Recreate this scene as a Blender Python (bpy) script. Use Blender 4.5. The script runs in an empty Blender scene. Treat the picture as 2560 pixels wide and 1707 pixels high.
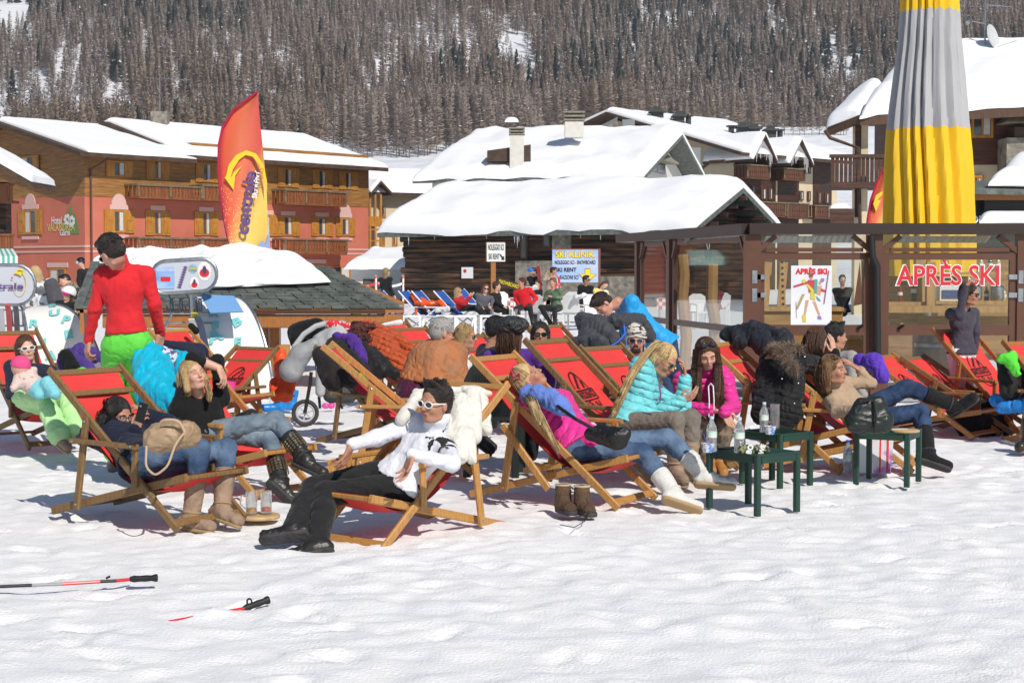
import bpy,math,random
import numpy as np
from math import sin,cos,pi,radians,sqrt,atan
R=random.Random(7)
C=bpy.context.scene.collection
scene=bpy.context.scene
# -- camera
F,CX,CY,YH,CH=4200.0,1280.0,853.5,672.0,1.6
TH=atan((CY-YH)/F)
cam=bpy.data.cameras.new('camera');camo=bpy.data.objects.new('camera',cam);C.objects.link(camo)
camo.location=(0,0,CH);camo.rotation_euler=(pi/2-TH,0,0)
cam.sensor_width=36.0;cam.lens=36.0*F/2560.0;cam.clip_start=0.1;cam.clip_end=4000
scene.camera=camo
# -- light
SUN_EL,SUN_AZ=radians(41),radians(152)
w=bpy.data.worlds.new('World');scene.world=w;w.use_nodes=True
nt=w.node_tree;nt.nodes.clear()
sky=nt.nodes.new('ShaderNodeTexSky');sky.sky_type='NISHITA';sky.sun_disc=False
sky.sun_elevation=SUN_EL;sky.sun_rotation=SUN_AZ;sky.altitude=1800;sky.dust_density=0.6
bg=nt.nodes.new('ShaderNodeBackground');bg.inputs[1].default_value=0.085
wo=nt.nodes.new('ShaderNodeOutputWorld')
nt.links.new(sky.outputs[0],bg.inputs[0]);nt.links.new(bg.outputs[0],wo.inputs[0])
sl=bpy.data.lights.new('sun','SUN');sl.energy=4.0;sl.angle=radians(0.5);sl.color=(1.0,0.94,0.85)
so=bpy.data.objects.new('sun',sl);C.objects.link(so)
so.rotation_euler=(pi/2-SUN_EL,0,pi-SUN_AZ);so.location=(10,-20,30)
vs=scene.view_settings;vs.view_transform='Standard';vs.look='None';vs.exposure=0.15;vs.gamma=1;vs.use_curve_mapping=False
# -- helpers
V=lambda*a:np.array(a,float)
def nrm(v):v=np.asarray(v,float);return v/(np.linalg.norm(v)+1e-12)
EYE=V(0,0,CH)
def ray(px,py):
 x,y=(px-CX)/F,(CY-py)/F
 return nrm(V(x,cos(TH)+y*sin(TH),-sin(TH)+y*cos(TH)))
def at(px,py,Y):
 d=ray(px,py);return EYE+d*(Y/d[1])
def gnd(px,py,z=0.0):
 d=ray(px,py);return EYE+d*((z-CH)/d[2])
ORG={}
def _set(o,label=None,cat=None,group=None,kind=None):
 if label:o['label']=label
 if cat:o['category']=cat
 if group:o['group']=group
 if kind:o['kind']=kind
 return o
def thing(name,label,cat,loc=(0,0,0),rz=0.0,group=None,local=False):
 o=bpy.data.objects.new(name,None);C.objects.link(o);o.empty_display_size=0.1
 o.location=tuple(loc);o.rotation_euler=(0,0,rz)
 ORG[o.name]=np.zeros(3)if local else np.array(loc,float)
 return _set(o,label,cat,group)
def link(name,me,mat,parent=None,smooth=False,ang=None):
 if mat is not None:
  for m in(mat if isinstance(mat,(list,tuple))else[mat]):me.materials.append(m)
 if smooth:me.polygons.foreach_set('use_smooth',[True]*len(me.polygons))
 o=bpy.data.objects.new(name,me);C.objects.link(o)
 if parent is not None:
  o.parent=parent;ORG[o.name]=ORG[parent.name]
 return o
def mesh_np(v,f,name='m'):
 """v Nx3, f list of (M,k) int arrays or list of tuples"""
 me=bpy.data.meshes.new(name)
 if isinstance(f,np.ndarray):f=[f]
 if len(f)and isinstance(f[0],np.ndarray):
  f=[a for a in f if len(a)]
  tot=np.concatenate([np.full(len(a),a.shape[1])for a in f]);li=np.concatenate([a.ravel()for a in f])
  me.vertices.add(len(v));me.vertices.foreach_set('co',np.asarray(v,np.float32).ravel())
  me.loops.add(len(li));me.loops.foreach_set('vertex_index',li.astype(np.int32))
  me.polygons.add(len(tot));st=np.concatenate([[0],np.cumsum(tot)[:-1]])
  me.polygons.foreach_set('loop_start',st.astype(np.int32));me.update(calc_edges=True)
 else:
  me.from_pydata([tuple(map(float,p))for p in v],[],[tuple(map(int,q))for q in f]);me.update()
 return me
class MB:
 def __init__(s):s.v=[];s.f=[];s.m=[];s.mi=0
 def add(s,vs,fs):
  b=len(s.v);s.v+=[tuple(map(float,p))for p in vs]
  for f in fs:s.f.append(tuple(b+i for i in f));s.m.append(s.mi)
  return s
 def hexa(s,p):
  return s.add(p,[(3,2,1,0),(4,5,6,7),(0,1,5,4),(1,2,6,5),(2,3,7,6),(3,0,4,7)])
 def box(s,a,b):
  (x0,y0,z0),(x1,y1,z1)=a,b
  return s.hexa([(x0,y0,z0),(x1,y0,z0),(x1,y1,z0),(x0,y1,z0),(x0,y0,z1),(x1,y0,z1),(x1,y1,z1),(x0,y1,z1)])
 def beam(s,p,q,w,h,side=None,bev=0.0):
  p=np.array(p,float);q=np.array(q,float);d=nrm(q-p)
  if side is None:side=np.cross(d,(0,0,1.0))if abs(d[2])<.95 else V(1,0,0)
  sd=nrm(np.array(side,float)-d*np.dot(side,d));up=np.cross(sd,d)
  if bev<=0:
   r=[(-1,-1),(1,-1),(1,1),(-1,1)]
   prof=[(a*w/2,b*h/2)for a,b in r]
  else:
   prof=[]
   for a,b in((1,-1),(1,1),(-1,1),(-1,-1)):
    e=[(a*(w/2-bev),b*h/2),(a*w/2,b*(h/2-bev))]
    prof+=e if a*b<0 else e[::-1]
  return s.sweep([p,q],prof,sd,up)
 def sweep(s,path,prof,sd=None,up=None,cap=True):
  n=len(prof);b=len(s.v);pts=[np.array(p,float)for p in path]
  for i,p in enumerate(pts):
   t=nrm(pts[min(i+1,len(pts)-1)]-pts[max(i-1,0)])
   if sd is None or len(pts)>2:
    if i==0:
     u0=np.array(sd,float)if sd is not None else(V(0,0,1)if abs(t[2])<.9 else V(1,0,0))
     S_=nrm(u0-t*np.dot(u0,t))if sd is not None else nrm(np.cross(t,u0))
    S_=nrm(S_-t*np.dot(S_,t));U_=np.cross(S_,t)
   else:S_,U_=sd,up
   for a,c in prof:s.v.append(tuple(p+S_*a+U_*c))
  for i in range(len(pts)-1):
   for j in range(n):
    k=(j+1)%n
    s.f.append((b+i*n+j,b+i*n+k,b+(i+1)*n+k,b+(i+1)*n+j));s.m.append(s.mi)
  if cap:
   s.f.append(tuple(b+j for j in range(n))[::-1]);s.m.append(s.mi)
   s.f.append(tuple(b+(len(pts)-1)*n+j for j in range(n)));s.m.append(s.mi)
  return s
 def tube(s,path,r,n=8,r2=None):
  pts=[np.array(p,float)for p in path];m=len(pts)
  if r2 is None:return s.sweep(pts,[(r*cos(2*pi*j/n),r*sin(2*pi*j/n))for j in range(n)])
  for i in range(m-1):
   pass
  b=len(s.v);t=nrm(pts[-1]-pts[0]);u0=V(0,0,1)if abs(t[2])<.9 else V(1,0,0)
  S_=nrm(np.cross(t,u0));U_=np.cross(S_,t)
  for i,p in enumerate(pts):
   q=r+(r2-r)*i/(m-1)
   for j in range(n):s.v.append(tuple(p+S_*q*cos(2*pi*j/n)+U_*q*sin(2*pi*j/n)))
  for i in range(m-1):
   for j in range(n):
    k=(j+1)%n;s.f.append((b+i*n+j,b+i*n+k,b+(i+1)*n+k,b+(i+1)*n+j));s.m.append(s.mi)
  s.f.append(tuple(b+j for j in range(n))[::-1]);s.m.append(s.mi)
  s.f.append(tuple(b+(m-1)*n+j for j in range(n)));s.m.append(s.mi)
  return s
 def lathe(s,c,prof,n=16,axis=(0,0,1)):
  ax=nrm(axis);u0=V(1,0,0)if abs(ax[0])<.9 else V(0,1,0)
  S_=nrm(np.cross(ax,u0));U_=np.cross(ax,S_);c=np.array(c,float);b=len(s.v)
  for r,h in prof:
   for j in range(n):s.v.append(tuple(c+ax*h+(S_*cos(2*pi*j/n)+U_*sin(2*pi*j/n))*r))
  for i in range(len(prof)-1):
   for j in range(n):
    k=(j+1)%n;s.f.append((b+i*n+j,b+i*n+k,b+(i+1)*n+k,b+(i+1)*n+j));s.m.append(s.mi)
  s.f.append(tuple(b+j for j in range(n))[::-1]);s.m.append(s.mi)
  s.f.append(tuple(b+(len(prof)-1)*n+j for j in range(n)));s.m.append(s.mi)
  return s
 def prism(s,poly,d):
  n=len(poly);p=[np.array(q,float)for q in poly];d=np.array(d,float)
  return s.add(p+[q+d for q in p],[tuple(range(n))[::-1],tuple(range(n,2*n))]+[(i,(i+1)%n,n+(i+1)%n,n+i)for i in range(n)])
 def ball(s,c,r,n=10,m=7,ax=None):
  c=np.array(c,float);r=np.array([r,r,r]if np.isscalar(r)else r,float)
  A=np.eye(3)if ax is None else np.array(ax,float)
  b=len(s.v)
  for i in range(m+1):
   t=pi*i/m
   for j in range(n):
    q=V(sin(t)*cos(2*pi*j/n),sin(t)*sin(2*pi*j/n),cos(t))*r
    s.v.append(tuple(c+q@A))
  for i in range(m):
   for j in range(n):
    k=(j+1)%n;s.f.append((b+(i+1)*n+j,b+(i+1)*n+k,b+i*n+k,b+i*n+j));s.m.append(s.mi)
  return s
 def build(s,name,mat,parent=None,smooth=False,tagt=None):
  v=np.array(s.v,float).reshape(-1,3)
  if parent is not None:v=v-ORG[parent.name];loc=None
  else:
   loc=V((v[:,0].min()+v[:,0].max())/2,(v[:,1].min()+v[:,1].max())/2,v[:,2].min());v=v-loc
  me=bpy.data.meshes.new(name);me.from_pydata([tuple(p)for p in v],[],s.f);
  o=link(name,me,mat,parent,False)
  if len(me.materials)>1:me.polygons.foreach_set('material_index',s.m)
  if smooth:
   me.polygons.foreach_set('use_smooth',[True]*len(me.polygons))
   try:me.set_sharp_from_angle(angle=radians(40))
   except Exception:pass
  me.update()
  if loc is not None:o.location=tuple(loc);ORG[o.name]=loc
  if tagt:_set(o,*tagt)
  return o
  # ---- vectorised value noise
def _h(ix,iy,iz,seed):
 n=(ix*73856093)^(iy*19349663)^(iz*83492791)^(seed*2654435761&0x7fffffff)
 n=(n^(n>>13))*1274126177&0x7fffffff
 return((n^(n>>16))&0xffff)/65535.0*2-1
def vnoise(p,seed=0):
 p=np.asarray(p,float);i=np.floor(p).astype(np.int64);f=p-i;f=f*f*(3-2*f)
 r=0
 for dx in(0,1):
  wx=f[...,0]if dx else 1-f[...,0]
  for dy in(0,1):
   wy=f[...,1]if dy else 1-f[...,1]
   for dz in(0,1):
    wz=f[...,2]if dz else 1-f[...,2]
    r=r+wx*wy*wz*_h(i[...,0]+dx,i[...,1]+dy,i[...,2]+dz,seed)
 return r
def fbm(p,o=4,seed=0):
 r=0;a=1.0;p=np.asarray(p,float)
 for k in range(o):r=r+a*vnoise(p*2**k+17.3*k,seed+k);a*=.5
 return r
 # -- materials
MATS={}
def mat(name,col,rough=.6,col2=None,nscale=8.,stretch=(1,1,1),bump=0.,bscale=None,bstretch=None,metal=0.,spec=.4,trans=0.,alpha=1.,coat=0.,sheen=0.,wave=None,emis=None,sss=0.,detail=4,ramp=(.35,.65),bdist=.02,dist=0.,quilt=None):
 if name in MATS:return MATS[name]
 m=bpy.data.materials.new(name);m.use_nodes=True;t=m.node_tree;b=t.nodes['Principled BSDF']
 def setc(c):b.inputs['Base Color'].default_value=(*c,1)
 setc(col);b.inputs['Roughness'].default_value=rough;b.inputs['Metallic'].default_value=metal
 b.inputs['Specular IOR Level'].default_value=spec
 b.inputs['Transmission Weight'].default_value=trans;b.inputs['Alpha'].default_value=alpha
 b.inputs['Coat Weight'].default_value=coat;b.inputs['Sheen Weight'].default_value=sheen
 if sss:b.inputs['Subsurface Weight'].default_value=sss;b.inputs['Subsurface Radius'].default_value=(.01,.004,.002);b.inputs['Subsurface Scale'].default_value=1
 if emis:b.inputs['Emission Color'].default_value=(*emis[0],1);b.inputs['Emission Strength'].default_value=emis[1]
 tc=t.nodes.new('ShaderNodeTexCoord')
 def coord(st):
  mp=t.nodes.new('ShaderNodeMapping');mp.inputs['Scale'].default_value=st;t.links.new(tc.outputs['Object'],mp.inputs[0]);return mp
 if col2 is not None:
  mp=coord(stretch)
  if wave:
   n=t.nodes.new('ShaderNodeTexWave');n.wave_type='BANDS';n.bands_direction=wave;n.inputs['Scale'].default_value=nscale
   n.inputs['Distortion'].default_value=3;n.inputs['Detail'].default_value=3;n.inputs['Detail Scale'].default_value=2
  else:
   n=t.nodes.new('ShaderNodeTexNoise');n.inputs['Scale'].default_value=nscale;n.inputs['Detail'].default_value=detail
  t.links.new(mp.outputs[0],n.inputs['Vector'])
  r=t.nodes.new('ShaderNodeValToRGB');r.color_ramp.elements[0].color=(*col,1);r.color_ramp.elements[1].color=(*col2,1)
  r.color_ramp.elements[0].position=ramp[0];r.color_ramp.elements[1].position=ramp[1]
  t.links.new(n.outputs['Fac'],r.inputs[0]);t.links.new(r.outputs[0],b.inputs['Base Color'])
 if bump:
  mp=coord(bstretch or stretch)
  n2=t.nodes.new('ShaderNodeTexNoise');n2 .inputs['Scale'].default_value=bscale or nscale;n2 .inputs['Detail'].default_value=4 if dist else 3;n2 .inputs['Distortion'].default_value=dist
  t.links.new(mp.outputs[0],n2 .inputs['Vector'])
  bp=t.nodes.new('ShaderNodeBump');bp.inputs['Strength'].default_value=bump;bp.inputs['Distance'].default_value=bdist
  t.links.new(n2 .outputs['Fac'],bp.inputs['Height']);t.links.new(bp.outputs[0],b.inputs['Normal'])
  if quilt is not None:
   dv=t.nodes.new('ShaderNodeVectorMath');dv.operation='DOT_PRODUCT';dv.inputs[1].default_value=tuple(nrm(quilt)*pi/.055);t.links.new(tc.outputs['Object'],dv.inputs[0])
   ad=t.nodes.new('ShaderNodeMath');ad.operation='MULTIPLY_ADD';ad.inputs[1].default_value=1.6;t.links.new(n2 .outputs['Fac'],ad.inputs[0]);t.links.new(dv.outputs['Value'],ad.inputs[2])
   sn=t.nodes.new('ShaderNodeMath');sn.operation='SINE';t.links.new(ad.outputs[0],sn.inputs[0]);ab=t.nodes.new('ShaderNodeMath');ab.operation='ABSOLUTE';t.links.new(sn.outputs[0],ab.inputs[0]);pw=t.nodes.new('ShaderNodeMath');pw.operation='POWER';pw.inputs[1].default_value=.55;t.links.new(ab.outputs[0],pw.inputs[0])
   b2=t.nodes.new('ShaderNodeBump');b2 .inputs['Strength'].default_value=.9;b2 .inputs['Distance'].default_value=.014;t.links.new(pw.outputs[0],b2 .inputs['Height']);t.links.new(bp.outputs[0],b2 .inputs['Normal']);t.links.new(b2 .outputs[0],b.inputs['Normal'])
 MATS[name]=m;return m
def sub(c,k):return tuple(x*k for x in c)
def cloth(name,col,k=.8,rough=.85,bump=.55,bscale=11.,**kw):return mat(name,col,rough,sub(col,k),14.,bump=bump,bscale=bscale,sheen=.1,spec=.2,bdist=.035,dist=1.1,**kw)
M_snow=mat('snow',(.79,.79,.80),.75,(.85,.845,.835),2.2,bump=.55,bscale=64,spec=.3,bdist=.013)
M_rsnow=mat('roof snow',(.84,.85,.87),.7,(.87,.875,.885),1.5,bump=.35,bscale=1.6,spec=.25,bdist=.06)
M_sling=mat('red canvas',(.74,.050,.042),.6,(.64,.040,.036),3,bump=.12,bscale=160,spec=.45)
WOOD=[mat('golden varnished wood',(.50,.26,.075),.45,(.34,.16,.04),9,(14,14,1.2),bump=.15,bscale=30,bstretch=(14,14,1.2),spec=.5),mat('weathered brown wood',(.26,.15,.055),.6,(.15,.085,.032),9,(14,14,1.2),bump=.25,bscale=30,bstretch=(14,14,1.2)),mat('orange oiled wood',(.42,.17,.042),.45,(.27,.10,.024),9,(14,14,1.2),bump=.15,bscale=30,bstretch=(14,14,1.2),spec=.5)]
M_bolt=mat('steel bolt',(.5,.5,.5),.35,metal=1)
M_black=mat('matt black',(.012,.012,.013),.5)
M_white=mat('white plastic',(.75,.75,.74),.4,spec=.5)
M_steel=mat('galvanised steel',(.42,.44,.46),.35,(.3,.32,.34),20,metal=.9)
M_glass=mat('clear glass',(1,1,1),.03,trans=1.,spec=.5)
def pane_mat():
 m=bpy.data.materials.new('window glass pane');m.use_nodes=True;t=m.node_tree;t.nodes.clear()
 o=t.nodes.new('ShaderNodeOutputMaterial');mx=t.nodes.new('ShaderNodeMixShader');tr=t.nodes.new('ShaderNodeBsdfTransparent');gl=t.nodes.new('ShaderNodeBsdfGlossy')
 fr=t.nodes.new('ShaderNodeFresnel');fr.inputs[0].default_value=1.5;gl.inputs['Roughness'].default_value=.03;tr.inputs[0].default_value=(.88,.9,.89,1)
 a=t.nodes.new('ShaderNodeMath');a.operation='MULTIPLY_ADD';a.inputs[1].default_value=.3;a.inputs[2].default_value=.03
 t.links.new(fr.outputs[0],a.inputs[0]);t.links.new(a.outputs[0],mx.inputs[0]);t.links.new(tr.outputs[0],mx.inputs[1]);t.links.new(gl.outputs[0],mx.inputs[2]);t.links.new(mx.outputs[0],o.inputs[0])
 return m
M_pane=pane_mat()
M_darkglass=mat('dark window glass',(.03,.035,.04),.08,(.07,.08,.09),1.5,spec=.8)
# ---- lettering: flat text lying in the plane of right vector r and up vector u
def text(body,c,r,u,h,mat_,parent,name='lettering',width=None,ext=.004,bold=0.,align='CENTER',sx=1.):
 cu=bpy.data.curves.new('t','FONT');cu.body=body;cu.size=1;cu.align_x=align;cu.align_y='CENTER';cu.offset=bold;cu.extrude=0.0;cu.resolution_u=3
 o=bpy.data.objects.new('t',cu);C.objects.link(o)
 dg=bpy.context.evaluated_depsgraph_get();me=bpy.data.meshes.new_from_object(o.evaluated_get(dg))
 C.objects.unlink(o);bpy.data.objects.remove(o)
 co=np.zeros(len(me.vertices)*3);me.vertices.foreach_get('co',co);co=co.reshape(-1,3)
 k=h/.72;kx=k*sx
 if width:kx=width/(co[:,0].max()-co[:,0].min())
 r=nrm(r);u=nrm(u);n=np.cross(r,u)
 w_=np.array(c,float)+co[:,:1]*kx*r+co[:,1:2]*k*u+n*ext
 w_-=ORG[parent.name];me.vertices.foreach_set('co',w_.ravel());me.update();me.materials.clear()
 return link(name,me,mat_,parent)
 # -- ground, hill, forest
def hz(x,y):
 x=np.asarray(x,float);y=np.asarray(y,float)
 t=np.clip((y-120)/280,0,1);z=30*t*t*(3-2*t)*1.0
 up=np.clip(y-400,0,None);z=z+.34*up-10*(1-np.exp(-up/80))
 P=np.stack([x/90,y/90,0*x],-1)
 z=z+5*vnoise(P,3)*np.clip((y-150)/200,0,1)+9*vnoise(P*.5,5)*np.clip((y-380)/100,0,1)
 r=fbm(np.stack([x/22,y/30,0*x],-1),3,9)*2.2*np.clip((y-380)/80,0,1)
 return z+r
_pr=np.random.default_rng(12);FP=np.stack([_pr.uniform(-4.6,4.6,420),6.2+13*_pr.random(420)**.9,_pr.uniform(0,pi,420),_pr.uniform(.008,.024,420)],-1)
def PR(x,y):
 x=np.asarray(x,float);y=np.asarray(y,float);r=np.zeros(np.broadcast(x,y).shape)
 if r.ndim<2:
  dx=x[...,None]-FP[:,0];dy=y[...,None]-FP[:,1];c,s=np.cos(FP[:,2]),np.sin(FP[:,2]);q=((dx*c+dy*s)/.14)**2+((dy*c-dx*s)/.06)**2
  return(-FP[:,3]*np.exp(-q**2)+FP[:,3]*.45*np.exp(-((q-1.6)/.8)**2)).sum(-1)
 gx,gy=x[0],y[:,0]
 for p in FP:
  i0,i1=np.searchsorted(gy,[p[1]-.3,p[1]+.3]);k0,k1=np.searchsorted(gx,[p[0]-.3,p[0]+.3])
  dx=x[i0:i1,k0:k1]-p[0];dy=y[i0:i1,k0:k1]-p[1];c,s=cos(p[2]),sin(p[2]);q=((dx*c+dy*s)/.14)**2+((dy*c-dx*s)/.06)**2
  r[i0:i1,k0:k1]+=-p[3]*np.exp(-q**2)+p[3]*.45*np.exp(-((q-1.6)/.8)**2)
 return r
def gz(x,y):
 P=np.stack([np.asarray(x,float),np.asarray(y,float)*.8,0*np.asarray(x,float)],-1)
 a=.016*fbm(P*.9,2,11)+.016*np.abs(fbm(P*3.4*V(1,1.5,1),3,12))+.009*fbm(P*9*V(1,1.5,1),3,13)
 a=a-.05*np.clip(fbm(P*3.1+40,2,16)-.75,0,1)-.03*np.clip(fbm(P*9+4,2,17)-.85,0,1)
 a=a+.02*np.clip(fbm(P*5.5,2,15)-.35,0,1)
 a=a+PR(x,y)
 return(a-.03)*np.clip(1.6-np.asarray(y,float)/40,.2,1)
ys=np.concatenate([np.arange(-6,4.5,.5),np.arange(4.5,18,.04),np.arange(18,30,.1),np.arange(30,50,.5),np.arange(50,120,4)])
xs=np.concatenate([np.arange(-40,-6,1.0),np.arange(-6,6.01,.045),np.arange(7,41,1.0)])
X,Y=np.meshgrid(xs,ys);Z=gz(X,Y)
def gridmesh(X,Y,Z):
 n,m=X.shape;i=np.arange(n*m).reshape(n,m)
 f=np.stack([i[:-1,:-1],i[:-1,1:],i[1:,1:],i[1:,:-1]],-1).reshape(-1,4)
 return mesh_np(np.stack([X,Y,Z],-1).reshape(-1,3),f)
o=link('snow_ground',gridmesh(X,Y,Z),M_snow,None,True);_set(o,kind='structure')
M_hill=mat('hill snow',(.72,.74,.79),.8,(.83,.84,.86),.03,bump=.6,bscale=.15,bdist=2,spec=.2)
xs=np.concatenate([np.arange(-700,-40,15.),np.arange(-40,40.1,8),np.arange(55,701,15.)]);ys=np.concatenate([np.arange(40,380,10.),np.arange(380,1100,8.)])
X,Y=np.meshgrid(xs,ys);Z=hz(X,Y)-.12;Z_TOP=Z.max()
o=link('mountain_slope',gridmesh(X,Y,Z),M_hill,None,True);_set(o,kind='structure')
xs=np.array([-400.,-40,40,400]);
for nm,x0,x1 in(('snow_field',-700,-40),('snow_field',40,700)):
 X,Y=np.meshgrid(np.linspace(x0,x1,12),np.linspace(-60,100,12));o=link(nm,gridmesh(X,Y,0*X-.05),M_snow,None);_set(o,kind='structure')
 # trees: templates
def tree_tpl(kind,seed):
 r=random.Random(seed);v=[];f=[];mi=[]
 H=1.0
 for k in range(3):
  a=2*pi*k/3;v+=[(.012*cos(a),.012*sin(a),0),(.002*cos(a),.002*sin(a),H)]
 for k in range(3):j=(k+1)%3;f.append((2*k,2*j,2*j+1,2*k+1));mi.append(0)
 n=150 if kind=='larch' else 150
 tri=[]
 for k in range(n):
  t=(.14 if kind=='larch' else.08)+.86*(k+r.random())/n;a=r.random()*2*pi
  if kind=='larch':L=(.19*(1-t)**.7+.02)*r.uniform(.5,1.1);dz=r.uniform(-.01,.06);wd=.0085
  else:L=(.19*(1-t)**.9+.015)*r.uniform(.7,1.1);dz=r.uniform(-.05,0);wd=.03
  c,s=cos(a),sin(a);b=len(v);q=r.uniform(-.4,.4)
  v+=[(0,0,t),(c*L*.6-s*wd,s*L*.6+c*wd,t+dz*.4+wd),(c*L,s*L,t+dz),(c*L*.6+s*wd,s*L*.6-c*wd,t+dz*.4-wd)]
  f.append((b,b+1,b+2,b+3));mi.append(2 if r.random()<.035 else 1)
 return np.array(v),f,mi
M_bark=mat('larch bark',(.13,.105,.09),.9,(.2,.165,.145),3)
M_larch=[mat('bare larch twigs',(.225,.178,.15),.9,(.33,.27,.235),.6),mat('rusty larch twigs',(.21,.155,.12),.9,(.29,.225,.175),.6)]
M_fir=mat('fir needles',(.022,.035,.032),.9,(.08,.095,.09),.8)
TT=[]
for i in range(6):
 kd='larch' if i<4 else 'fir'
 v,f,mi=tree_tpl(kd,i);TT.append((kd,v,f,mi))
def dens(x,y,z):
 el=(z-CH)/y;px=CX+F*x/y;py=YH-F*el
 n=fbm(np.stack([x/38,y/75,0*x],-1),3,21)
 d=.95-1.0*np.clip(n-.45,0,1)*1.2
 for cx_,cy_,rx,ry,k in((40,60,110,70,1),(560,190,60,40,.6),(190,190,45,70,.8),(120,250,40,60,.6),(30,330,60,110,.9),(300,270,30,70,.85),(250,320,70,30,.7),(440,210,35,60,.6),(700,170,60,40,.5),(960,250,40,90,.5),(850,350,120,60,.7),(1300,150,40,90,.5),(1330,260,35,60,.6),(1730,210,50,40,.7),(2090,190,60,60,.9),(1880,300,60,40,.4),(2400,30,60,30,.5),(1650,60,80,30,.3),(1550,230,70,90,.35),(1880,180,70,90,.3)):
  d=d-k*np.exp(-((px-cx_)/rx)**2-((py-cy_)/ry)**2)
 return d
rg=np.random.default_rng(5)
N=33000;ty=np.sqrt(rg.uniform(285**2,760**2,N));tx=rg.uniform(-.54,.54,N)*ty
tz=hz(tx,ty);keep=rg.random(N)<dens(tx,ty,tz);
px_=CX+F*tx/ty;py_=YH-F*(tz-CH)/ty
keep&=~((px_>1650)&(ty<385+20*np.sin(px_/60)))&~((px_>1350)&(ty<340))&(py_>-160)
tx,ty,tz=tx[keep],ty[keep],tz[keep]
# a few young trees on the open field at the right
ex=[(1960+18*k+R.uniform(-6,6),R.uniform(360,395))for k in range(9)]+[(2070+14*k,R.uniform(366,384))for k in range(4)]
th_=rg.uniform(6.5,11.5,len(tx))*(1+.12*vnoise(np.stack([tx/30,ty/30,0*tx],-1),4));
tk=rg.integers(0,4,len(tx));firn=fbm(np.stack([tx/55,ty/80,0*tx+9],-1),2,31)+.0012*(tz-60)
tk[rg.random(len(tx))<np.clip(.05+.38*firn,.02,.4)]=4
tk[(tk==4)&(rg.random(len(tx))<.5)]=5
rust=vnoise(np.stack([tx/60,ty/60,0*tx],-1),8)+.9*(py_[keep]>170)>.5
tr_=rg.uniform(0,6.28,len(tx))
for px,py in ex:
 d=330.;
 tx=np.append(tx,(px-CX)/F*d);ty=np.append(ty,d);tz=np.append(tz,hz((px-CX)/F*d,d));th_=np.append(th_,R.uniform(5,7.5));tk=np.append(tk,0);rust=np.append(rust,False);tr_=np.append(tr_,R.random()*6)
inview=(np.abs(tx/ty)<.31)&(YH-F*(tz-CH)/ty>20)
size=th_/ty*inview
order=np.argsort(-size);big=order[:300];rest=order[300:]
meshes={}
for k in range(6):
 for ru in(0,1):
  kd,v,f,mi=TT[k]
  for part in(0,1):
   ff=[q for q,m in zip(f,mi)if(m>0)==(part>0)]
   me=bpy.data.meshes.new('tree');me.from_pydata([tuple(p)for p in v],[],ff);me.materials.append(M_bark if part==0 else(M_fir if kd=='fir' else M_larch[ru]));meshes[(k,ru,part)]=me
for i in big:
 k,ru=int(tk[i]),int(rust[i]);fir=k>3
 px=CX+F*tx[i]/ty[i]
 t=thing('fir_tree' if fir else 'larch_tree','dark green fir standing among the bare larches on the snowy slope' if fir else('rusty brown bare larch at the foot of the wooded slope' if ru else 'grey brown bare larch at the foot of the wooded slope'),'tree',(tx[i],ty[i],tz[i]-.2),tr_[i],'dark firs low on the slope' if fir else('rusty larches low on the slope' if ru else 'grey larches low on the slope'),True)
 t.scale=(th_[i],)*3
 for part,nm in((0,'trunk'),(1,'crown')):
  c=bpy.data.objects.new(nm,meshes[(k,ru,part)]);C.objects.link(c);c.parent=t
V_,Q_,MI=[],[],[];off=0
MATL=[M_bark,M_larch[0],M_larch[1],M_fir,M_hill]
for k in range(6):
 kd,v,f,mi=TT[k];f=np.array(f);mi=np.array(mi)
 idx=rest[tk[rest]==k]
 c,s=np.cos(tr_[idx]),np.sin(tr_[idx]);h=th_[idx]
 wx=(v[None,:,0]*c[:,None]-v[None,:,1]*s[:,None])*h[:,None]+tx[idx][:,None]
 wy=(v[None,:,0]*s[:,None]+v[None,:,1]*c[:,None])*h[:,None]+ty[idx][:,None]
 wz=v[None,:,2]*h[:,None]+tz[idx][:,None]-.2
 P=np.stack([wx,wy,wz],-1).reshape(-1,3);V_.append(P)
 Q_.append((f[None]+(np.arange(len(idx))*len(v))[:,None,None]).reshape(-1,4)+off);off+=len(P)
 m_=np.where(mi[None,:]==2,4,np.where(mi[None,:]==0,0,3 if kd=='fir' else 1))+np.zeros((len(idx),1),int)
 if kd=='larch':m_=np.where((m_==1)&rust[idx][:,None],2,m_)
 MI.append(m_.ravel())
me=mesh_np(np.concatenate(V_),np.concatenate(Q_));o=link('forest',me,MATL);me.polygons.foreach_set('material_index',np.concatenate(MI).astype(np.int32));_set(o,'wooded mountainside of bare brown larches and dark firs above the village',kind='stuff');o['category']='forest'
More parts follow.
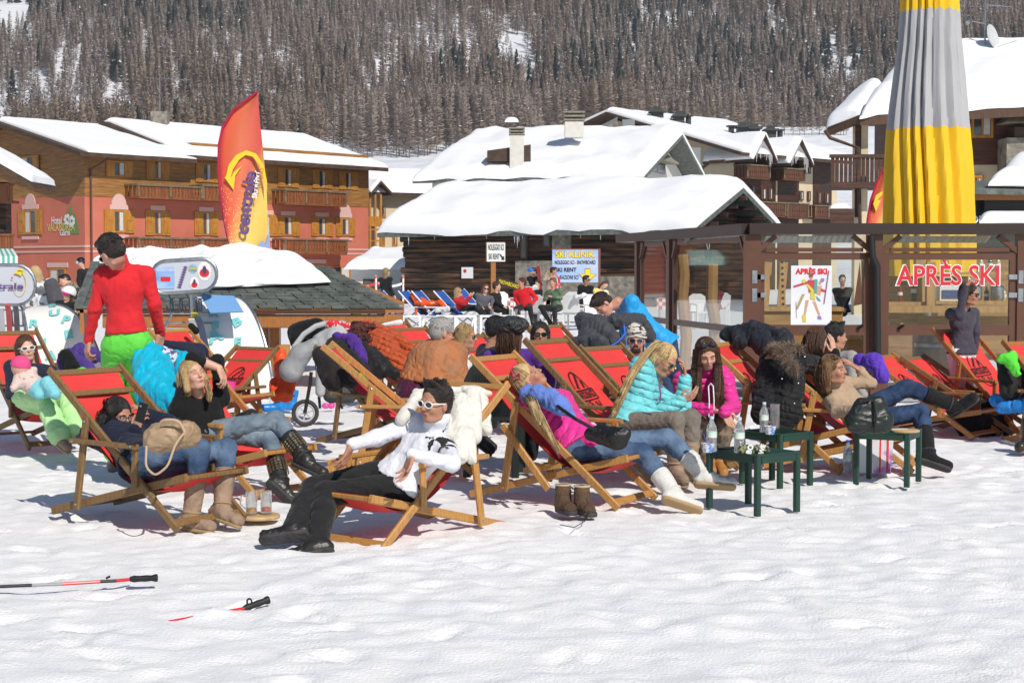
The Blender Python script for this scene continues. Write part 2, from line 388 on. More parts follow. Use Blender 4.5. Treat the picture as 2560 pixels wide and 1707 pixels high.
# -- buildings
class Frame:
 def __init__(s,x,y,ang):
  s.P=V(x,y,0);s.u=V(cos(ang),sin(ang),0);s.n=V(s.u[1],-s.u[0],0)
  if np.dot(s.n,-s.P)<0:s.n=-s.n
 def w(s,u,z,v=0):return s.P+s.u*u+s.n*v+V(0,0,z)
 def hit(s,px,py,v=0):
  d=ray(px,py);o=s.P+s.n*v
  t=np.dot(o-EYE,s.n)/np.dot(d,s.n);q=EYE+d*t-s.P
  return float(np.dot(q,s.u)),float(q[2])
 def box(s,mb,u0,u1,z0,z1,v0,v1):
  if u0>u1:u0,u1=u1,u0
  p=[s.w(u0,z0,v1),s.w(u1,z0,v1),s.w(u1,z0,v0),s.w(u0,z0,v0)]
  return mb.hexa(p+[q+V(0,0,z1-z0)for q in p])
def snow_sheet(name,P,th,parent,mat_=None,n=26,m=14,lump=.12,seed=0,tagt=None,droop=.0,ew=None,ls=1.6):
 """thick snow on a quad P=[eave_a,eave_b,ridge_b,ridge_a]; rounded rim, noisy top"""
 P=[np.array(p,float)for p in P];s=np.linspace(0,1,n);t=np.linspace(0,1,m)
 s=.5-.5*np.cos(pi*s);t=.5-.5*np.cos(pi*t)
 S,T=np.meshgrid(s,t);S=S[...,None];T=T[...,None]
 Q=(P[0]*(1-S)+P[1]*S)*(1-T)+(P[3]*(1-S)+P[2]*S)*T
 du=np.linalg.norm(P[1]-P[0]);dv=np.linalg.norm(P[3]-P[0]);nn=nrm(np.cross(P[1]-P[0],P[3]-P[0]))
 if nn[2]<0:nn=-nn
 def rim(a,L,e):d=np.minimum(a,1-a)*L/e;d=np.clip(d,0,1);return np.sqrt(1-(1-d)**2)
 e=ew or min(.9*th+.1,.45*dv)
 k=rim(S[...,0],du,e)*np.where(T[...,0]<.5,rim(T[...,0],dv,e),1)
 N_=fbm(Q/ls+seed*7,3,seed+40)
 edge=vnoise(np.stack([S[...,0]*du/(.9 if ls>1 else.28),0*S[...,0],0*S[...,0]],-1),seed+50)*(1 if ls>1 else 2.2)
 top=Q+nn*(.04+th*k*(1+.0*N_))[...,None]+V(0,0,1)*(lump*N_*k)[...,None]
 w=(1-T[...,0])**6
 out=nrm((P[0]-P[3]));top=top+out*((.10+.16*edge)*w*th)[...,None]-V(0,0,1)*(droop*w*(.6+.6*edge))[...,None]
 bot=Q+nn*.01
 i=np.arange(n*m).reshape(m,n);b=n*m
 f=[(i[a,c],i[a,c+1],i[a+1,c+1],i[a+1,c])for a in range(m-1)for c in range(n-1)]
 f+=[(b+i[a,c],b+i[a+1,c],b+i[a+1,c+1],b+i[a,c+1])for a in range(m-1)for c in range(n-1)]
 ring=[i[0,c]for c in range(n)]+[i[a,n-1]for a in range(1,m)]+[i[m-1,c]for c in range(n-2,-1,-1)]+[i[a,0]for a in range(m-2,0,-1)]
 for q in range(len(ring)):r0,r1=ring[q],ring[(q+1)%len(ring)];f.append((b+r0,b+r1,r1,r0))
 v=np.concatenate([top.reshape(-1,3),bot.reshape(-1,3)])
 mb=MB();mb.v=[tuple(p)for p in v];mb.f=[tuple(int(x)for x in q)for q in f];mb.m=[0]*len(f)
 return mb.build(name,mat_ or M_rsnow,parent,True,tagt)
def slab(name,P,th,mat_,parent):
 mb=MB();P=[np.array(p,float)for p in P];mb.hexa([p-V(0,0,th)for p in P]+P);return mb.build(name,mat_,parent)
M_salmon=mat('salmon plaster',(.56,.165,.105),.85,(.50,.14,.088),.8,bump=.1,bscale=6)
M_trim=mat('pale pink trim',(.62,.40,.36),.8)
M_plank=mat('brown larch planks',(.36,.175,.045),.6,(.22,.10,.026),1.2,(1,1,9),bump=.5,bscale=1.5,bstretch=(.3,.3,9),bdist=.05)
M_balc=mat('red brown balcony wood',(.26,.085,.026),.55,(.14,.045,.016),2.2,(5,5,.5),bump=.3,bscale=4,bstretch=(6,6,.5),bdist=.03)
M_shut=mat('orange varnished shutter',(.50,.225,.035),.5,(.38,.15,.02),3,(2,2,.6))
M_dwood=mat('dark brown roof timber',(.045,.028,.02),.7,(.09,.05,.03),3)
M_cream=mat('cream plaster',(.66,.55,.38),.85,(.58,.48,.33),.6)
M_grayrail=mat('grey weathered handrail',(.20,.15,.09),.7,(.12,.09,.05),4)
M_log=mat('old dark log',(.022,.014,.010),.8,(.15,.072,.035),.9,(.7,.7,7),bump=1,bscale=1.6,bstretch=(.5,.5,8),bdist=.12,detail=8,ramp=(.42,.72))
M_slate=mat('green grey slate',(.07,.085,.075),.7,(.15,.165,.15),5,bump=.7,bscale=5,bdist=.05)
M_stone=mat('grey field stone',(.30,.27,.22),.85,(.14,.13,.11),3.2,bump=1,bscale=3.5,bdist=.1)
M_curtain=mat('net curtain',(.6,.6,.58),.8,(.5,.5,.48),6)
def window(fr,u0,u1,z0,z1,parent,shut=0.,tall=False,trim=None,sh_m=None,arch=False,v=0.,frame_m=None):
 """recess-like window: surround frame, glass with curtain, two leaves of shutter folded open"""
 mb=MB();fw=.09
 fr.box(mb,u0,u1,z0,z0+fw,v,v+.06);fr.box(mb,u0,u1,z1-fw,z1,v,v+.06);fr.box(mb,u0,u0+fw,z0+fw,z1-fw,v,v+.06);fr.box(mb,u1-fw,u1,z0+fw,z1-fw,v,v+.06)
 w_=mb.build('window',frame_m or M_shut,parent)
 g=MB();fr.box(g,u0+fw,u1-fw,z0+fw,z1-fw,v,v+.02);g.build('pane',M_darkglass,w_)
 c=MB();um=(u0+u1)/2;fr.box(c,um-.03,um+.03,z0+fw,z1-fw,v+.022,v+.05);c.build('mullion',frame_m or M_shut,w_)
 c=MB();fr.box(c,um+.05,u1-fw-.02,z0+fw+.02,z1-fw-.02,v+.022,v+.03);c.build('curtain',M_curtain,w_)
 if shut:
  for sg in(-1,1):
   s=MB();e=u0 if sg<0 else u1;a,b=(e-shut,e)if sg<0 else(e,e+shut)
   fr.box(s,a,b,z0-.02,z1+.02,v+.03,v+.075)
   zz=(z0+z1)/2;fr.box(s,a+.1,b-.1,z0+.12,zz-.06,v+.075,v+.095);fr.box(s,a+.1,b-.1,zz+.06,z1-.12,v+.075,v+.095)
   s.build('shutter',sh_m or M_shut,w_)
 if trim is not None:
  s=MB();a=.22;fr.box(s,u0-a,u1+a,z0-.3,z0-.12,v,v+.08);s.build('window_sill',trim,w_);s=MB();fr.box(s,u0-a,u1+a,z1+.03,z1+.3,v,v+.05)
  if arch:
   P=[fr.w((u0+u1)/2+.5*cos(q),z1+.3+.62*sin(q),v)for q in np.linspace(0,pi,12)];s.prism(P,fr.n*.05)
  s.build('window_head',trim,w_)
 return w_
def balcony(fr,u0,u1,z0,z1,dep,parent,m=None,bh=.0):
 mb=MB();m=m or M_balc
 fr.box(mb,u0,u1,z0-.12,z0,.0,dep);b=mb.build('balcony',m,parent)
 p=MB();n=max(6,int((u1-u0)/.24));r_=R
 for k in range(n):
  a=u0+(u1-u0)*k/n;c=a+(u1-u0)/n*.9;zm=(z0+z1)/2;q=.02+.012*(k%2)
  fr.box(p,a,c,z0+.02,zm-.12,dep-q,dep+.02);fr.box(p,a+.03,c-.03,zm-.12,zm+.02,dep-q,dep+.02);fr.box(p,a,c,zm+.02,z1-.04,dep-q,dep+.02)
 for uu in(u0,u1-.04):
  for k in range(max(2,int(dep/.3))):
   a=dep*k/max(2,int(dep/.3));fr.box(p,uu,uu+.04,z0+.02,z1-.04,a+.02,a+.26)
 p.build('balustrade',m,b)
 h=MB();fr.box(h,u0-.06,u1+.06,z1-.04,z1+.06,dep-.06,dep+.1);fr.box(h,u0-.06,u0+.08,z1-.04,z1+.06,0,dep-.06);fr.box(h,u1-.08,u1+.06,z1-.04,z1+.06,0,dep-.06)
 L=u1-u0;k=max(2,int(L/1.7)+1)
 for i in range(k):a=u0+(L-.12)*i/(k-1);fr.box(h,a,a+.12,z0,z1-.04,dep+.02,dep+.07)
 h.build('handrail',M_grayrail,b)
 return b
 # ---- hotel
HF=Frame(-23.6,93.0,math.atan2(17,14.2));HG=Frame(-23.6,93.0,math.atan2(.64,-.77))
hotel=thing('hotel','salmon and brown wooden hotel with orange shutters, three storeys and snow on two long roofs','hotel',(-17,100,0))
U1=HF.hit(921,515)[0];ZB=HF.hit(214,490)[1];ZE=HF.hit(214,383)[1];ZE2=HF.hit(700,395)[1]
UG=HG.hit(14,500)[0];UGap=HG.hit(22,310)[0]
DV=UG*1.9
mb=MB();HF.box(mb,0,U1,-.3,ZB,-DV,0);mb.build('plaster_wall',M_salmon,hotel)
US=HF.hit(480,380)[0]
mb=MB();HF.box(mb,0,U1,ZB,ZE,-DV+.01,.04);HF.box(mb,US,U1,ZE,ZE2+.55,-DV+.01,.035)
ZA=HG.hit(22,312)[1]
mb.prism([HG.w(0,ZE,.02),HG.w(DV,ZE,.02),HG.w(UGap,ZA,.02)],-HG.n*.2)
mb.build('plank_wall',M_plank,hotel)
# band courses
mb=MB()
zb2=HF.hit(214,617)[1]
HF.box(mb,0,U1,zb2-.02,zb2+.09,.0,.03);HF.box(mb,0,U1,zb2-.3,zb2-.2,.0,.03)
HG.box(mb,0,UG+4,zb2-.02,zb2+.09,.0,.03);HG.box(mb,0,UG+4,zb2-.3,zb2-.2,.0,.03);mb.build('band_course',M_trim,hotel)
# roofs
def gable_roof(nm,u0,u1,zE,zR,vE,vR,ov,parent,th=.35,slm=None,seed=1,snow=True,back=None,fr=HF,lump=.12,sn0=0.,sn1=0.,top=.25,droop=0.):
 """roof: near slope from eave (v=vE) to ridge (v=vR, negative) plus the far slope"""
 A=[fr.w(u0,zE,vE),fr.w(u1,zE,vE),fr.w(u1,zR,vR),fr.w(u0,zR,vR)]
 rf=slab('roof',A,.22,slm or M_dwood,parent)
 bv=back if back is not None else 2*vR-vE
 B=[fr.w(u0,zR,vR),fr.w(u1,zR,vR),fr.w(u1,zE,bv),fr.w(u0,zE,bv)]
 slab('roof',B,.22,slm or M_dwood,parent)
 if snow:
  k=.06
  lerp=lambda p,q,t:p*(1-t)+q*t
  a0,a1,r1,r0=fr.w(u0+sn0,zE,vE),fr.w(u1-sn1,zE,vE),fr.w(u1-sn1,zR,vR),fr.w(u0+sn0,zR,vR)
  snow_sheet('roof_snow',[a0,a1,r1,r0],th,rf,seed=seed,lump=lump,droop=droop,n=44,m=18)
  snow_sheet('roof_snow',[fr.w(u1-sn1,zE,bv),fr.w(u0+sn0,zE,bv),r0,r1],th,rf,seed=seed+1,lump=lump,n=20,m=8)
 return rf
ue1=HF.hit(492,400,1.2)[0];ze1=HF.hit(300,390,1.2)[1]
vr=-UGap
gable_roof('r1',-1.1,ue1,ZE-.05,ZA+.15,1.2,vr,0,hotel,.28,seed=3,lump=.03,sn0=.5)
ue2=HF.hit(971,419,1.2)[0];zr2=ZE2+.5+(ZA-ZE)*1.0
gable_roof('r2',US-1.5,ue2,HF.hit(971,421,1.2)[1],HF.hit(971,421,1.2)[1]+2.35,1.2,-6.5,0,hotel,.26,seed=5,lump=.03,sn0=.4)
mb=MB()
for px,py in((545,300),(558,300)):pass
c=HF.w(HF.hit(560,340)[0],0,-6);cz=11.0
mb.box((c[0]-.5,c[1]-.4,cz-1.6),(c[0]+.5,c[1]+.4,cz+.3));mb.build('chimney',M_stone,hotel)
mb=MB();mb.tube([(c[0],c[1],cz),(c[0],c[1],cz+2.6)],.03,5)
for k in range(5):mb.tube([(c[0]-.9+.0*k,c[1],cz+2.4-.02*k),(c[0]+1.8,c[1]+.3,cz+2.3)],.02,4)if k==0 else mb.tube([(c[0]+.3*k,c[1]-.4,cz+2.4-.03*k),(c[0]+.3*k,c[1]+.4,cz+2.4-.03*k)],.014,4)
mb.build('television_aerial',M_steel,hotel)
# windows of the long facade: (px0,px1,py0,py1, kind)
def hw(px0,px1,py0,py1,fr=HF,**k):
 u0,z1=fr.hit(px0,py0);u1,z0=fr.hit(px1,py1);return window(fr,min(u0,u1),max(u0,u1),z0,z1,hotel,**k)
hw(282,312,525,582,shut=.62,trim=M_trim,arch=True)
hw(281,312,402,443,shut=.5,v=.04)
for a,b,c_,d in((382,404,400,450),(504,528,407,456),(628,650,418,466),(708,729,420,468),(794,814,425,471),(860,878,429,474)):hw(a,b,c_,d,shut=.52,v=.04)
for a,b,c_,d in((383,405,527,588),(504,526,530,589),(708,731,540,590),(794,815,543,590)):hw(a,b,c_,d,shut=.58,trim=M_trim)
hw(661,676,538,590,shut=.5,trim=M_trim)
hw(853,873,545,590,shut=.5,trim=M_trim,arch=True)
hw(672,690,645,680);hw(750,808,660,720,trim=M_trim);hw(830,875,665,720)
hw(62,92,525,585,HG,shut=.6,trim=M_trim,arch=True)
hw(55,87,392,438,HG,shut=.5,v=.03)
hw(125,165,670,712,HG,trim=M_trim)
for px0,px1,pt,pb,dd in((343,505,462,497,1.15),(505,590,464,500,1.15),(711,867,475,513,1.15),(344,505,595,632,1.15),(505,590,597,633,1.15),(711,868,598,632,1.15)):
 u0,z1=HF.hit(px0,pt,dd);u1,z0=HF.hit(px1,pb,dd);balcony(HF,u0,u1,z0,z1,dd,hotel)
 # drain pipe
mb=MB();p0=HF.w(.35,HF.hit(220,700)[1],.12);p1=HF.w(.35,ZE-.9,.12);mb.tube([p0,p1,HF.w(1.2,ZE-.1,1.1)],.06,6);mb.build('drain_pipe',mat('brown pipe',(.10,.05,.04),.5),hotel)
# painted lettering on the gable
M_lw=mat('white sign paint',(.72,.70,.66),.8);M_ly=mat('yellow sign paint',(.62,.50,.16),.8);M_lg=mat('green sign paint',(.13,.24,.08),.8)
gr=-HG.u
def gtext(b,px,py,h,m,wd):
 u,z=HG.hit(px,py);text(b,HG.w(u,z,.02),gr,(0,0,1),h,m,hotel,width=wd,ext=.004,bold=.02)
gtext('Hotel',142,552,.42,M_lw,.95);gtext('VALANDREA',153,569,.42,M_ly,2.6);gtext('Garni',163,582,.36,M_lw,.95)
mb=MB();
for px,py,hh,ww in((170,552,1.1,.3),(178,552,1.3,.35),(188,562,1.0,.4),(164,556,.8,.3)):
 u,z=HG.hit(px,py);mb.prism([HG.w(u-ww,z-.5,.012),HG.w(u+ww,z-.5,.012),HG.w(u,z+hh-.3,.012)],HG.n*.01)
mb.build('painted_leaves',M_lg,hotel)
mb=MB()
for px,py in((169,549),(180,553)):
 u,z=HG.hit(px,py)
 for k in range(7):a=2*pi*k/7;c=HG.w(u+.2*cos(a),z+.2*sin(a),.026);mb.prism([c+HG.u*.12*cos(b)+V(0,0,.12*sin(b))for b in np.linspace(0,2*pi,8)[:-1]],HG.n*.01)
mb.build('painted_flowers',M_lw,hotel)
# ---- neighbour with the small snow roof at the far left
nb=thing('log_house','dark log house with red balconies and snowy eave at the far left edge','house',(-27,80,0))
mb=MB();x1=at(14,500,80)[0];mb.box((-36,80,-.2),(x1,80.9,at(0,455,80)[2]));mb.build('log_wall',M_log,nb)
zt=at(0,410,79)[2];ze=at(0,448,79)[2];xe=at(100,455,79)[0]
P=[V(xe,77.6,ze-.2),V(xe,81.6,ze-.2),V(xe-9,81.6,ze+5.0),V(xe-9,77.6,ze+5.0)];rf=slab('roof',P,.25,M_dwood,nb);snow_sheet('roof_snow',P,.3,rf,seed=9,lump=.05)
for a,b in((465,508),(590,640)):
 mb=MB();z0,z1=at(20,b,79.2)[2],at(20,a,79.2)[2];xa,xb=at(-40,500,79)[0],at(33,500,79)[0]
 mb.box((xa,79,z0),(xb,80,z0+.12))
 for k in range(10):q=xa+(xb-xa)*k/10;mb.box((q,78.95,z0+.1),(q+.9*(xb-xa)/10,79.0,z1))
 mb.box((xa,78.9,z1),(xb+.05,79.05,z1+.1));mb.build('balcony',M_balc,nb)
aw=thing('awning','teal and white striped awning at the far left edge','awning',at(0,640,72)*V(1,1,0))
M_teal=mat('teal awning cloth',(.10,.42,.34),.7);M_cw=mat('white awning cloth',(.72,.74,.70),.7)
a=at(-60,622,74);b=at(32,622,74);c=at(44,640,72);d=at(-60,640,72)
for q,m in((0,M_teal),(1,M_cw)):
 mb=MB()
 for k in range(q,16,2):
  l=lambda p,r,t:p*(1-t)+r*t
  t0,t1=k/16,(k+1)/16;mb.hexa([l(d,c,t0)-V(0,0,.03),l(d,c,t1)-V(0,0,.03),l(a,b,t1)-V(0,0,.03),l(a,b,t0)-V(0,0,.03),l(d,c,t0),l(d,c,t1),l(a,b,t1),l(a,b,t0)])
  mb.hexa([l(d,c,t0)-V(0,0,.38),l(d,c,t1)-V(0,0,.38),l(d,c,t1)-V(0,-.03,.38),l(d,c,t0)-V(0,-.03,.38),l(d,c,t0)-V(0,0,.03),l(d,c,t1)-V(0,0,.03),l(d,c,t1)-V(0,-.03,.03),l(d,c,t0)-V(0,-.03,.03)])
 mb.build('awning_stripes',m,aw)
 # ---- cream house with little gable behind the hotel
ch=thing('cream_house','cream house with orange wooden bay between the salmon hotel and the log barn','house',(-10,120,0))
CF=Frame(at(921,500,122)[0],122.,.55)
ua,ub=0.,CF.hit(1030,500)[0];zt=CF.hit(960,480)[1]
mb=MB();CF.box(mb,ua,ub+3,-.2,zt,-8,0);mb.build('plaster_wall',M_cream,ch)
P=[CF.w(-2,zt-.1,1),CF.w(ub+4,zt-.1,1),CF.w(ub+4,zt+1.6,-4),CF.w(-2,zt+1.6,-4)]
rf=slab('roof',P,.2,M_dwood,ch);snow_sheet('roof_snow',P,.35,rf,seed=12)
ap=CF.hit(950,452,1.4);l=CF.hit(925,482,1.4);r=CF.hit(978,482,1.4)
for e in(l,r):
 A=[CF.w(e[0],e[1],1.6),CF.w(ap[0],ap[1],1.6),CF.w(ap[0],ap[1],-2),CF.w(e[0],e[1],-2)]
 rr=slab('roof',A,.18,M_dwood,ch)
 snow_sheet('roof_snow',[A[0]+V(0,0,.02),A[3]+V(0,0,.02),A[2]+V(0,0,.02),A[1]+V(0,0,.02)],.25,rr,seed=14)if e is l else None
mb=MB()
for pxx in(925,938,952):u=CF.hit(pxx,500,1.2)[0];CF.box(mb,u-.07,u+.07,0,l[1]-.1,1.1,1.25)
for pa,pb in((541,566),(572,576),(600,604),(625,640)):u0,z1=CF.hit(921,pa,1.2);u1,z0=CF.hit(952,pb,1.2);CF.box(mb,u0,u1,z0,z1,1.12,1.22);CF.box(mb,u0,u1,z0,z0+.1,0,1.15)
mb.build('wooden_bay',M_shut,ch)
for a,b,c_,d in((952,964,516,545),(952,962,587,616),(980,993,587,615)):u0,z1=CF.hit(a,c_);u1,z0=CF.hit(b,d);window(CF,u0,u1,z0,z1,ch)
# ---- white shed with thick snow
sh=thing('white_shed','small white plastered shed under thick snow beside the log barn','shed',(at(940,740,84)[0],84,0))
x0,x1=at(878,700,84)[0],at(1030,700,84)[0];z1=at(940,672,84)[2]
mb=MB();mb.box((x0,84,-.2),(x1,90,z1));mb.build('plaster_wall',mat('white plaster',(.66,.66,.65),.85),sh)
mb=MB();q0,q1=at(908,698,84),at(952,722,84);mb.box((q0[0],83.95,q1[2]),(q1[0],84.0,q0[2]));wnd=mb.build('window',M_dwood,sh)
mb=MB();m_=(q1[0]-q0[0])/2;mb.box((q0[0]+.06,83.93,q1[2]+.06),(q0[0]+m_-.03,83.96,q0[2]-.08));mb.box((q0[0]+m_+.03,83.93,q1[2]+.06),(q1[0]-.06,83.96,q0[2]-.08));mb.build('pane',M_darkglass,wnd)
snow_sheet('roof_snow',[V(x0-.3,83.4,z1-.05),V(x1+.5,83.4,z1-.05),V(x1+.5,88.5,at(1000,622,88)[2]-.35),V(at(918,625,88)[0],88.5,at(1000,622,88)[2]-.35)],.45,sh,seed=15,n=30)
# ---- log barn
BF=Frame(7.35,70.0,radians(150));BG=Frame(7.35,70.0,radians(60))
LB=BF.hit(1013,600)[0];zE=BF.hit(1721,570)[1];
barn=thing('log_barn','old dark log barn carrying a very thick white snow roof','barn',(1,74,0))
TV=8.5
mb=MB();nlog=14
for k in range(nlog):
 z0,z1=zE*k/nlog,zE*(k+1)/nlog;c=(z0+z1)/2;o_=R.uniform(-.02,.03)
 mb.sweep([BF.w(-.3+R.uniform(-.1,.1),c,o_),BF.w(LB+R.uniform(-.05,.25),c,o_+.02)],[((z1-z0)*.52*cos(a)*.7,(z1-z0)*.54*sin(a))for a in np.linspace(0,2*pi,9)[:-1]])
 mb.sweep([BG.w(-.3+R.uniform(-.1,.1),c+.08,o_),BG.w(TV,c+.08,o_)],[((z1-z0)*.5*cos(a)*.7,(z1-z0)*.54*sin(a))for a in np.linspace(0,2*pi,9)[:-1]])
mb.build('log_wall',M_log,barn)
mb=MB();BF.box(mb,.02,LB-.3,0,zE,-TV,-.08);mb.build('inner_wall',M_black,barn)
ap_v=-TV/2;zR=BF.w(0,0,0)[2]+BG.hit(1807,462)[1]-.35
mb=MB()
for k in range(7):
 z0=zE+(zR-zE)*k/7;hw_=TV/2*(1-(k+.5)/7);c=z0+(zR-zE)/14
 mb.sweep([BG.w(TV/2-hw_,c,-.55),BG.w(TV/2+hw_,c,-.55)],[(.16*cos(a),(zR-zE)/13*sin(a))for a in np.linspace(0,2*pi,8)[:-1]])
mb.build('gable_logs',M_log,barn)
gable_roof('rb',-.7,LB+.9,zE-.05,zR+.22,.95,ap_v,0,barn,.62,slm=M_slate,seed=21,fr=BF,lump=.16,back=-TV-.9,droop=.18)
mb=MB()
for k in range(9):
 q=BG.w(TV*k/8,0,.6);zz=zE+(zR-zE)*(1-abs(k/4-1))-.22;mb.beam(BG.w(TV*k/8,zz,-.5),BG.w(TV*k/8,zz,.85),.18,.18)
mb.build('purlins',M_log,barn)
mb=MB()
for pxx,L in((1020,.55),(1215,.3),(1285,.5),(1292,.7),(1296,.45),(1305,.3),(1500,.4),(1085,.3),(1450,.3)):
 u,_=BF.hit(pxx,575,.95);p=BF.w(u,zE-.1,.9);mb.tube([p,p-V(0,0,L)],.045,6,.004)
mb.build('icicles',mat('ice',(.8,.85,.9),.1,trans=.6),barn)
M_rub=M_stone
for(a,b,c_,d,vv)in((1288,1382,652,760,.35),(1380,1426,566,700,.2),(1385,1600,690,760,.3)):
 u0,z1=BF.hit(a,c_,vv);u1,z0=BF.hit(b,d,vv);mb=MB();BF.box(mb,u0,u1,max(z0,0),z1,.05,vv);mb.build('stone_footing',M_rub,barn)
for(a,b,c_,d)in((1358,1378,577,620),(1302,1320,578,650)):
 u0,z1=BF.hit(a,c_,.1);u1,z0=BF.hit(b,d,.1);mb=MB();BF.box(mb,min(u0,u1),max(u0,u1),z0,z1,.1,.16);wq=mb.build('window',M_dwood,barn)
 mb=MB();BF.box(mb,min(u0,u1)+.08,max(u0,u1)-.08,z0+.1,z1-.1,.16,.18);mb.build('pane',M_darkglass,wq)
u,z=BF.hit(1168,682,.2);mb=MB();BF.box(mb,u-.3,u+.3,z-.25,z+.25,.18,.2);nn_=mb.build('notice',M_white,barn)
mb=MB();c=BF.w(u+.12,z+.08,.201);mb.prism([c+BF.u*.09*cos(a)+V(0,0,.09*sin(a))for a in np.linspace(0,2*pi,9)[:-1]],BF.n*.004);mb.build('red_symbol',mat('red paint',(.5,.03,.03),.5),nn_)
# ---- house behind the barn
G2=Frame(at(1564,440,96)[0],96.,radians(163));g2=thing('village_house','white house with two pale chimneys and a dormer under deep snow behind the barn','house',(0,100,0))
GG=Frame(at(1564,440,96)[0],96.,radians(73))
L2=G2 .hit(1045,455,.8)[0];zE2=G2 .hit(1300,445,.8)[1];
wd=GG.hit(1730,440)[0];zr=GG.hit(1655,338)[1]
mb=MB();G2 .box(mb,.0,L2-.6,-.2,zE2,-wd,0);mb.prism([GG.w(.02,zE2,0),GG.w(wd,zE2,0),GG.w(wd/2,zr-.35,0)],-GG.n*.3);mb.build('plaster_wall',mat('white render',(.62,.60,.55),.85),g2)
gable_roof('r',-1.3,L2+.3,zE2,zr,.9,-wd/2,0,g2,.65,slm=M_slate,seed=31,fr=G2,lump=.2,droop=.1)
def chim(par,px,py0,py1,Y,wpx,m,cap):
 a,b=at(px,py0,Y),at(px,py1,Y);w_=wpx/F*Y/2
 mb=MB();mb.box((a[0]-w_,Y-w_,b[2]),(a[0]+w_,Y+w_,a[2]));c=mb.build('chimney',m,par)
 mb=MB();h=w_*.28
 for k in range(3):z=a[2]+k*h*1.5;mb.box((a[0]-w_*1.12,Y-w_*1.12,z+h*.3),(a[0]+w_*1.12,Y+w_*1.12,z+h));mb.box((a[0]-w_*.9,Y-w_*.9,z),(a[0]+w_*.9,Y+w_*.9,z+h*.3))
 mb.build('chimney_cap',cap,c);return a,w_
M_cap=mat('stone chimney slabs',(.30,.27,.21),.85,(.2,.18,.14),6)
M_cht=mat('whitewashed chimney',(.68,.66,.61),.85,(.6,.58,.52),3)
a,w_=chim(g2,1292,340,424,97.5,35,M_cht,M_cap);snow_sheet('chimney_snow',[a+V(-.7,-.3,.75),a+V(.1,-.3,.75),a+V(.1,.4,.8),a+V(-.7,.4,.8)],.35,g2,n=10,m=8,seed=3)
chim(g2,1435,306,345,101,46,M_cht,M_cap)
mb=MB();p0=at(1218,378,97.8);p1=at(1275,405,97.8);mb.hexa([V(p0[0],97.4,p1[2]),V(p1[0]+1.2,97.4,p1[2]),V(p1[0]+1.2,99.5,p1[2]),V(p0[0],99.5,p1[2]),V(p0[0],97.4,p0[2]),V(p1[0]+1.2,97.4,p0[2]+.35),V(p1[0]+1.2,99.5,p0[2]+.4),V(p0[0],99.5,p0[2])]);mb.build('dormer',M_dwood,g2)
mb=MB();u0,z1=GG.hit(1617,399,.03);u1,z0=GG.hit(1660,436,.03);GG.box(mb,u0,u1,z0,z1,.03,.12);wq=mb.build('window',M_dwood,g2)
mb=MB();um=(u0+u1)/2;GG.box(mb,u0+.1,um-.05,z0,z1-.1,.12,.14);GG.box(mb,um+.05,u1-.1,z0,z1-.1,.12,.14);mb.build('pane',M_darkglass,wq)
mb=MB();mb.hexa([GG.w(u0-.3,z1,.02),GG.w(u1+.4,z1,.02),GG.w(u1+.4,z1,.9),GG.w(u0-.3,z1,.9),GG.w(u0+.2,z1+.8,.02),GG.w(u1-.1,z1+.8,.02),GG.w(u1+.4,z1+.1,.9),GG.w(u0-.3,z1+.1,.9)]);mb.build('window_hood',M_cap,wq)
# ---- big hotel behind right
KX=at(1834,500,126)[0];KF=Frame(KX,126.,radians(46));KG=Frame(KX,126.,radians(136))
kh=thing('guest_house','long cream and dark timber guest house with row of wooden balconies behind the barn','hotel',(24,134,0))
kW=KG.hit(1455,330,0)[0];kL=KF.hit(2092,540)[0];kE=KF.hit(1900,392)[1]+.3;kA=KG.hit(1547,290)[1];ka=KG.hit(1547,290)[0]
mb=MB();KF.box(mb,0,kL,-.2,kE,-2*ka+2,0);mb.prism([KG.w(.02,kE,0),KG.w(2*ka-1,kE,0),KG.w(ka,kA-.4,0)],-KG.n*.3);mb.build('plaster_wall',M_cream,kh)
gable_roof('r',-1.6,kL+.5,kE-.3,kA+.2,1.8,-ka,0,kh,.38,seed=41,fr=KF,lump=.05,sn0=.3,sn1=.2)
M_dp=mat('dark timber cladding',(.075,.028,.014),.6,(.035,.014,.008),1.5,(1,1,6),bump=.5,bscale=2,bstretch=(.4,.4,7),bdist=.05)
M_kb=mat('reddish balcony timber',(.13,.05,.022),.55,(.07,.026,.012),2,(5,5,.5))
for a,b,t,d in((1836,1938,388,560),(1944,1996,392,560),(2032,2078,405,560)):
 u0=KF.hit(a,450)[0];u1=KF.hit(b,450)[0];mb=MB();KF.box(mb,u0,u1,-.1,kE,0,.06);mb.build('timber_cladding',M_dp,kh)
for a,b,t,d in((1867,1925,412,446),(1959,2013,421,450),(1864,1885,502,535),(1899,1964,505,540),(1967,2021,508,544),(2037,2104,514,545)):
 u0,z1=KF.hit(a,t,1.2);u1,z0=KF.hit(b,d,1.2);balcony(KF,u0,u1,z0,z1,1.2,kh,m=M_kb)
for a,b,t,d in((1848,1860,400,420),(1848,1861,465,495),(1878,1887,465,495),(1902,1915,470,500),(1921,1931,470,500),(1998,2008,477,502),(2018,2026,478,503),(2044,2052,480,510),(2062,2072,482,510),(2018,2026,415,435)):
 u0,z1=KF.hit(a,t,.08);u1,z0=KF.hit(b,d,.08);window(KF,u0,u1,z0,z1,kh,v=.07,frame_m=M_kb)
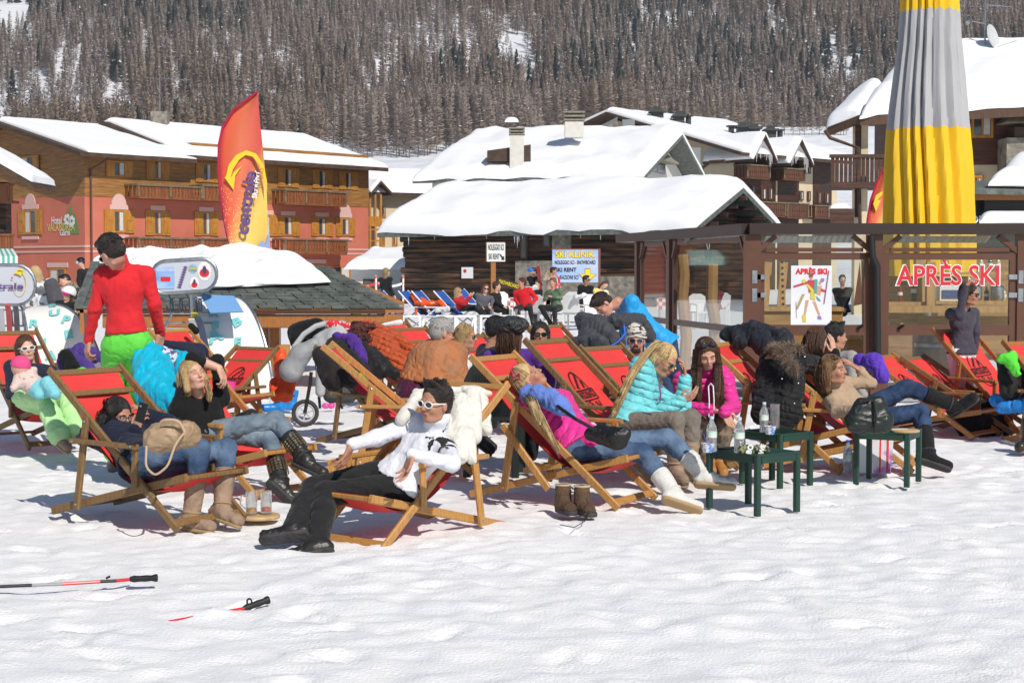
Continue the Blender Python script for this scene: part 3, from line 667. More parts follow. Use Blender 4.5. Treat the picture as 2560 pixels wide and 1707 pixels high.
for px,py,hw_ in((1909,336,30),(2000,348,30)):
 u,z=KF.hit(px,py,1.9);ul=KF.hit(px-hw_,py,1.9)[0];ur=KF.hit(px+hw_,py,1.9)[0];ze_=z-1.9
 for e in(ul,ur):
  A=[KF.w(e,ze_,2.1),KF.w(u,z,2.1),KF.w(u,z,-2.6),KF.w(e,ze_,-2.6)];rr=slab('roof',A,.2,M_dwood,kh)
  snow_sheet('roof_snow',[A[0],A[3],A[2],A[1]]if e==ul else[A[3],A[0],A[1],A[2]],.3,rr,seed=44,n=14,m=10,lump=.03)
 mb=MB();mb.prism([KF.w(ul+.4,ze_-.4,.5),KF.w(ur-.4,ze_-.4,.5),KF.w(u,z-.4,.5)],-KF.n*.3);mb.build('gable_front',M_dp,kh)
M_cop=mat('dark copper',(.04,.045,.042),.5)
for cx_,cy_ in((1640,292),(1697,303),(1855,330),(1885,334),(1926,338)):
 mb=MB();q=at(cx_,cy_,133);s_=.55;mb.box((q[0]-s_*.7,132.4,q[2]-1.6),(q[0]+s_*.7,133.6,q[2]+.3));mb.box((q[0]-s_,132.1,q[2]+.3),(q[0]+s_,133.9,q[2]+.45));mb.box((q[0]-s_*.5,132.5,q[2]+.45),(q[0]+s_*.5,133.5,q[2]+.75));mb.build('roof_vent',M_cop,kh)
for cx_,cy_ in((1652,283),(1721,292),(1828,318),(1950,328)):mb=MB();q=at(cx_,cy_,133);mb.tube([q-V(0,0,2),q],.22,8);mb.tube([q,q+V(0,0,.12)],.4,8);mb.build('roof_pipe',M_cop,kh)
for px,a,b in((1571,300,335),(1735,370,440)):mb=MB();q=at(px,a,124.5);r=at(px,b,124.5);mb.box((q[0]-.45,124.2,r[2]),(q[0]+.45,124.9,q[2]));mb.build('flue',mat('grey flue',(.22,.24,.25),.5),kh)
mb=MB();mb.tube([at(1752,446,123),at(1756,420,122.5),at(1775,405,122),at(1812,403,121)],.12,6);mb.build('drain_pipe',M_dwood,kh)
for pa,pb,n in(((1470,330),(1545,292),30),((1890,372),(1909,352),14),((1909,352),(1932,390),16),((1978,385),(1999,362),12),((1999,362),(2022,402),14)):
 mb=MB()
 for k in range(n):
  t=k/n;q=at(pa[0]*(1-t)+pb[0]*t,pa[1]*(1-t)+pb[1]*t,121.5);mb.beam(q,q-V(0,0,R.uniform(.3,1.1)),.02,.02)
 mb.build('string_lights',mat('white cable lights',(.6,.6,.62),.5),kh)
 # ---- chalet on the right
chal=thing('chalet','large timber chalet with balcony, stone chimney and deep snow roof at the right edge','chalet',(15,62,0))
M_soff=mat('brown soffit boards',(.10,.05,.025),.6,(.06,.03,.016),3,(6,1,1))
YC=58.
e0,e1=at(2150,292,YC),at(2700,262,YC);r0,r1=at(2262,152,YC+7),at(2720,125,YC+7)
P=[e0,e1,r1,r0];rf=slab('roof',P,.3,M_soff,chal);snow_sheet('roof_snow',[p+V(0,0,.02)for p in P],.62,rf,seed=51,n=50,m=22,lump=.14,droop=.12)
w0,w1=at(2068,322,YC+1.),at(2150,290,YC+.2);w2,w3=at(2205,212,YC+7),at(2140,250,YC+8)
P=[w0,w1,w2,w3];rf=slab('roof',P,.28,M_soff,chal);snow_sheet('roof_snow',[p+V(0,0,.02)for p in P],.36,rf,seed=53,n=20,m=16,lump=.05)
xw=at(2232,300,YC+2)[0]
zm=at(2300,412,YC+2)[2]
mb=MB();mb.box((xw,YC+2,zm),(32,YC+5,e0[2]+.35));mb.build('plank_wall',mat('reddish dark planks',(.11,.035,.018),.6,(.06,.02,.012),1.5,(1,1,6),bump=.5,bscale=2,bstretch=(.4,.4,8),bdist=.04),chal)
mb=MB();mb.box((xw+.1,YC+2.1,-.2),(32,YC+4.8,zm));q=at(2152,300,YC+1);mb.box((q[0]-.22,YC+.8,-.2),(q[0]+.22,YC+1.3,e0[2]-.2));mb.build('plaster_wall',M_cream,chal)
mb=MB();a,b=at(2135,300,YC+1),at(2150,300,YC+1);mb.box((a[0],YC+.75,3.4),(b[0],YC+.8,e0[2]-.1));
z0,z1=at(2100,455,YC)[2],at(2100,395,YC)[2];xa,xb=at(2078,400,YC)[0],at(2240,400,YC)[0]
mb.box((xa,YC,z0-.2),(xb,YC+2,z0));
k=xa
while k<xb:mb.box((k,YC,z0),(k+.12,YC+.05,z1));k+=.15
mb.box((xa-.05,YC-.05,z1),(xb,YC+.1,z1+.12));mb.build('balcony',M_dp,chal)
mb=MB();z0,z1=at(2100,556,YC)[2],at(2100,522,YC)[2];mb.box((xa,YC,z0-.6),(at(2140,5,YC)[0],YC+.1,z1));mb.build('lower_balcony',M_dp,chal)
snow_sheet('balcony_snow',[V(xa,YC,z1),V(at(2130,5,YC)[0],YC,z1),V(at(2130,5,YC)[0],YC+.4,z1),V(xa,YC+.4,z1)],.12,chal,n=12,m=6)
mb=MB();mb.tube([at(2062,326,YC+.5),at(2075,345,YC+.5),at(2145,370,YC+.6),at(2150,560,YC+.6)],.07,6);mb.build('drain_pipe',M_dwood,chal)
CHF=Frame(0,YC+2,0)
for a,b,t,d in((2428,2482,287,345),(2236,2262,300,380),(2430,2458,438,470)):
 u0,z1=CHF.hit(a,t);u1,z0=CHF.hit(b,d);window(CHF,u0,u1,z0,z1,chal,frame_m=M_shut)
mb=MB();a,b=at(2515,345,YC+1),at(2600,345,YC+1);mb.box((a[0],YC+.9,-.1),(b[0],YC+2.0,a[2]));mb.build('stone_chimney',M_stone,chal)
mb=MB();mb.box((a[0]+.3,YC+1.0,a[2]),(b[0],YC+1.9,at(2500,312,YC)[2]));mb.build('chimney_opening',M_dwood,chal)
mb=MB();c=at(2545,300,YC+1);mb.add([(a[0]-.1,YC+.7,c[2]-.1),(b[0]+.2,YC+.7,c[2]-.1),(b[0]+.2,YC+2.2,c[2]-.1),(a[0]-.1,YC+2.2,c[2]-.1),(c[0],YC+1.4,c[2]+.45)],[(3,2,1,0),(0,1,4),(1,2,4),(2,3,4),(3,0,4)]);mb.build('chimney_hood',M_cap,chal)
mb=MB();c=at(2462,120,YC+6);mb.tube([c-V(0,0,.5),c+V(0,0,2.0)],.035,6);q=c+V(0,0,.9);mb.tube([q,q+V(-.5,0,.1)],.02,5);mb.lathe(q+V(-.6,0,.1),[(.0,.0),(.16,.06),(.02,.14)],10,(-1,-.4,0))
for k in range(6):mb.tube([c+V(.12*k,-.3,1.6-.01*k),c+V(.12*k,.3,1.6)],.012,4)
mb.tube([c+V(0,0,1.6),c+V(1.0,0,1.55)],.015,4);mb.build('aerial_mast',M_steel,chal)
mb=MB();q=c+V(.15,-.1,.35);mb.lathe(q,[(.02,0),(.35,.06),(.5,.14),(.49,.16),(.3,.08),(0,.03)],18,(.75,-.6,.25));mb.tube([q+V(.05,0,-.4),q+V(.9,-.4,-.15)],.02,5);mb.build('satellite_dish',mat('dish grey',(.5,.52,.52),.4),chal)
# ---- low building at the right edge with slate eave and dark panel
lb=thing('slate_roof_hut','low hut with slate eave, black board and heaped snow at the right edge','hut',(10,36,0))
YL=34.
P=[at(2420,470,YL),at(2700,476,YL),at(2700,450,YL+3),at(2420,452,YL+3)];rf=slab('roof',P,.12,M_slate,lb)
snow_sheet('roof_snow',[at(2470,466,YL),at(2640,470,YL),at(2640,415,YL+2),at(2520,430,YL+2)],.3,rf,seed=60,n=22,m=12,lump=.12)
mb=MB();a,b=at(2430,478,YL+.3),at(2660,500,YL+.3);mb.box((a[0],YL+.3,b[2]),(b[0],YL+.5,a[2]));mb.build('eave_beam',WOOD[2],lb)
mb=MB();a,b=at(2462,486,YL+.6),at(2660,545,YL+.6);mb.box((a[0],YL+.6,b[2]),(b[0],YL+.7,a[2]));mb.box((at(2425,5,YL)[0],YL+.9,0),(b[0],YL+4,a[2]));mb.build('dark_board',mat('black board',(.018,.018,.022),.4),lb)
text('OL',at(2442,550,YL+.5),(1,0,0),(0,0,1),.16,M_white,lb,bold=.02)
snow_sheet('ledge_snow',[at(2450,560,YL-.5),at(2640,562,YL-.5),at(2640,545,YL+.2),at(2450,552,YL+.2)],.14,lb,seed=61,n=22,m=8,lump=.05)
# -- glass windbreak with the bar behind it
M_pf=mat('brown lacquered frame',(.115,.045,.025),.4,(.095,.038,.02),4,spec=.5)
M_pb=mat('dark brown top beam',(.035,.022,.018),.4)
M_corr=mat('corrugated metal',(.35,.37,.39),.35,(.28,.3,.32),3,metal=.6)
YP=20.5
pav=thing('glass_windbreak','brown framed glass windbreak with double doors lettered in red and a poster','windbreak',(5.4,YP,0))
PF=Frame(0,YP,0)
pb=at(1598,700,26.);pc=at(1880,700,YP);PL=Frame(pc[0],YP,math.atan2(pb[1]-YP,pb[0]-pc[0]))
def fbars(fr,name,rects,v0,v1,m,par,px=True):
 mb=MB()
 for a,b,t,d in rects:
  u0,z1=fr.hit(a,t,v1);u1,z0=fr.hit(b,d,v1);fr.box(mb,u0,u1,z0,z1,v0,v1)
 return mb.build(name,m,par)
zt=PF.hit(2200,559)[1];zt0=PF.hit(2200,586)[1]
mb=MB();PF.box(mb,pc[0]-.05,8.4,zt0,zt,-.12,.14);PL.box(mb,0,PL.hit(1560,600)[0],zt0,zt,-.12,.14);mb.build('top_beam',M_pb,pav)
for px,w_ in((1880,.1),(2190,.07),(2550,.05)):
 u=PF.hit(px,700)[0];mb=MB();PF.box(mb,u-w_,u+w_,0,zt0,-.07,.06);mb.build('post',M_pf,pav)
for px in(1679,1598):
 u=PL.hit(px,700)[0];mb=MB();PL.box(mb,u-.07,u+.07,0,zt0,-.06,.06);mb.build('post',M_pf,pav)
def panel(fr,a,b,zlo,zhi,par,v=.0,fw=.05,nm='door'):
 u0,u1=sorted((fr.hit(a,700)[0],fr.hit(b,700)[0]));mb=MB()
 for z0,z1 in((zlo,zlo+fw),(zhi-fw,zhi)):fr.box(mb,u0,u1,z0,z1,v-.03,v+.03)
 for x0,x1 in((u0,u0+fw),(u1-fw,u1)):fr.box(mb,x0,x1,zlo+fw,zhi-fw,v-.03,v+.03)
 d=mb.build(nm,M_pf,par)
 g=MB();fr.box(g,u0+fw,u1-fw,zlo+fw,zhi-fw,v-.004,v+.004);g.build('pane',M_pane,d);return d,u0,u1
zr0,zr1=PF.hit(2200,838)[1],PF.hit(2200,816)[1];zh0,zh1=PF.hit(2200,652)[1],PF.hit(2200,632)[1]
for a,b in((1893,2176),(2204,2540)):
 d,u0,u1=panel(PF,a,b,.02,zh1,pav,fw=.085)
 mb=MB();PF.box(mb,u0+.085,u1-.085,zr0,zr1+.02,-.028,.028);mb.build('mid_rail',M_pf,d)
 mb=MB();PF.box(mb,u0+.1,u1-.1,zh1+.01,zh1+.06,-.05,.05);mb.build('transom',M_pf,pav)
 mb=MB();PF.box(mb,u0,u1,zh1+.06,zt0,-.004,.004);mb.build('pane',M_pane,pav)
 for s,e in((1,u0),(-1,u1)):
  mb=MB();mb.beam(PF.w(e-.02*s,zt0-.22,.02),PF.w(e+.22*s,zt0-.02,.02),.05,.06);mb.build('brace',M_pf,pav)
 mb=MB();hx=u1-.16 if a<2000 else u0+.2;mb.beam(PF.w(hx,zr1-.03,.04),PF.w(hx+.05,zr1+.02,.1),.025,.03);mb.build('handle',M_black,d)
 for z in(1.5,1.28):
  e=u0-.04 if a<2000 else u1+.04;s=1 if a<2000 else-1
  mb=MB();PF.box(mb,e-.03,e+.03,z-.08,z+.08,.03,.07);PF.box(mb,min(e,e+.14*s),max(e,e+.14*s),z-.03,z+.03,.03,.06);mb.build('hinge',M_steel,d)
d,u0,u1=panel(PF,2557,2700,.02,zh1,pav,fw=.085)
ul=[PL.hit(p,700)[0]for p in(1868,1690,1669,1608)]
for a,b in((1868,1686),(1672,1605)):
 d,u0,u1=panel(PL,a,b,.02,zt0-.02,pav,fw=.06,nm='side_panel');mb=MB();PL.box(mb,u0+.06,u1-.06,.80,.88,-.028,.028);mb.build('mid_rail',M_pf,d)
 for s,e in((1,u0),(-1,u1)):
  mb=MB();mb.beam(PL.w(e,zt0-.26,.02),PL.w(e+.2*s,zt0-.03,.02),.05,.05);mb.build('brace',M_pf,pav)
M_red=mat('red vinyl lettering',(.62,.02,.03),.5);M_wv=mat('white vinyl',(.78,.78,.78),.5)
a=PF.hit(2240,690,.01);b=PF.hit(2504,690,.01);c=PF.w((a[0]+b[0])/2,a[1]-.005,.012);wt=b[0]-a[0]
text('APRÈS SKI',c,(1,0,0),(0,0,1),.245,M_wv,pav,width=wt,bold=.045,ext=.002)
text('APRÈS SKI',c,(1,0,0),(0,0,1),.24,M_red,pav,width=wt-.035,bold=.018,ext=.006)
# poster taped on the glass: generic drawing of skiers
po=thing('poster','white poster headed in red with a drawing of colourful skiers, taped to the glass door','poster',at(2028,740,YP-.02))
a,b=at(1978,664,YP-.02),at(2079,813,YP-.02)
mb=MB();mb.box((a[0],YP-.016,b[2]),(b[0],YP-.010,a[2]));mb.build('paper',mat('poster paper',(.62,.64,.70),.6,(.74,.75,.78),1.5),po)
text('APRÈS SKI',((a[0]+b[0])/2,YP-.017,a[2]-.075),(1,0,0),(0,0,1),.065,M_red,po,width=(b[0]-a[0])*.78,bold=.05)
def blob(col,pts,nm='skier_drawing',par=po,y=YP-.019):
 mb=MB()
 for p in pts:
  q=[V(a[0]+(b[0]-a[0])*x,y,b[2]+(a[2]-b[2])*z)for x,z in p];mb.prism(q,(0,-.001,0))
 mb.build(nm,mat('print '+str(col),col,.6),par)
E8=lambda x,z,rx,rz:[(x+rx*cos(t),z+rz*sin(t))for t in np.linspace(0,2*pi,11)[:-1]]
blob((.55,.30,.20),[E8(.49,.80,.05,.035),E8(.34,.71,.04,.03),E8(.71,.71,.04,.03),[(.36,.42),(.44,.42),(.36,.16),(.31,.16)],[(.53,.40),(.6,.4),(.72,.18),(.67,.17)],[(.64,.66),(.76,.66),(.72,.50),(.62,.52)]])
blob((.5,.05,.08),[[(.41,.76),(.57,.76),(.56,.55),(.43,.55)],[(.05,.66),(.07,.63),(.42,.70),(.42,.74)],[(.74,.62),(.86,.58),(.86,.55),(.72,.57)]],y=YP-.0205)
blob((.62,.48,.05),[[(.40,.70),(.55,.60),(.6,.42),(.47,.44),(.48,.58),(.38,.66)],E8(.31,.74,.045,.035),[(.27,.17),(.36,.17),(.38,.06),(.30,.05)]],y=YP-.022)
blob((.08,.30,.32),[[(.57,.77),(.65,.77),(.63,.55),(.56,.52)],[(.6,.50),(.7,.44),(.74,.40),(.66,.42)]],y=YP-.0235)
blob((.32,.16,.38),[E8(.77,.76,.05,.03),[(.66,.16),(.73,.16),(.76,.10),(.66,.11)]],y=YP-.025)
blob((.38,.30,.14),[[(.12,.28),(.18,.28),(.34,.52),(.27,.52)]],y=YP-.0265)
blob((.25,.07,.09),[[(.80,.36),(.82,.36),(.93,.92),(.91,.92)],[(.12,.40),(.13,.40),(.15,.12),(.14,.12)],E8(.49,.84,.055,.03)],y=YP-.028)
# corrugated eave strips of the bar behind the glass
M_g=mat('grey roof sheet',(.3,.33,.36),.4,metal=.3)
for a_,b_ in((1715,1850),(1915,2140),(2240,2480)):
 mb=MB();Yc=23.;p,q=at(a_,590,Yc),at(b_,590,Yc);n=int((q[0]-p[0])/.018)
 top=[V(p[0]+(q[0]-p[0])*k/n,Yc+.03*sin(k*1.25),p[2])for k in range(n+1)]
 v_=top+[t-V(0,-.25,.09)for t in top];mb.add(v_,[(k,k+1,n+2+k,n+1+k)for k in range(n)]);mb.build('corrugated_strip',M_corr,None,True,('corrugated metal strip hanging behind the '+{1715:'left side glass',1915:'poster door',2240:'lettered door'}[a_],'roof edge','corrugated strips over the bar'))
mb=MB();mb.tube([at(2178,588,YP-.15),at(2180,640,YP-.15),at(2192,665,YP-.15),at(2194,930,YP-.15)],.045,10);mb.build('drain_pipe',M_black,None,True,('black plastic downpipe between the two glass doors','pipe'))
# bar interior
M_pine=mat('pine boards',(.42,.24,.09),.6,(.30,.16,.055),3,(1,1,8),bump=.2,bscale=6,bstretch=(1,1,10))
M_trunk=mat('debarked pine trunk',(.50,.30,.12),.6,(.36,.20,.075),5,(3,3,.5),bump=.3,bscale=6)
def bxp(mb,a,b,t,d,Y,dep):p,q=at(a,t,Y),at(b,d,Y);mb.box((p[0],Y,q[2]),(q[0],Y+dep,p[2]))
for i,(px,t,d)in enumerate(((1705,636,905),(1778,660,900))):
 p,q=at(px,t,24.5),at(px+12,d+40,24.5);mb=MB();n=6
 mb.sweep([p*(1-k/n)+q*k/n+V(.02*sin(k*2.1+i),0,0)for k in range(n+1)],[(.085*cos(a),.085*sin(a))for a in np.linspace(0,2*pi,9)[:-1]])
 if i==0:mb.tube([at(1700,650,24.5),at(1716,643,24.5)],.035,6)
 mb.build('timber_post',M_trunk,None,True,('rough pale trunk post with a branch stub behind the side glass' if i==0 else 'rough pale trunk post carrying a hanging lantern behind the side glass','post','trunk posts of the bar'))
t=thing('hanging_lantern','dark lantern hanging by white cord from the trunk post behind glass','lantern',at(1772,640,24.2))
mb=MB();mb.tube([at(1762,592,24.2),at(1770,625,24.2)],.006,4);mb.tube([at(1776,592,24.2),at(1772,625,24.2)],.006,4);mb.build('cord',M_white,t)
mb=MB();q=at(1772,640,24.2);mb.lathe(q-V(0,0,.07),[(.03,0),(.05,.02),(.06,.1),(.075,.12),(.02,.16)],10);mb.build('lantern_body',M_black,t,True)
for i,(a,b,t,d,Y)in enumerate(((1905,1940,655,830,23),(1945,1972,655,815,23.3))):
 mb=MB();p,q=at(a+16,t,Y),at(a+2,d,Y);mb.beam(p,q,.1,.03,side=(1,0,0));mb.build('plank',M_trunk,None,False,('long leaning board behind the poster door, %s'%('the left one' if i==0 else 'the right one'),'board','boards leaning behind the glass'))
mb=MB();p,q=at(1955,655,22.8),at(1958,790,22.8);mb.beam(p,q,.07,.02,side=(1,0,0));b_=mb.build('glass_rack',M_trunk,None,False,('narrow upright board drilled with a column of dark holes','rack'))
mb=MB()
for k in range(9):c=p*(1-k/9)+q*k/9;mb.lathe(c+V(0,-.011,0),[(.02,0),(.02,-.004)],8,(0,1,0))
mb.build('holes',M_black,b_)
bar=thing('bar_counter','rustic pine bar counter with shelves behind the lettered glass door','bar',at(2400,900,22.4)*V(1,1,0))
mb=MB();bxp(mb,2215,2580,766,782,22.0,.5);mb.build('counter_top',M_trunk,bar)
mb=MB();bxp(mb,2300,2600,790,838,22.3,.05);bxp(mb,2300,2600,842,900,22.32,.05);mb.build('front_boards',M_pine,bar)
mb=MB();bxp(mb,2200,2330,755,764,23.0,.3);bxp(mb,2340,2600,752,760,23.0,.3);bxp(mb,2340,2600,680,687,23.4,.2);mb.build('shelf',M_trunk,bar)
mb=MB();bxp(mb,2318,2338,655,770,22.9,.1);bxp(mb,2290,2312,640,770,23.2,.15);bxp(mb,2560,2580,640,800,23,.1);mb.build('upright',M_trunk,bar)
mb=MB();bxp(mb,2205,2600,640,900,25.2,.1);mb.build('back_wall',mat('back bar timber',(.34,.20,.09),.7,(.22,.12,.05),3,(1,1,8)),bar)
cw=thing('counter_case','pine counter block behind the poster door','counter',at(2000,900,22.6)*V(1,1,0))
mb=MB();bxp(mb,1893,2105,778,1010,22.6,.6);mb.build('front_boards',M_pine,cw);mb=MB();bxp(mb,1888,2110,768,778,22.55,.7);mb.build('counter_top',M_trunk,cw)
cw2=thing('wooden_crate','light pine crate standing in front of the glass right of the dark haired man','crate',at(2140,960,22)*V(1,1,0))
mb=MB();bxp(mb,2098,2170,848,1000,21.9,.5);mb.build('crate_sides',M_pine,cw2)
mb=MB();bxp(mb,2092,2176,838,848,21.85,.6);mb.build('crate_lid',M_trunk,cw2)
brl=thing('barrel','old oak barrel with steel hoops behind the lower glass of the lettered door','barrel',at(2345,1010,22.2)*V(1,1,0))
c=at(2350,1000,21.6);c[2]=0
mb=MB();mb.lathe(c,[(.26,0),(.31,.2),(.33,.42),(.31,.65),(.26,.85),(.25,.84)],20);mb.build('staves',mat('oak staves',(.16,.10,.06),.7,(.10,.06,.035),4,(6,6,1)),brl,True)
for z,r in((.1,.285),(.28,.327),(.6,.322),(.76,.292)):mb=MB();mb.lathe(c,[(r,z),(r+.006,z),(r+.006,z+.045),(r,z+.045)],20);mb.build('hoop',M_steel,brl,True)
def bottle(p,h,m,capm,label,parent=None,lab=None,group=None,r=None,labcol=None,name='bottle',n=12,ribs=True,catg='bottle'):
 t=thing(name,label,catg,p,0,group);r=r or h*.14
 prof=[(r*.9,0),(r,h*.03)]
 if ribs:
  for k in range(6):z=.08+k*.045;prof+=[(r,h*z),(r*.94,h*(z+.02))]
 prof+=[(r,h*.38),(r,h*.62),(r*.85,h*.72),(r*.4,h*.86),(r*.36,h*.93)]
 mb=MB();mb.lathe(p,prof,n);mb.build('bottle_body',m,t,True)
 mb=MB();mb.lathe(p,[(r*.42,h*.92),(r*.42,h)],n);mb.build('cap',capm,t,True)
 if lab:mb=MB();mb.lathe(p,[(r*1.01,h*.40),(r*1.015,h*.41),(r*1.015,h*.56),(r*1.01,h*.57)],n);mb.build('label_band',lab,t,True)
 return t
M_bg=mat('green bottle glass',(.02,.09,.03),.1,spec=.8);M_br=mat('red bottle glass',(.22,.02,.015),.15,spec=.8);M_by=mat('pale bottle glass',(.45,.42,.2),.15,spec=.8)
for i,(px,py,h,m,lb_)in enumerate(((2250,757,.26,M_br,'red bottle on the bar shelf left'),(2284,757,.34,M_black,'tall dark bottle with red label on the bar shelf'),(2510,757,.2,M_by,'small yellow bottle at the right end of the bar shelf'),(2466,757,.22,M_black,'black bottle beside the steel urns'),(2452,678,.2,M_by,'clear bottle on the upper bar shelf'),(2475,678,.2,M_bg,'green bottle on the upper bar shelf'),(2495,678,.2,M_by,'amber bottle near the end of the upper bar shelf'))):
 bottle(at(px,py,23.2 if py>700 else 23.5),h,m,M_black,lb_,ribs=False,lab=M_white,r=.035)
for i,px in enumerate((2437,2492)):
 t=thing('steel_urn','brushed steel drink urn on the bar shelf, the %s of two'%('left' if i==0 else 'right'),'urn',at(px,757,23.1));q=at(px,757,23.1)
 mb=MB();mb.lathe(q,[(.07,0),(.075,.02),(.10,.08),(.10,.2),(.095,.22)],16);mb.build('urn_body',M_steel,t,True);mb=MB();mb.lathe(q,[(.1,.22),(.04,.25),(.01,.28)],12);mb.build('lid',M_black,t,True)
t=thing('coffee_machine','white box shaped machine with dark front on the bar shelf','machine',at(2378,757,23.1));mb=MB();bxp(mb,2350,2405,715,757,23.05,.25);mb.build('housing',M_white,t);mb=MB();bxp(mb,2356,2398,725,745,23.03,.02);mb.build('front_panel',mat('blue screen',(.06,.09,.25),.3),t)
# -- closed giant parasol
um=thing('closed_parasol','giant closed parasol in yellow and grey standing behind the glass windbreak','parasol',at(2318,1010,25)*V(1,1,0))
YU=25.;levels=[(-60,2255,2390),(30,2254,2395),(110,2249,2400),(318,2221,2420),(420,2214,2428),(560,2210,2431),(620,2206,2434),(690,2212,2432)]
def ump(y0,y1):
 rows=[];ys_=np.linspace(y0,y1,14)
 for y in ys_:
  l=np.interp(y,[q[0]for q in levels],[q[1]for q in levels]);r=np.interp(y,[q[0]for q in levels],[q[2]for q in levels]);c=at((l+r)/2,y,YU);rad=(r-l)/2/F*YU
  row=[]
  for k in range(144):
   a=2*pi*k/144;tt=(y+60)/750
   ph=a+.10*sin(tt*5);w_=abs(sin(ph*8.5+1.1*sin(3*ph)))**.6;g_=rad*(.80+.22*w_+.03*sin(ph*31+3*tt))
   row.append(c+V(g_*cos(a),g_*sin(a)*.9,(.018*sin(17*a)if y in(y0,y1)and y in(30,324)else 0)))
  rows.append(row)
 return rows
M_uy=mat('yellow parasol cloth',(.80,.50,.015),.6,(.74,.45,.012),1,bump=.15,bscale=5);M_ug=mat('grey parasol cloth',(.42,.42,.43),.6,(.37,.37,.385),1,bump=.15,bscale=5)
for y0,y1,m,nm in((-60,30,M_uy,'canopy'),(30,324,M_ug,'canopy_band'),(324,690,M_uy,'canopy')):
 rows=ump(y0,y1);mb=MB();n=144;mb.v=[tuple(p)for r_ in rows for p in r_]
 mb.f=[(i*n+j,(i+1)*n+j,(i+1)*n+(j+1)%n,i*n+(j+1)%n)for i in range(13)for j in range(n)];mb.m=[0]*len(mb.f);o=mb.build(nm,m,um,True)
 for pl in o.data.polygons:pl.use_smooth=True
mb=MB();q=at(2320,690,YU);mb.tube([V(q[0],YU,0),V(q[0],YU,3.2)],.06,10);mb.build('pole',M_steel,um,True)
# -- feather flags
M_fr=bpy.data.materials.new('printed flag cloth');M_fr.use_nodes=True
def flag_mat():
 t=M_fr.node_tree;b=t.nodes['Principled BSDF'];N=t.nodes.new;L=t.links.new;b.inputs['Roughness'].default_value=.6
 tc=N('ShaderNodeTexCoord');uv=N('ShaderNodeSeparateXYZ');L(tc.outputs['UV'],uv.inputs[0])
 def rmp(src,st):
  r=N('ShaderNodeValToRGB');e=r.color_ramp.elements;e[0].position=st[0][0];e[0].color=(*st[0][1],1);e[1].position=st[-1][0];e[1].color=(*st[-1][1],1)
  for p,c in st[1:-1]:q=e.new(p);q.color=(*c,1)
  L(src,r.inputs[0]);return r
 def mth(op,a,b_=0.,c=None):
  m=N('ShaderNodeMath');m.operation=op
  for i,x in enumerate((a,b_)if c is None else(a,b_,c)):
   if isinstance(x,(int,float)):m.inputs[i].default_value=x
   else:L(x,m.inputs[i])
  return m.outputs[0]
 u,v=uv.outputs[0],uv.outputs[1]
 red=rmp(u,[(0,(.45,.02,.05)),(.12,(.68,.10,.04)),(.5,(.70,.17,.08)),(1,(.52,.06,.05))])
 k=mth('ADD',mth('MULTIPLY',u,.5),mth('MULTIPLY',v,-1.25));k=mth('ADD',k,.62)
 yel=rmp(k,[(.14,(0,0,0)),(.40,(1,1,1))]);mx=N('ShaderNodeMix');mx.data_type='RGBA'
 L(yel.outputs[0],mx.inputs[0]);L(red.outputs[0],mx.inputs[6]);mx.inputs[7].default_value=(.78,.56,.12,1)
 nz=N('ShaderNodeTexVoronoi');nz.inputs['Scale'].default_value=26;mp=N('ShaderNodeMapping');mp.inputs['Scale'].default_value=(1,3.6,1);L(tc.outputs['UV'],mp.inputs[0]);L(mp.outputs[0],nz.inputs['Vector'])
 thr=rmp(mth('ADD',mth('MULTIPLY',v,-.9),mth('MULTIPLY',u,.25)),[(0,(0,0,0)),(.01,(.3,.3,.3))])
 band=mth('MULTIPLY',mth('SUBTRACT',.84,v),.62);dot=mth('LESS_THAN',nz.outputs['Distance'],band)
 fl=mth('MULTIPLY',dot,mth('LESS_THAN',v,.78))
 sel=mth('MULTIPLY',fl,mth('LESS_THAN',mth('ABSOLUTE',mth('SUBTRACT',k,.16)),.30))
 mx2=N('ShaderNodeMix');mx2 .data_type='RGBA';L(mth('MULTIPLY',sel,.85),mx2 .inputs[0]);L(mx.outputs[2],mx2 .inputs[6]);mx2 .inputs[7].default_value=(.80,.62,.30,1)
 wh=rmp(mth('ADD',mth('MULTIPLY',u,.6),mth('MULTIPLY',v,-1)),[(.17,(0,0,0)),(.32,(1,1,1))]);mx3=N('ShaderNodeMix');mx3 .data_type='RGBA'
 L(wh.outputs[0],mx3 .inputs[0]);L(mx2 .outputs[2],mx3 .inputs[6]);mx3 .inputs[7].default_value=(.62,.66,.78,1);L(mx3 .outputs[2],b.inputs['Base Color'])
flag_mat()
M_fy=mat('flag yellow',(.75,.56,.03),.6);M_fp=mat('flag purple',(.13,.07,.22),.6)
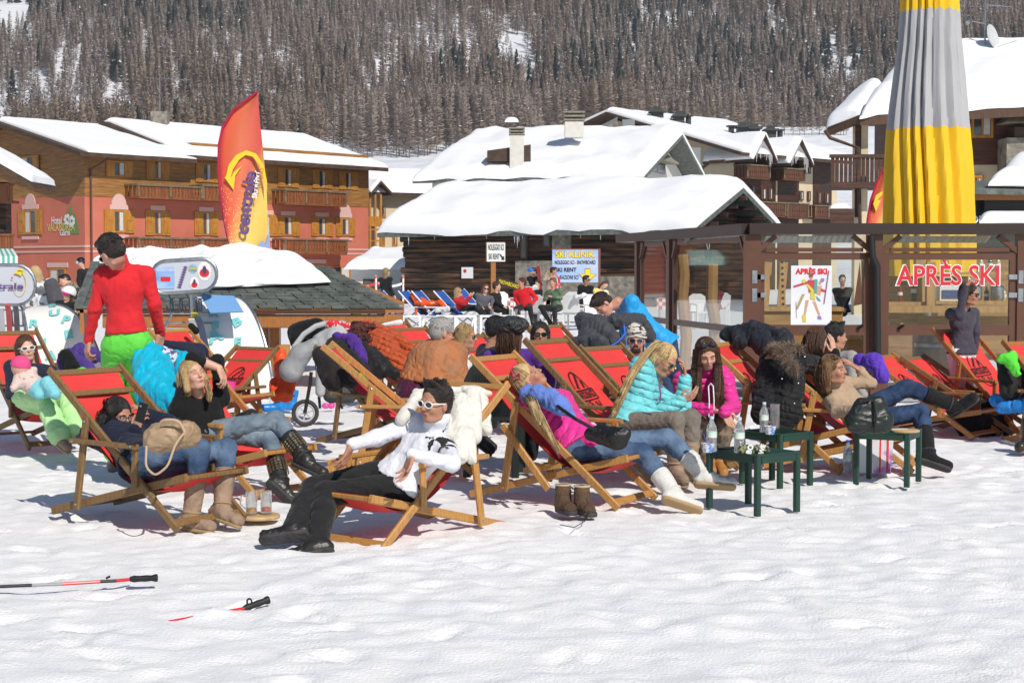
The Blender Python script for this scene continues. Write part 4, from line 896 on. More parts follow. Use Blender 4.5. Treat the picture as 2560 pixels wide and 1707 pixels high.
def feather(label,outline_l,outline_r,Y,rows=26):
 """outline_l/r: px x as function of y (lists)"""
 y0,y1=outline_l[0][0],outline_l[-1][0];t=thing('feather_flag',label,'flag',at(outline_l[-1][1],y1,Y)*V(1,1,0),0,'printed feather flags of the ski hire')
 V_,uv=[],[];n=10
 for i in range(rows):
  y=y0+(y1-y0)*i/(rows-1);l=np.interp(y,[q[0]for q in outline_l],[q[1]for q in outline_l]);r=np.interp(y,[q[0]for q in outline_r],[q[1]for q in outline_r])
  for j in range(n):s=j/(n-1);q=at(l+(r-l)*s,y,Y);q=q+V(0,.05*sin(s*5+i*.3),0);V_.append(q);uv.append((s,1-i/(rows-1)))
 mb=MB();mb.v=[tuple(v)for v in V_];mb.f=[(i*n+j,(i+1)*n+j,(i+1)*n+j+1,i*n+j+1)for i in range(rows-1)for j in range(n-1)];mb.m=[0]*len(mb.f)
 o=mb.build('flag_cloth',M_fr,t);
 for p in o.data.polygons:p.use_smooth=True
 ul=o.data.uv_layers.new(name='UVMap')
 for lp in o.data.loops:ul.data[lp.index].uv=uv[lp.vertex_index]
 mb=MB();pth=[at(np.interp(y,[q[0]for q in outline_l],[q[1]for q in outline_l])-1,y,Y)for y in np.linspace(y0,y1,14)];pth.append(V(pth[-1][0]+.12,Y,0));mb.tube(pth,.02,6);mb.build('flag_pole',mat('flag sleeve red',(.4,.015,.05),.5),t,True)
 return t
YF=27.
fl=feather('tall curved red and yellow feather flag beside the low snowy kiosk',[(231,644),(250,610),(290,570),(330,552),(380,546),(450,548),(560,562),(665,588),(800,605)],[(231,646),(300,650),(450,664),(560,670),(665,676),(800,690)],YF)
up=nrm(at(620,420,YF)-at(598,590,YF));rt=nrm(np.cross(up,V(0,1,0)));rt=-nrm(at(570,500,YF)-at(680,490,YF))
n_=V(0,-1,0)
def ftext(b,x,y,h,L,m):text(b,at(x,y,YF-.09),up,-nrm(np.cross(up,n_))if np.cross(up,n_)[0]>0 else nrm(np.cross(up,n_)),h,m,fl,width=L,ext=.0,bold=.03)
ftext('centrale',617,508,.20,1.02,M_fp);ftext('SKI RENT',641,462,.085,.44,M_wv);ftext('LIVIGNO',652,446,.06,.32,mat('flag orange',(.5,.2,.05),.6))
mb=MB()
pts=[(565,440),(572,412),(590,388),(615,376),(640,384),(658,410),(667,450),(668,480),(662,450),(648,412),(632,392),(614,388),(598,400),(582,425),(576,448),(585,430),(606,414),(588,440),(584,475),(562,445)]
mb.prism([at(x,y,YF-.085)for x,y in pts[:8]+pts[8:]],(0,-.004,0));mb.build('swoosh',M_fy,fl)
mb=MB();mb.prism([at(x,y,YF-.085)for x,y in((625,620),(640,618),(656,600),(664,612),(674,575),(676,664),(646,664))],(0,-.004,0));mb.build('printed_peaks',mat('flag periwinkle',(.30,.34,.58),.6),fl)
YF2=28.
fl2=feather('half hidden red and yellow feather flag left of the closed parasol',[(415,2213),(450,2196),(500,2178),(560,2168),(700,2170)],[(415,2215),(450,2216),(560,2222),(700,2235)],YF2)
mb=MB();mb.prism([at(x,y,YF2-.08)for x,y in((2183,510),(2190,488),(2206,478),(2206,486),(2194,500),(2202,500),(2190,530))],(0,-.004,0));mb.build('swoosh',M_fy,fl2)
t=thing('pennant_flag','plain orange red pointed flag seen through the poster door','flag',at(2150,770,27)*V(1,1,0));mb=MB();mb.prism([at(2150,655,27),at(2156,760,27),at(2134,765,27)],(0,.02,0));mb.build('flag_cloth',mat('orange red cloth',(.62,.10,.05),.6),t);mb=MB();mb.tube([at(2155,650,27),at(2158,900,27)],.015,5);mb.build('flag_pole',M_black,t)
# -- signs
M_sw=mat('white enamel sign',(.72,.72,.70),.5);M_sk=mat('sign black',(.015,.015,.02),.5)
YS=55.
sg=thing('hire_signpost','white sign with black words and arrow on an orange timber post','sign',at(1238,745,YS)*V(1,1,0))
a,b=at(1217,607,YS),at(1263,654,YS);mb=MB();mb.box((a[0],YS,b[2]),(b[0],YS+.04,a[2]));mb.build('sign_board',M_sw,sg)
mb=MB();mb.box((a[0]-.03,YS+.03,b[2]),(a[0],YS+.07,a[2]));mb.box((a[0]-.03,YS+.03,a[2]),(b[0],YS+.07,a[2]+.03));mb.build('sign_edge',WOOD[1],sg)
p=at(1234,654,YS);mb=MB();mb.box((p[0]-.09,YS+.04,-.1),(p[0]+.07,YS+.16,b[2]+.1));mb.build('post',WOOD[2],sg)
def stext(par,b_,px,py,Y,hpx,wpx,m,bold=.01):text(b_,at(px,py,Y),(1,0,0),(0,0,1),hpx/F*Y,m,par,width=wpx/F*Y,ext=.012,bold=bold)
stext(sg,'NOLEGGIO SCI',1240,619,YS,15,39,M_sk);stext(sg,'SKI RENT',1235,642,YS,14,27,M_sk)
mb=MB();s_=lambda x,y:at(x,y,YS-.014);mb.prism([s_(1249,637),s_(1251,635),s_(1257,642),s_(1260,640),s_(1261,650),s_(1252,649),s_(1255,646)],(0,.01,0));mb.build('arrow',M_sk,sg)
YK=58.
kl=thing('hire_billboard','pale blue billboard with yellow heading, black words and yellow down arrow','sign',at(1440,760,YK)*V(1,1,0))
a,b=at(1381,624,YK),at(1496,706,YK);mb=MB();mb.box((a[0],YK,b[2]),(b[0],YK+.04,a[2]));mb.build('sign_board',mat('billboard sky print',(.22,.36,.68),.5,(.52,.60,.72),1.2,(.5,1,1.6)),kl)
mb=MB();mb.box((b[0],YK-.02,b[2]-.05),(b[0]+.07,YK+.06,a[2]+.03));mb.box((a[0]-.03,YK-.01,a[2]),(b[0],YK+.05,a[2]+.03));mb.build('sign_frame',mat('red brown frame',(.22,.06,.03),.6),kl)
for x in(a[0],b[0]+.0):mb=MB();mb.box((x,YK,-.05),(x+.08,YK+.06,b[2]-.05));mb.build('post',MATS['red brown frame'],kl)
M_sy=mat('sign yellow',(.80,.62,.02),.5)
stext(kl,'SKI KLINIK',1437,637,YK,15,99,M_sk,.05);stext(kl,'SKI KLINIK',1437,637,YK-.01,15,98,M_sy,.03);stext(kl,'NOLEGGIO SCI - SNOWBOARD',1438,656.5,YK,9.5,102,M_sk,.02)
stext(kl,'SKI RENT',1415,675,YK,10,52,M_sk,.03);stext(kl,'RIPARAZIONI SCI',1415,694,YK,10,62,M_sk,.015)
for m,dy,k in((mat('arrow red edge',(.4,.08,.05),.5),-.012,1.12),(M_sy,-.02,1.)):
 mb=MB();q=lambda x,y:at(1469+x*k,689+y*k,YK+dy);mb.prism([q(-6,-16),q(6,-16),q(6,-3),q(20,-3),q(0,16),q(-20,-3),q(-6,-3)],(0,.008,0));mb.build('arrow',m,kl)
YW=53.
sn=thing('wooden_name_board','dark carved wooden board with yellow letters, tilted beside the signpost','sign',at(1275,745,YW)*V(1,1,0))
mb=MB();a,b=at(1244,702,YW),at(1300,719,YW);mb.beam(a,b,.05,.24,side=(0,1,0));mb.build('board',mat('dark stained board',(.05,.03,.015),.6),sn)
rr=nrm(b-a);text('SNOWBOARD',(a+b)/2+V(.0,-.06,-.0),rr,np.cross(V(0,-1,0),rr),.12,M_sy,sn,width=.66,bold=.01)
mb=MB();mb.tube([V(b[0],YW+.05,0),V(b[0],YW+.05,b[2])],.03,6);mb.build('post',WOOD[1],sn)
# -- low kiosk with slate roof
YQ=22.5
ki=thing('low_kiosk','low wooden kiosk with slate roof half buried in snow','kiosk',at(640,1000,YQ)*V(1,1,0))
e0,e1=at(190,778,YQ-.2),at(1010,770,YQ-.2);zE=at(600,772,YQ)[2];e0[2]=e1[2]=zE
r0,r1=at(232,664,YQ+2.2),at(815,668,YQ+2.2);zr=at(500,668,YQ+2.2)[2];r0[2]=r1[2]=zr
def kroof(P,name,seed,gap=.0):
 P=[np.array(p)for p in P];mb=MB();L=np.linalg.norm(P[1]-P[0]);S=np.linalg.norm(P[3]-P[0]);nr=max(6,int(S/.16));nn=nrm(np.cross(P[1]-P[0],P[3]-P[0]));nn=nn if nn[2]>0 else-nn;rr=random.Random(seed)
 for i in range(nr):
  t0=i/nr-.01;t1=(i+1.5)/nr;t1=min(t1,1.03)
  A,B=P[0]+(P[3]-P[0])*t0,P[1]+(P[2]-P[1])*t0;D,E_=P[0]+(P[3]-P[0])*t1,P[1]+(P[2]-P[1])*t1
  nc=max(2,int(np.linalg.norm(B-A)/.24))
  for k in range(nc):
   s0,s1=(k+.03)/nc,(k+.97)/nc;j=rr.uniform(-.025,.025);h=rr.uniform(.018,.04)
   a_,b_,c_,d_=A+(B-A)*s0,A+(B-A)*s1,D+(E_-D)*s1,D+(E_-D)*s0;dn=nrm(P[0]-P[3])*j
   mb.hexa([a_+dn+nn*.012,b_+dn+nn*.012,c_-nn*.004,d_-nn*.004,a_+dn+nn*(.012+h),b_+dn+nn*(.012+h),c_+nn*.006,d_+nn*.006])
 return mb.build(name,M_slate,ki)
base=slab('roof_boards',[e0,e1,r1,r0],.05,WOOD[2],ki)
kroof([e0,e1,r1,r0],'slate_roof',1);bk=[e1+V(-.3,4.6,0),e0+V(0,4.6,0),r0,r1];slab('roof_boards',bk,.05,WOOD[2],ki)
l=lambda p,q,t:p*(1-t)+q*t
up_=V(0,0,.05)
snow_sheet('roof_snow',[l(e0,e1,.10)*.74+r0*.26+up_,l(e0,e1,.80)*.50+l(r0,r1,.99)*.50+up_,l(r0,r1,.90)+V(0,.1,.04),l(r0,r1,.05)+V(0,.1,.04)],.24,ki,seed=71,n=110,m=40,lump=.10,ew=.6,ls=.45)
snow_sheet('roof_snow',[bk[0]+up_-V(.8,0,0),bk[1]+up_,r0+up_,r1+up_-V(.6,0,0)],.12,ki,seed=72,n=20,m=8,lump=.05)
mb=MB();f0,f1=e0+V(.35,.05,-.16),e1+V(-.02,.05,-.16);mb.beam(f0,f1,.10,.18,side=(0,1,0),bev=.012);mb.build('eave_beam',WOOD[2],ki)
mb=MB();mb.beam(e0+V(.25,-.02,-.035),e1+V(-.25,-.02,-.035),.04,.055,side=(0,1,0));mb.build('fascia',mat('dark fascia',(.07,.03,.015),.6),ki)
mb=MB();mb.prism([e0+V(.1,0,-.32),e0+V(.1,0,-.02),r0+V(.1,0,-.03),r0+V(.1,0,-.75)],(-.05,0,0));mb.build('verge_board',WOOD[2],ki)
mb=MB();mb.prism([e0+V(-.02,0,-.02),e0+V(-.02,0,.06),r0+V(-.02,0,.09),r0+V(-.02,0,0)],(.12,0,0));mb.build('verge_slates',M_slate,ki)
for a_,b_ in((640,668),(672,698)):
 p,q=at(a_,800,YQ+.1),at(b_,960,YQ+.1);mb=MB();mb.box((p[0],YQ+.1+(a_>650)*.02,0),(q[0],YQ+.3,zE-.2));mb.build('post',WOOD[2],ki)
mb=MB();p,q=at(697,862,YQ),at(705,970,YQ);mb.box((p[0],YQ,0),(q[0]+.1,YQ+.1,p[2]));mb.build('short_post',WOOD[0],ki)
# -- ski racks: oval sign, curved white board, tube loops
M_rb=mat('white laminate',(.76,.75,.72),.45,(.70,.69,.66),2);M_rl=mat('turquoise letters',(.18,.52,.52),.5);M_osign=mat('pale grey sign face',(.50,.52,.58),.4)
def curve_board(t,bl,br,tl,tr,Y,top_back=.45):
 """board from the ground curving back at the top; px corners bottom-left/right, top-left/right"""
 B0,B1=gnd(*bl),gnd(*br);Yb=(B0[1]+B1[1])/2;B0,B1=at(bl[0],bl[1],Yb),at(br[0],br[1],Yb);B0[2]=B1[2]=.02
 T0,T1=at(tl[0],tl[1],Yb+top_back+.2),at(tr[0],tr[1],Yb+top_back+.2)
 rows=[];n=16
 for i in range(n+1):
  s=i/n;ph=s*pi/2;k=1-(1-s)**1.0;hz_=sin(ph*.98)**.95;yb=1-cos(ph)
  row=[]
  for j in range(9):
   g=j/8;b=B0*(1-g)+B1*g;q=T0*(1-g)+T1*g;xx=b[0]+(q[0]-b[0])*(1-(1-s)**1.6 if True else s);row.append(V(b[0]+(q[0]-b[0])*(.35*s+.65*yb),b[1]+(q[1]-b[1])*yb,b[2]+(q[2]-b[2])*hz_))
  rows.append(row)
 mb=MB();m=9
 for off,fl_ in((V(0,0,0),0),(V(0,.03,-.01),1)):
  b0=len(mb.v);mb.v+=[tuple(p+off)for r_ in rows for p in r_]
  for i in range(n):
   for j in range(8):f=(b0+i*m+j,b0+i*m+j+1,b0+(i+1)*m+j+1,b0+(i+1)*m+j);mb.f.append(f[::-1]if fl_ else f);mb.m.append(0)
 mb.build('curved_board',M_rb,t,True)
 for j,dx in((0,-.02),(8,.02)):mb=MB();mb.tube([r_[j]+V(dx,0,.01)for r_ in rows],.018,8);mb.build('side_tube',M_steel,t,True)
 return rows
def onb(rows,s,g):i=s*(len(rows)-1);i0=min(int(i),len(rows)-2);f=i-i0;j=g*8;j0=min(int(j),7);h=j-j0;q=lambda a,b:rows[a][b];return(q(i0,j0)*(1-f)+q(i0+1,j0)*f)*(1-h)+(q(i0,j0+1)*(1-f)+q(i0+1,j0+1)*f)*h
def bletter(t,rows,ch,s,g,h=.15,rot=0.):
 c=onb(rows,s,g);up=nrm(onb(rows,min(s+.05,1),g)-onb(rows,s-.05,g));rt=nrm(onb(rows,s,min(g+.1,1))-onb(rows,s,g-.1));n=np.cross(rt,up)
 r2=rt*cos(rot)+up*sin(rot);u2=np.cross(n,r2);text(ch,c+n*.012,r2,u2,h,M_rl,t,bold=.05,sx=1.25,ext=.01)
def oval(t,x0,x1,y0,y1,Y,dy=0,slope=0.):
 P0,P1=at(x0,y1,Y),at(x1,y0,Y);w_,h=P1[0]-P0[0],P1[2]-P0[2];r=h/2;c0,c1=P0[0]+r*.9,P1[0]-r*.9;pts=[]
 for a in np.linspace(pi/2,3*pi/2,10):pts.append((c0+r*.9*cos(a),(P0[2]+P1[2])/2+r*sin(a)))
 for a in np.linspace(-pi/2,pi/2,10):pts.append((c1+r*.9*cos(a),(P0[2]+P1[2])/2+r*sin(a)))
 P=[V(x,Y,z+slope*(x-c0))for x,z in pts];mb=MB();mb.prism(P,(0,.02,0));o=mb.build('sign_face',M_osign,t)
 mb=MB();mb.tube(P+[P[0],P[1]],.022,8);mb.build('sign_tube',M_steel,t,True);return P0,P1
rk=thing('ski_rack','tubular ski rack with curved white board and oval name sign at the left edge','ski rack',gnd(150,950))
rowsL=curve_board(rk,(84,958),(262,958),(55,768),(139,763),23)
for ch_,s,g,h,ro in(('S',.93,.80,.13,.3),('U',.72,.62,.13,.2),('P',.60,.74,.13,-.3),('E',.42,.66,.13,.2),('R',.56,.12,.12,0),('I',.34,.24,.12,0),('A',.22,.3,.12,0)):bletter(rk,rowsL,ch_,s,g,h,ro)
YO=gnd(150,950)[1]-.2
oval(rk,-60,88,662,762,YO);text('centrale',at(3,716,YO-.03),(1,0,0),(0,0,1),.085,M_fp,rk,width=.63,bold=.03)
mb=MB();q=lambda x,y:at(x,y,YO-.035);mb.prism([q(34,682),q(44,674),q(55,672),(q(58,676)),q(52,690),q(46,686)],(0,.004,0))
for k in range(16):a0,a1=1.9-k*.3,1.9-(k+1)*.3;w0=2.2-k*.1;mb.prism([q(49+17*cos(a0),707-31*sin(a0)),q(49+17*cos(a1),707-31*sin(a1)),q(49+(17-w0)*cos(a1),707-(31-w0)*sin(a1)),q(49+(17-w0)*cos(a0),707-(31-w0)*sin(a0))],(0,.004,0))
mb.build('swoosh',M_fy,rk)
mb=MB();mb.ball(q(30,695),(.014,.003,.014),8,5);mb.build('red_dot',M_red,rk)
def loops(t,x0,x1,yt,yb,Y,n):
 for k in range(n):
  x=x0+(x1-x0)*k/(n-1);c0,c1=at(x,yt,Y+.25),at(x,yb,Y-.1);mb=MB();w_=.14
  mb.tube([c1,c1*.5+c0*.5+V(-.02,0,.03),c0+V(0,-.06,0),c0+V(.05,0,.012),c0+V(w_,-.05,0),c1*.5+c0*.5+V(w_,0,.02),c1+V(w_,0,0)],.011,6);mb.build('tube_loop',M_steel,t,True)
 for dy in(0,-.25,-.42):
  a_,b_=at(x0-20,yb,Y-.1),at(x1+30,yb,Y-.1);mb=MB();mb.tube([a_+V(0,.1,dy*.5),b_+V(0,.1,dy*.5)],.014,6);mb.build('cross_tube',M_steel,t,True)
loops(rk,-20,60,776,815,YO+.5,4)
mb=MB();p=at(60,762,YO);mb.tube([p,p+V(0,.02,-.12),V(p[0],YO+.1,0)],.02,8);mb.build('sign_post',M_steel,rk,True)
rk2=thing('ski_rack','tubular ski rack with curved white board and oval picture sign beside the kiosk','ski rack',gnd(600,992))
rowsR=curve_board(rk2,(505,992),(682,992),(493,742),(588,744),21)
for ch_,s,g,h,ro in(('Y',.80,.50,.11,.5),('A',.70,.62,.11,.9),('R',.62,.28,.12,0),('B',.53,.66,.12,.5),('S',.50,.28,.11,0),('A',.40,.25,.15,.4),('E',.36,.6,.1,0),('P',.18,.7,.12,0)):bletter(rk2,rowsR,ch_,s,g,h,ro)
YO2=gnd(600,992)[1]-.1
oval(rk2,378,542,652,733,YO2,slope=.06)
def fbx(par,x0,x1,y0,y1,Y,m,nm,th=.006):a,b=at(x0,y0,Y),at(x1,y1,Y);mb=MB();mb.box((a[0],Y-th,b[2]),(b[0],Y,a[2]));return mb.build(nm,m,par)
fbx(rk2,385,436,668,722,YO2-.004,mat('print sky blue',(.10,.28,.62),.5,(.35,.5,.75),3,(1,1,2)),'picture_panel');fbx(rk2,402,426,692,703,YO2-.011,M_red,'picture_panel')
text('NUOVE ATTRAZIONI',at(415,676,YO2-.013),(1,0,0),(0,0,1),.03,M_wv,rk2,width=.22)
for(x,y,rx,ry)in((511,678,17,24),(486,708,11,16)):
 mb=MB();c=at(x,y,YO2-.006);k=YO2/F;mb.prism([c+V(rx*k*cos(a),0,ry*k*sin(a))for a in np.linspace(0,2*pi,17)[:-1]],(0,.004,0));mb.build('picture_disc',M_sw,rk2)
 mb=MB();c=at(x,y+4,YO2-.012);mb.prism([c+V(rx*.72*k*cos(a),0,ry*.45*k*sin(a))for a in np.linspace(0,2*pi,13)[:-1]],(0,.003,0));mb.build('picture_ring',M_red,rk2)
 mb=MB();c=at(x,y-3,YO2-.016);mb.prism([c+V(rx*.3*k*cos(a),0,ry*.45*k*sin(a))for a in np.linspace(0,2*pi,9)[:-1]],(0,.003,0));mb.build('picture_figure',mat('print navy',(.05,.05,.12),.5),rk2)
mb=MB();c=at(482,672,YO2-.007);k=YO2/F
for j in range(12):a=2*pi*j/12;mb.prism([c+V(11*k*cos(a),0,11*k*sin(a)),c+V(11*k*cos(a+.28),0,11*k*sin(a+.28)),c],(0,.003,0))
mb.build('sun_emblem',mat('print teal',(.1,.45,.6),.5),rk2);text('LIVIGNO',at(482,672,YO2-.013),(1,0,0),(0,0,1),.03,M_fy,rk2,width=.10,bold=.04)
mb=MB()
for j in range(9):c=at(448+j*1.9,718-j*6.2,YO2-.008);mb.prism([c+V(.012,0,-.016),c+V(.03,0,0),c+V(.0,0,.016),c+V(-.03,0,.002)],(0,.003,0))
mb.build('print_riders',M_fp,rk2)
loops(rk2,405,500,748,783,YO2+.3,5)
mb=MB();mb.tube([at(430,783,YO2+.2),at(412,820,YO2+.1)],.016,8);mb.tube([at(478,737,YO2),V(at(478,0,YO2)[0],YO2+.1,0)],.02,8);mb.build('sign_post',M_steel,rk2,True)
mb=MB();P=[at(501,737,YO2+.28),at(585,741,YO2+.28),at(609,780,YO2-.12),at(526,783,YO2-.12)];mb.hexa([p-V(0,.0,.004)for p in P]+[p+V(0,-.01,.008)for p in P]);mb.build('towel',mat('blue towel',(.16,.34,.62),.85,bump=.3,bscale=40),None,False,('light blue towel laid over the top of the white rack board','towel'))
def ski(label,p,q,col,grp,wdt=.075):
 p=np.array(p);q=np.array(q);d=nrm(q-p);mb=MB();n=12;side=V(1,0,0)-d*d[0];side=nrm(side)
 pts=[p+(q-p)*k/n+np.cross(side,d)*(.09*max(0,k/n-.88)**1.2*8)for k in range(n+1)]
 mb.sweep(pts,[(-wdt/2,-.006),(wdt/2,-.006),(wdt/2,.006),(-wdt/2,.006)],sd=side);t=thing('ski',label,'ski',p,0,grp);mb.build('ski_blade',mat('ski '+str(col),col,.35,coat=.3),t)
 c=p+(q-p)*.45;mb=MB();mb.beam(c-d*.12,c+d*.1,.06,.05,side=side);mb.build('binding',M_black,t)
for i,(xb,xt,yt,col,lb_)in enumerate(((530,487,775,(.55,.50,.03),'yellow ski leaning in the rack beside the white board'),(545,495,785,(.04,.06,.14),'dark blue ski leaning in the rack beside the yellow one'),(524,480,790,(.6,.6,.6),'white ski leaning in the rack behind the yellow one'))):
 ski(lb_,gnd(xb,985),at(xt,yt,20.6),col,'skis in the right rack')
for i,(xb,xt,yt,col,lb_)in enumerate(((32,20,745,(.5,.03,.03),'red ski standing in the left rack'),(48,40,748,(.04,.04,.05),'black ski standing in the left rack'),(12,2,752,(.6,.6,.62),'white ski standing in the left rack'))):
 ski(lb_,gnd(xb,945),at(xt,yt+8,23),col,'skis in the left rack')
 # -- smooth bodies: distance field -> surface nets
class SDF:
 def __init__(s):s.p=[]
 def cap(s,a,b,ra,rb=None,k=.03,flat=None,q=1.,op='u',puff=0.,pl=.052):
  s.p.append(('c',np.array(a,float),np.array(b,float),ra,ra if rb is None else rb,k,None if flat is None else nrm(flat),q,op,puff,pl));return s
 def ell(s,c,r,ax=None,k=.03,op='u'):
  s.p.append(('e',np.array(c,float),np.array(r if not np.isscalar(r)else(r,r,r),float),np.eye(3)if ax is None else np.array(ax,float),k,op));return s
 def plane(s,c,n,k=.0):
  s.p.append(('p',np.array(c,float),nrm(n),k,'i'));return s
 def bounds(s):
  lo,hi=np.full(3,1e9),np.full(3,-1e9)
  for p in s.p:
   if p[0]=='c' and p[8]=='u':r=max(p[3],p[4])+.02;lo=np.minimum(lo,np.minimum(p[1],p[2])-r);hi=np.maximum(hi,np.maximum(p[1],p[2])+r)
   if p[0]=='e' and p[5]=='u':r=p[2].max()+.01;lo=np.minimum(lo,p[1]-r);hi=np.maximum(hi,p[1]+r)
  return lo,hi
 def mesh(s,h,noise=None,nseed=0):
  lo,hi=s.bounds();lo=lo-2*h;n=np.ceil((hi+2*h-lo)/h).astype(int)+1
  D=np.full(n,1e3,np.float32)
  g=[lo[i]+h*np.arange(n[i])for i in range(3)]
  for p in s.p:
   kk=p[5]if p[0]=='c' else(p[4]if p[0]=='e' else p[3]);op=p[8]if p[0]=='c' else(p[5]if p[0]=='e' else 'i')
   if p[0]=='c':a_,b_=np.minimum(p[1],p[2]),np.maximum(p[1],p[2]);m=max(p[3],p[4])+kk+3*h+.01
   elif p[0]=='e':a_=b_=p[1];m=p[2].max()+kk+3*h
   if p[0]=='p':sl=[slice(None)]*3
   else:
    i0=np.clip(np.floor((a_-m-lo)/h).astype(int),0,n);i1=np.clip(np.ceil((b_+m-lo)/h).astype(int)+1,0,n);sl=[slice(i0[i],i1[i])for i in range(3)]
   if any((q.stop is not None and q.stop<=q.start)for q in sl):continue
   X,Y,Z=np.meshgrid(g[0][sl[0]],g[1][sl[1]],g[2][sl[2]],indexing='ij');P=np.stack([X,Y,Z],-1)
   if p[0]=='c':
    A,B,ra,rb=p[1],p[2],p[3],p[4]
    if p[6]is not None:
     f=p[6];q=p[7];T=lambda x:x+f*((x@f)[...,None]*(1/q-1))if x.ndim>1 else x+f*(np.dot(x,f)*(1/q-1))
     P,A,B=T(P),T(A),T(B)
    ab=B-A;L2=np.dot(ab,ab)+1e-9;t=np.clip(((P-A)@ab)/L2,0,1)
    rr=ra+(rb-ra)*t
    if p[9]:rr=rr+p[9]*(np.abs(np.sin(pi*t*sqrt(L2)/p[10]))**.6-.6)
    d=np.linalg.norm(P-A-t[...,None]*ab,axis=-1)-rr
    if p[6]is not None:d=d*(.5+.5*p[7])
   elif p[0]=='e':
    q=(P-p[1])@p[3].T;k0=np.linalg.norm(q/p[2],axis=-1);k1=np.linalg.norm(q/p[2]**2,axis=-1)+1e-9;d=k0*(k0-1)/k1
   else:d=(P-p[1])@p[2]
   o=D[tuple(sl)]
   if op=='u':
    if kk>0:hh=np.clip(.5+.5*(o-d)/kk,0,1);r=o*(1-hh)+d*hh-kk*hh*(1-hh);r=np.where(o>100,d,r)
    else:r=np.minimum(o,d)
   elif op=='s':
    k2=max(kk,1e-4);hh=np.clip(.5-.5*(o+d)/k2,0,1);r=o*(1-hh)-d*hh+k2*hh*(1-hh)
   else:r=np.maximum(o,d)
   D[tuple(sl)]=r
  v,f=nets(D,lo,h)
  if noise and len(v):
  # normals from the field gradient
   idx=np.clip(((v-lo)/h).round().astype(int),1,np.array(D.shape)-2);i,j,k=idx.T
   gr=np.stack([D[i+1,j,k]-D[i-1,j,k],D[i,j+1,k]-D[i,j-1,k],D[i,j,k+1]-D[i,j,k-1]],-1);gr/=np.linalg.norm(gr,axis=1,keepdims=True)+1e-9
   amp,sc=noise;sc=np.array(sc,float);w_=fbm(v*sc*.6,2,nseed+5)[:,None]*.06
   nv=fbm((v+w_)*sc,3,nseed);nv=1-np.abs(nv)*1.6
   v=v+gr*(nv*amp)[:,None]
  return v,f
def nets(D,lo,h):
 S=D<0;nx,ny,nz=D.shape
 c=np.zeros((nx-1,ny-1,nz-1),int)
 for a in(0,1):
  for b in(0,1):
   for d in(0,1):c+=S[a:nx-1+a,b:ny-1+b,d:nz-1+d]
 act=(c>0)&(c<8);ids=np.full(act.shape,-1);I=np.argwhere(act);ids[act]=np.arange(len(I))
 if not len(I):return np.zeros((0,3)),[np.zeros((0,4),int)]
 acc=np.zeros((len(I),3));cnt=np.zeros(len(I));off=[(a,b,d)for a in(0,1)for b in(0,1)for d in(0,1)]
 for e0 in off:
  for ax in range(3):
   if e0[ax]:continue
   e1=list(e0);e1[ax]=1
   d0=D[I[:,0]+e0[0],I[:,1]+e0[1],I[:,2]+e0[2]];d1=D[I[:,0]+e1[0],I[:,1]+e1[1],I[:,2]+e1[2]]
   m=(d0<0)!=(d1<0);t=np.where(m,d0/(d0-d1+1e-12),0);p=np.tile(np.array(e0,float),(len(I),1));p[:,ax]+=t
   acc[m]+=p[m];cnt[m]+=1
 v=lo+h*(I+acc/cnt[:,None]);F_=[]
 for ax in range(3):
  o=[i for i in range(3)if i!=ax]
  a=[slice(1,-1)]*3;a[ax]=slice(0,-1);b=[slice(1,-1)]*3;b[ax]=slice(1,None)
  s0,s1=S[tuple(a)],S[tuple(b)];E=np.argwhere(s0!=s1);base=E.copy();base[:,o[0]]+=1;base[:,o[1]]+=1
  sg=s0[tuple(E.T)]
  def cid(d0,d1):q=base.copy();q[:,o[0]]-=d0;q[:,o[1]]-=d1;return ids[q[:,0],q[:,1],q[:,2]]
  quad=np.stack([cid(1,1),cid(0,1),cid(0,0),cid(1,0)],-1)
  flip=sg if ax!=1 else~sg
  quad[~flip]=quad[~flip][:,::-1];F_.append(quad)
 return v,[np.concatenate(F_)]
def sobj(name,sdf,h,mat_,parent=None,noise=None,seed=0,tagt=None,extra=None):
 v,f=sdf.mesh(h,noise,seed)if isinstance(sdf,SDF)else sdf
 loc=None
 if parent is not None:v=v-ORG[parent.name]
 else:loc=V((v[:,0].min()+v[:,0].max())/2,(v[:,1].min()+v[:,1].max())/2,v[:,2].min());v=v-loc
 o=link(name,mesh_np(v,f),mat_,parent,True)
 if loc is not None:o.location=tuple(loc);ORG[o.name]=loc
 if tagt:_set(o,*tagt)
 return o
def joinm(parts):
 off=0;vs,fs=[],[]
 for v,f in parts:vs.append(v);fs+=[q+off for q in f];off+=len(v)
 return np.concatenate(vs),[np.concatenate(fs)]
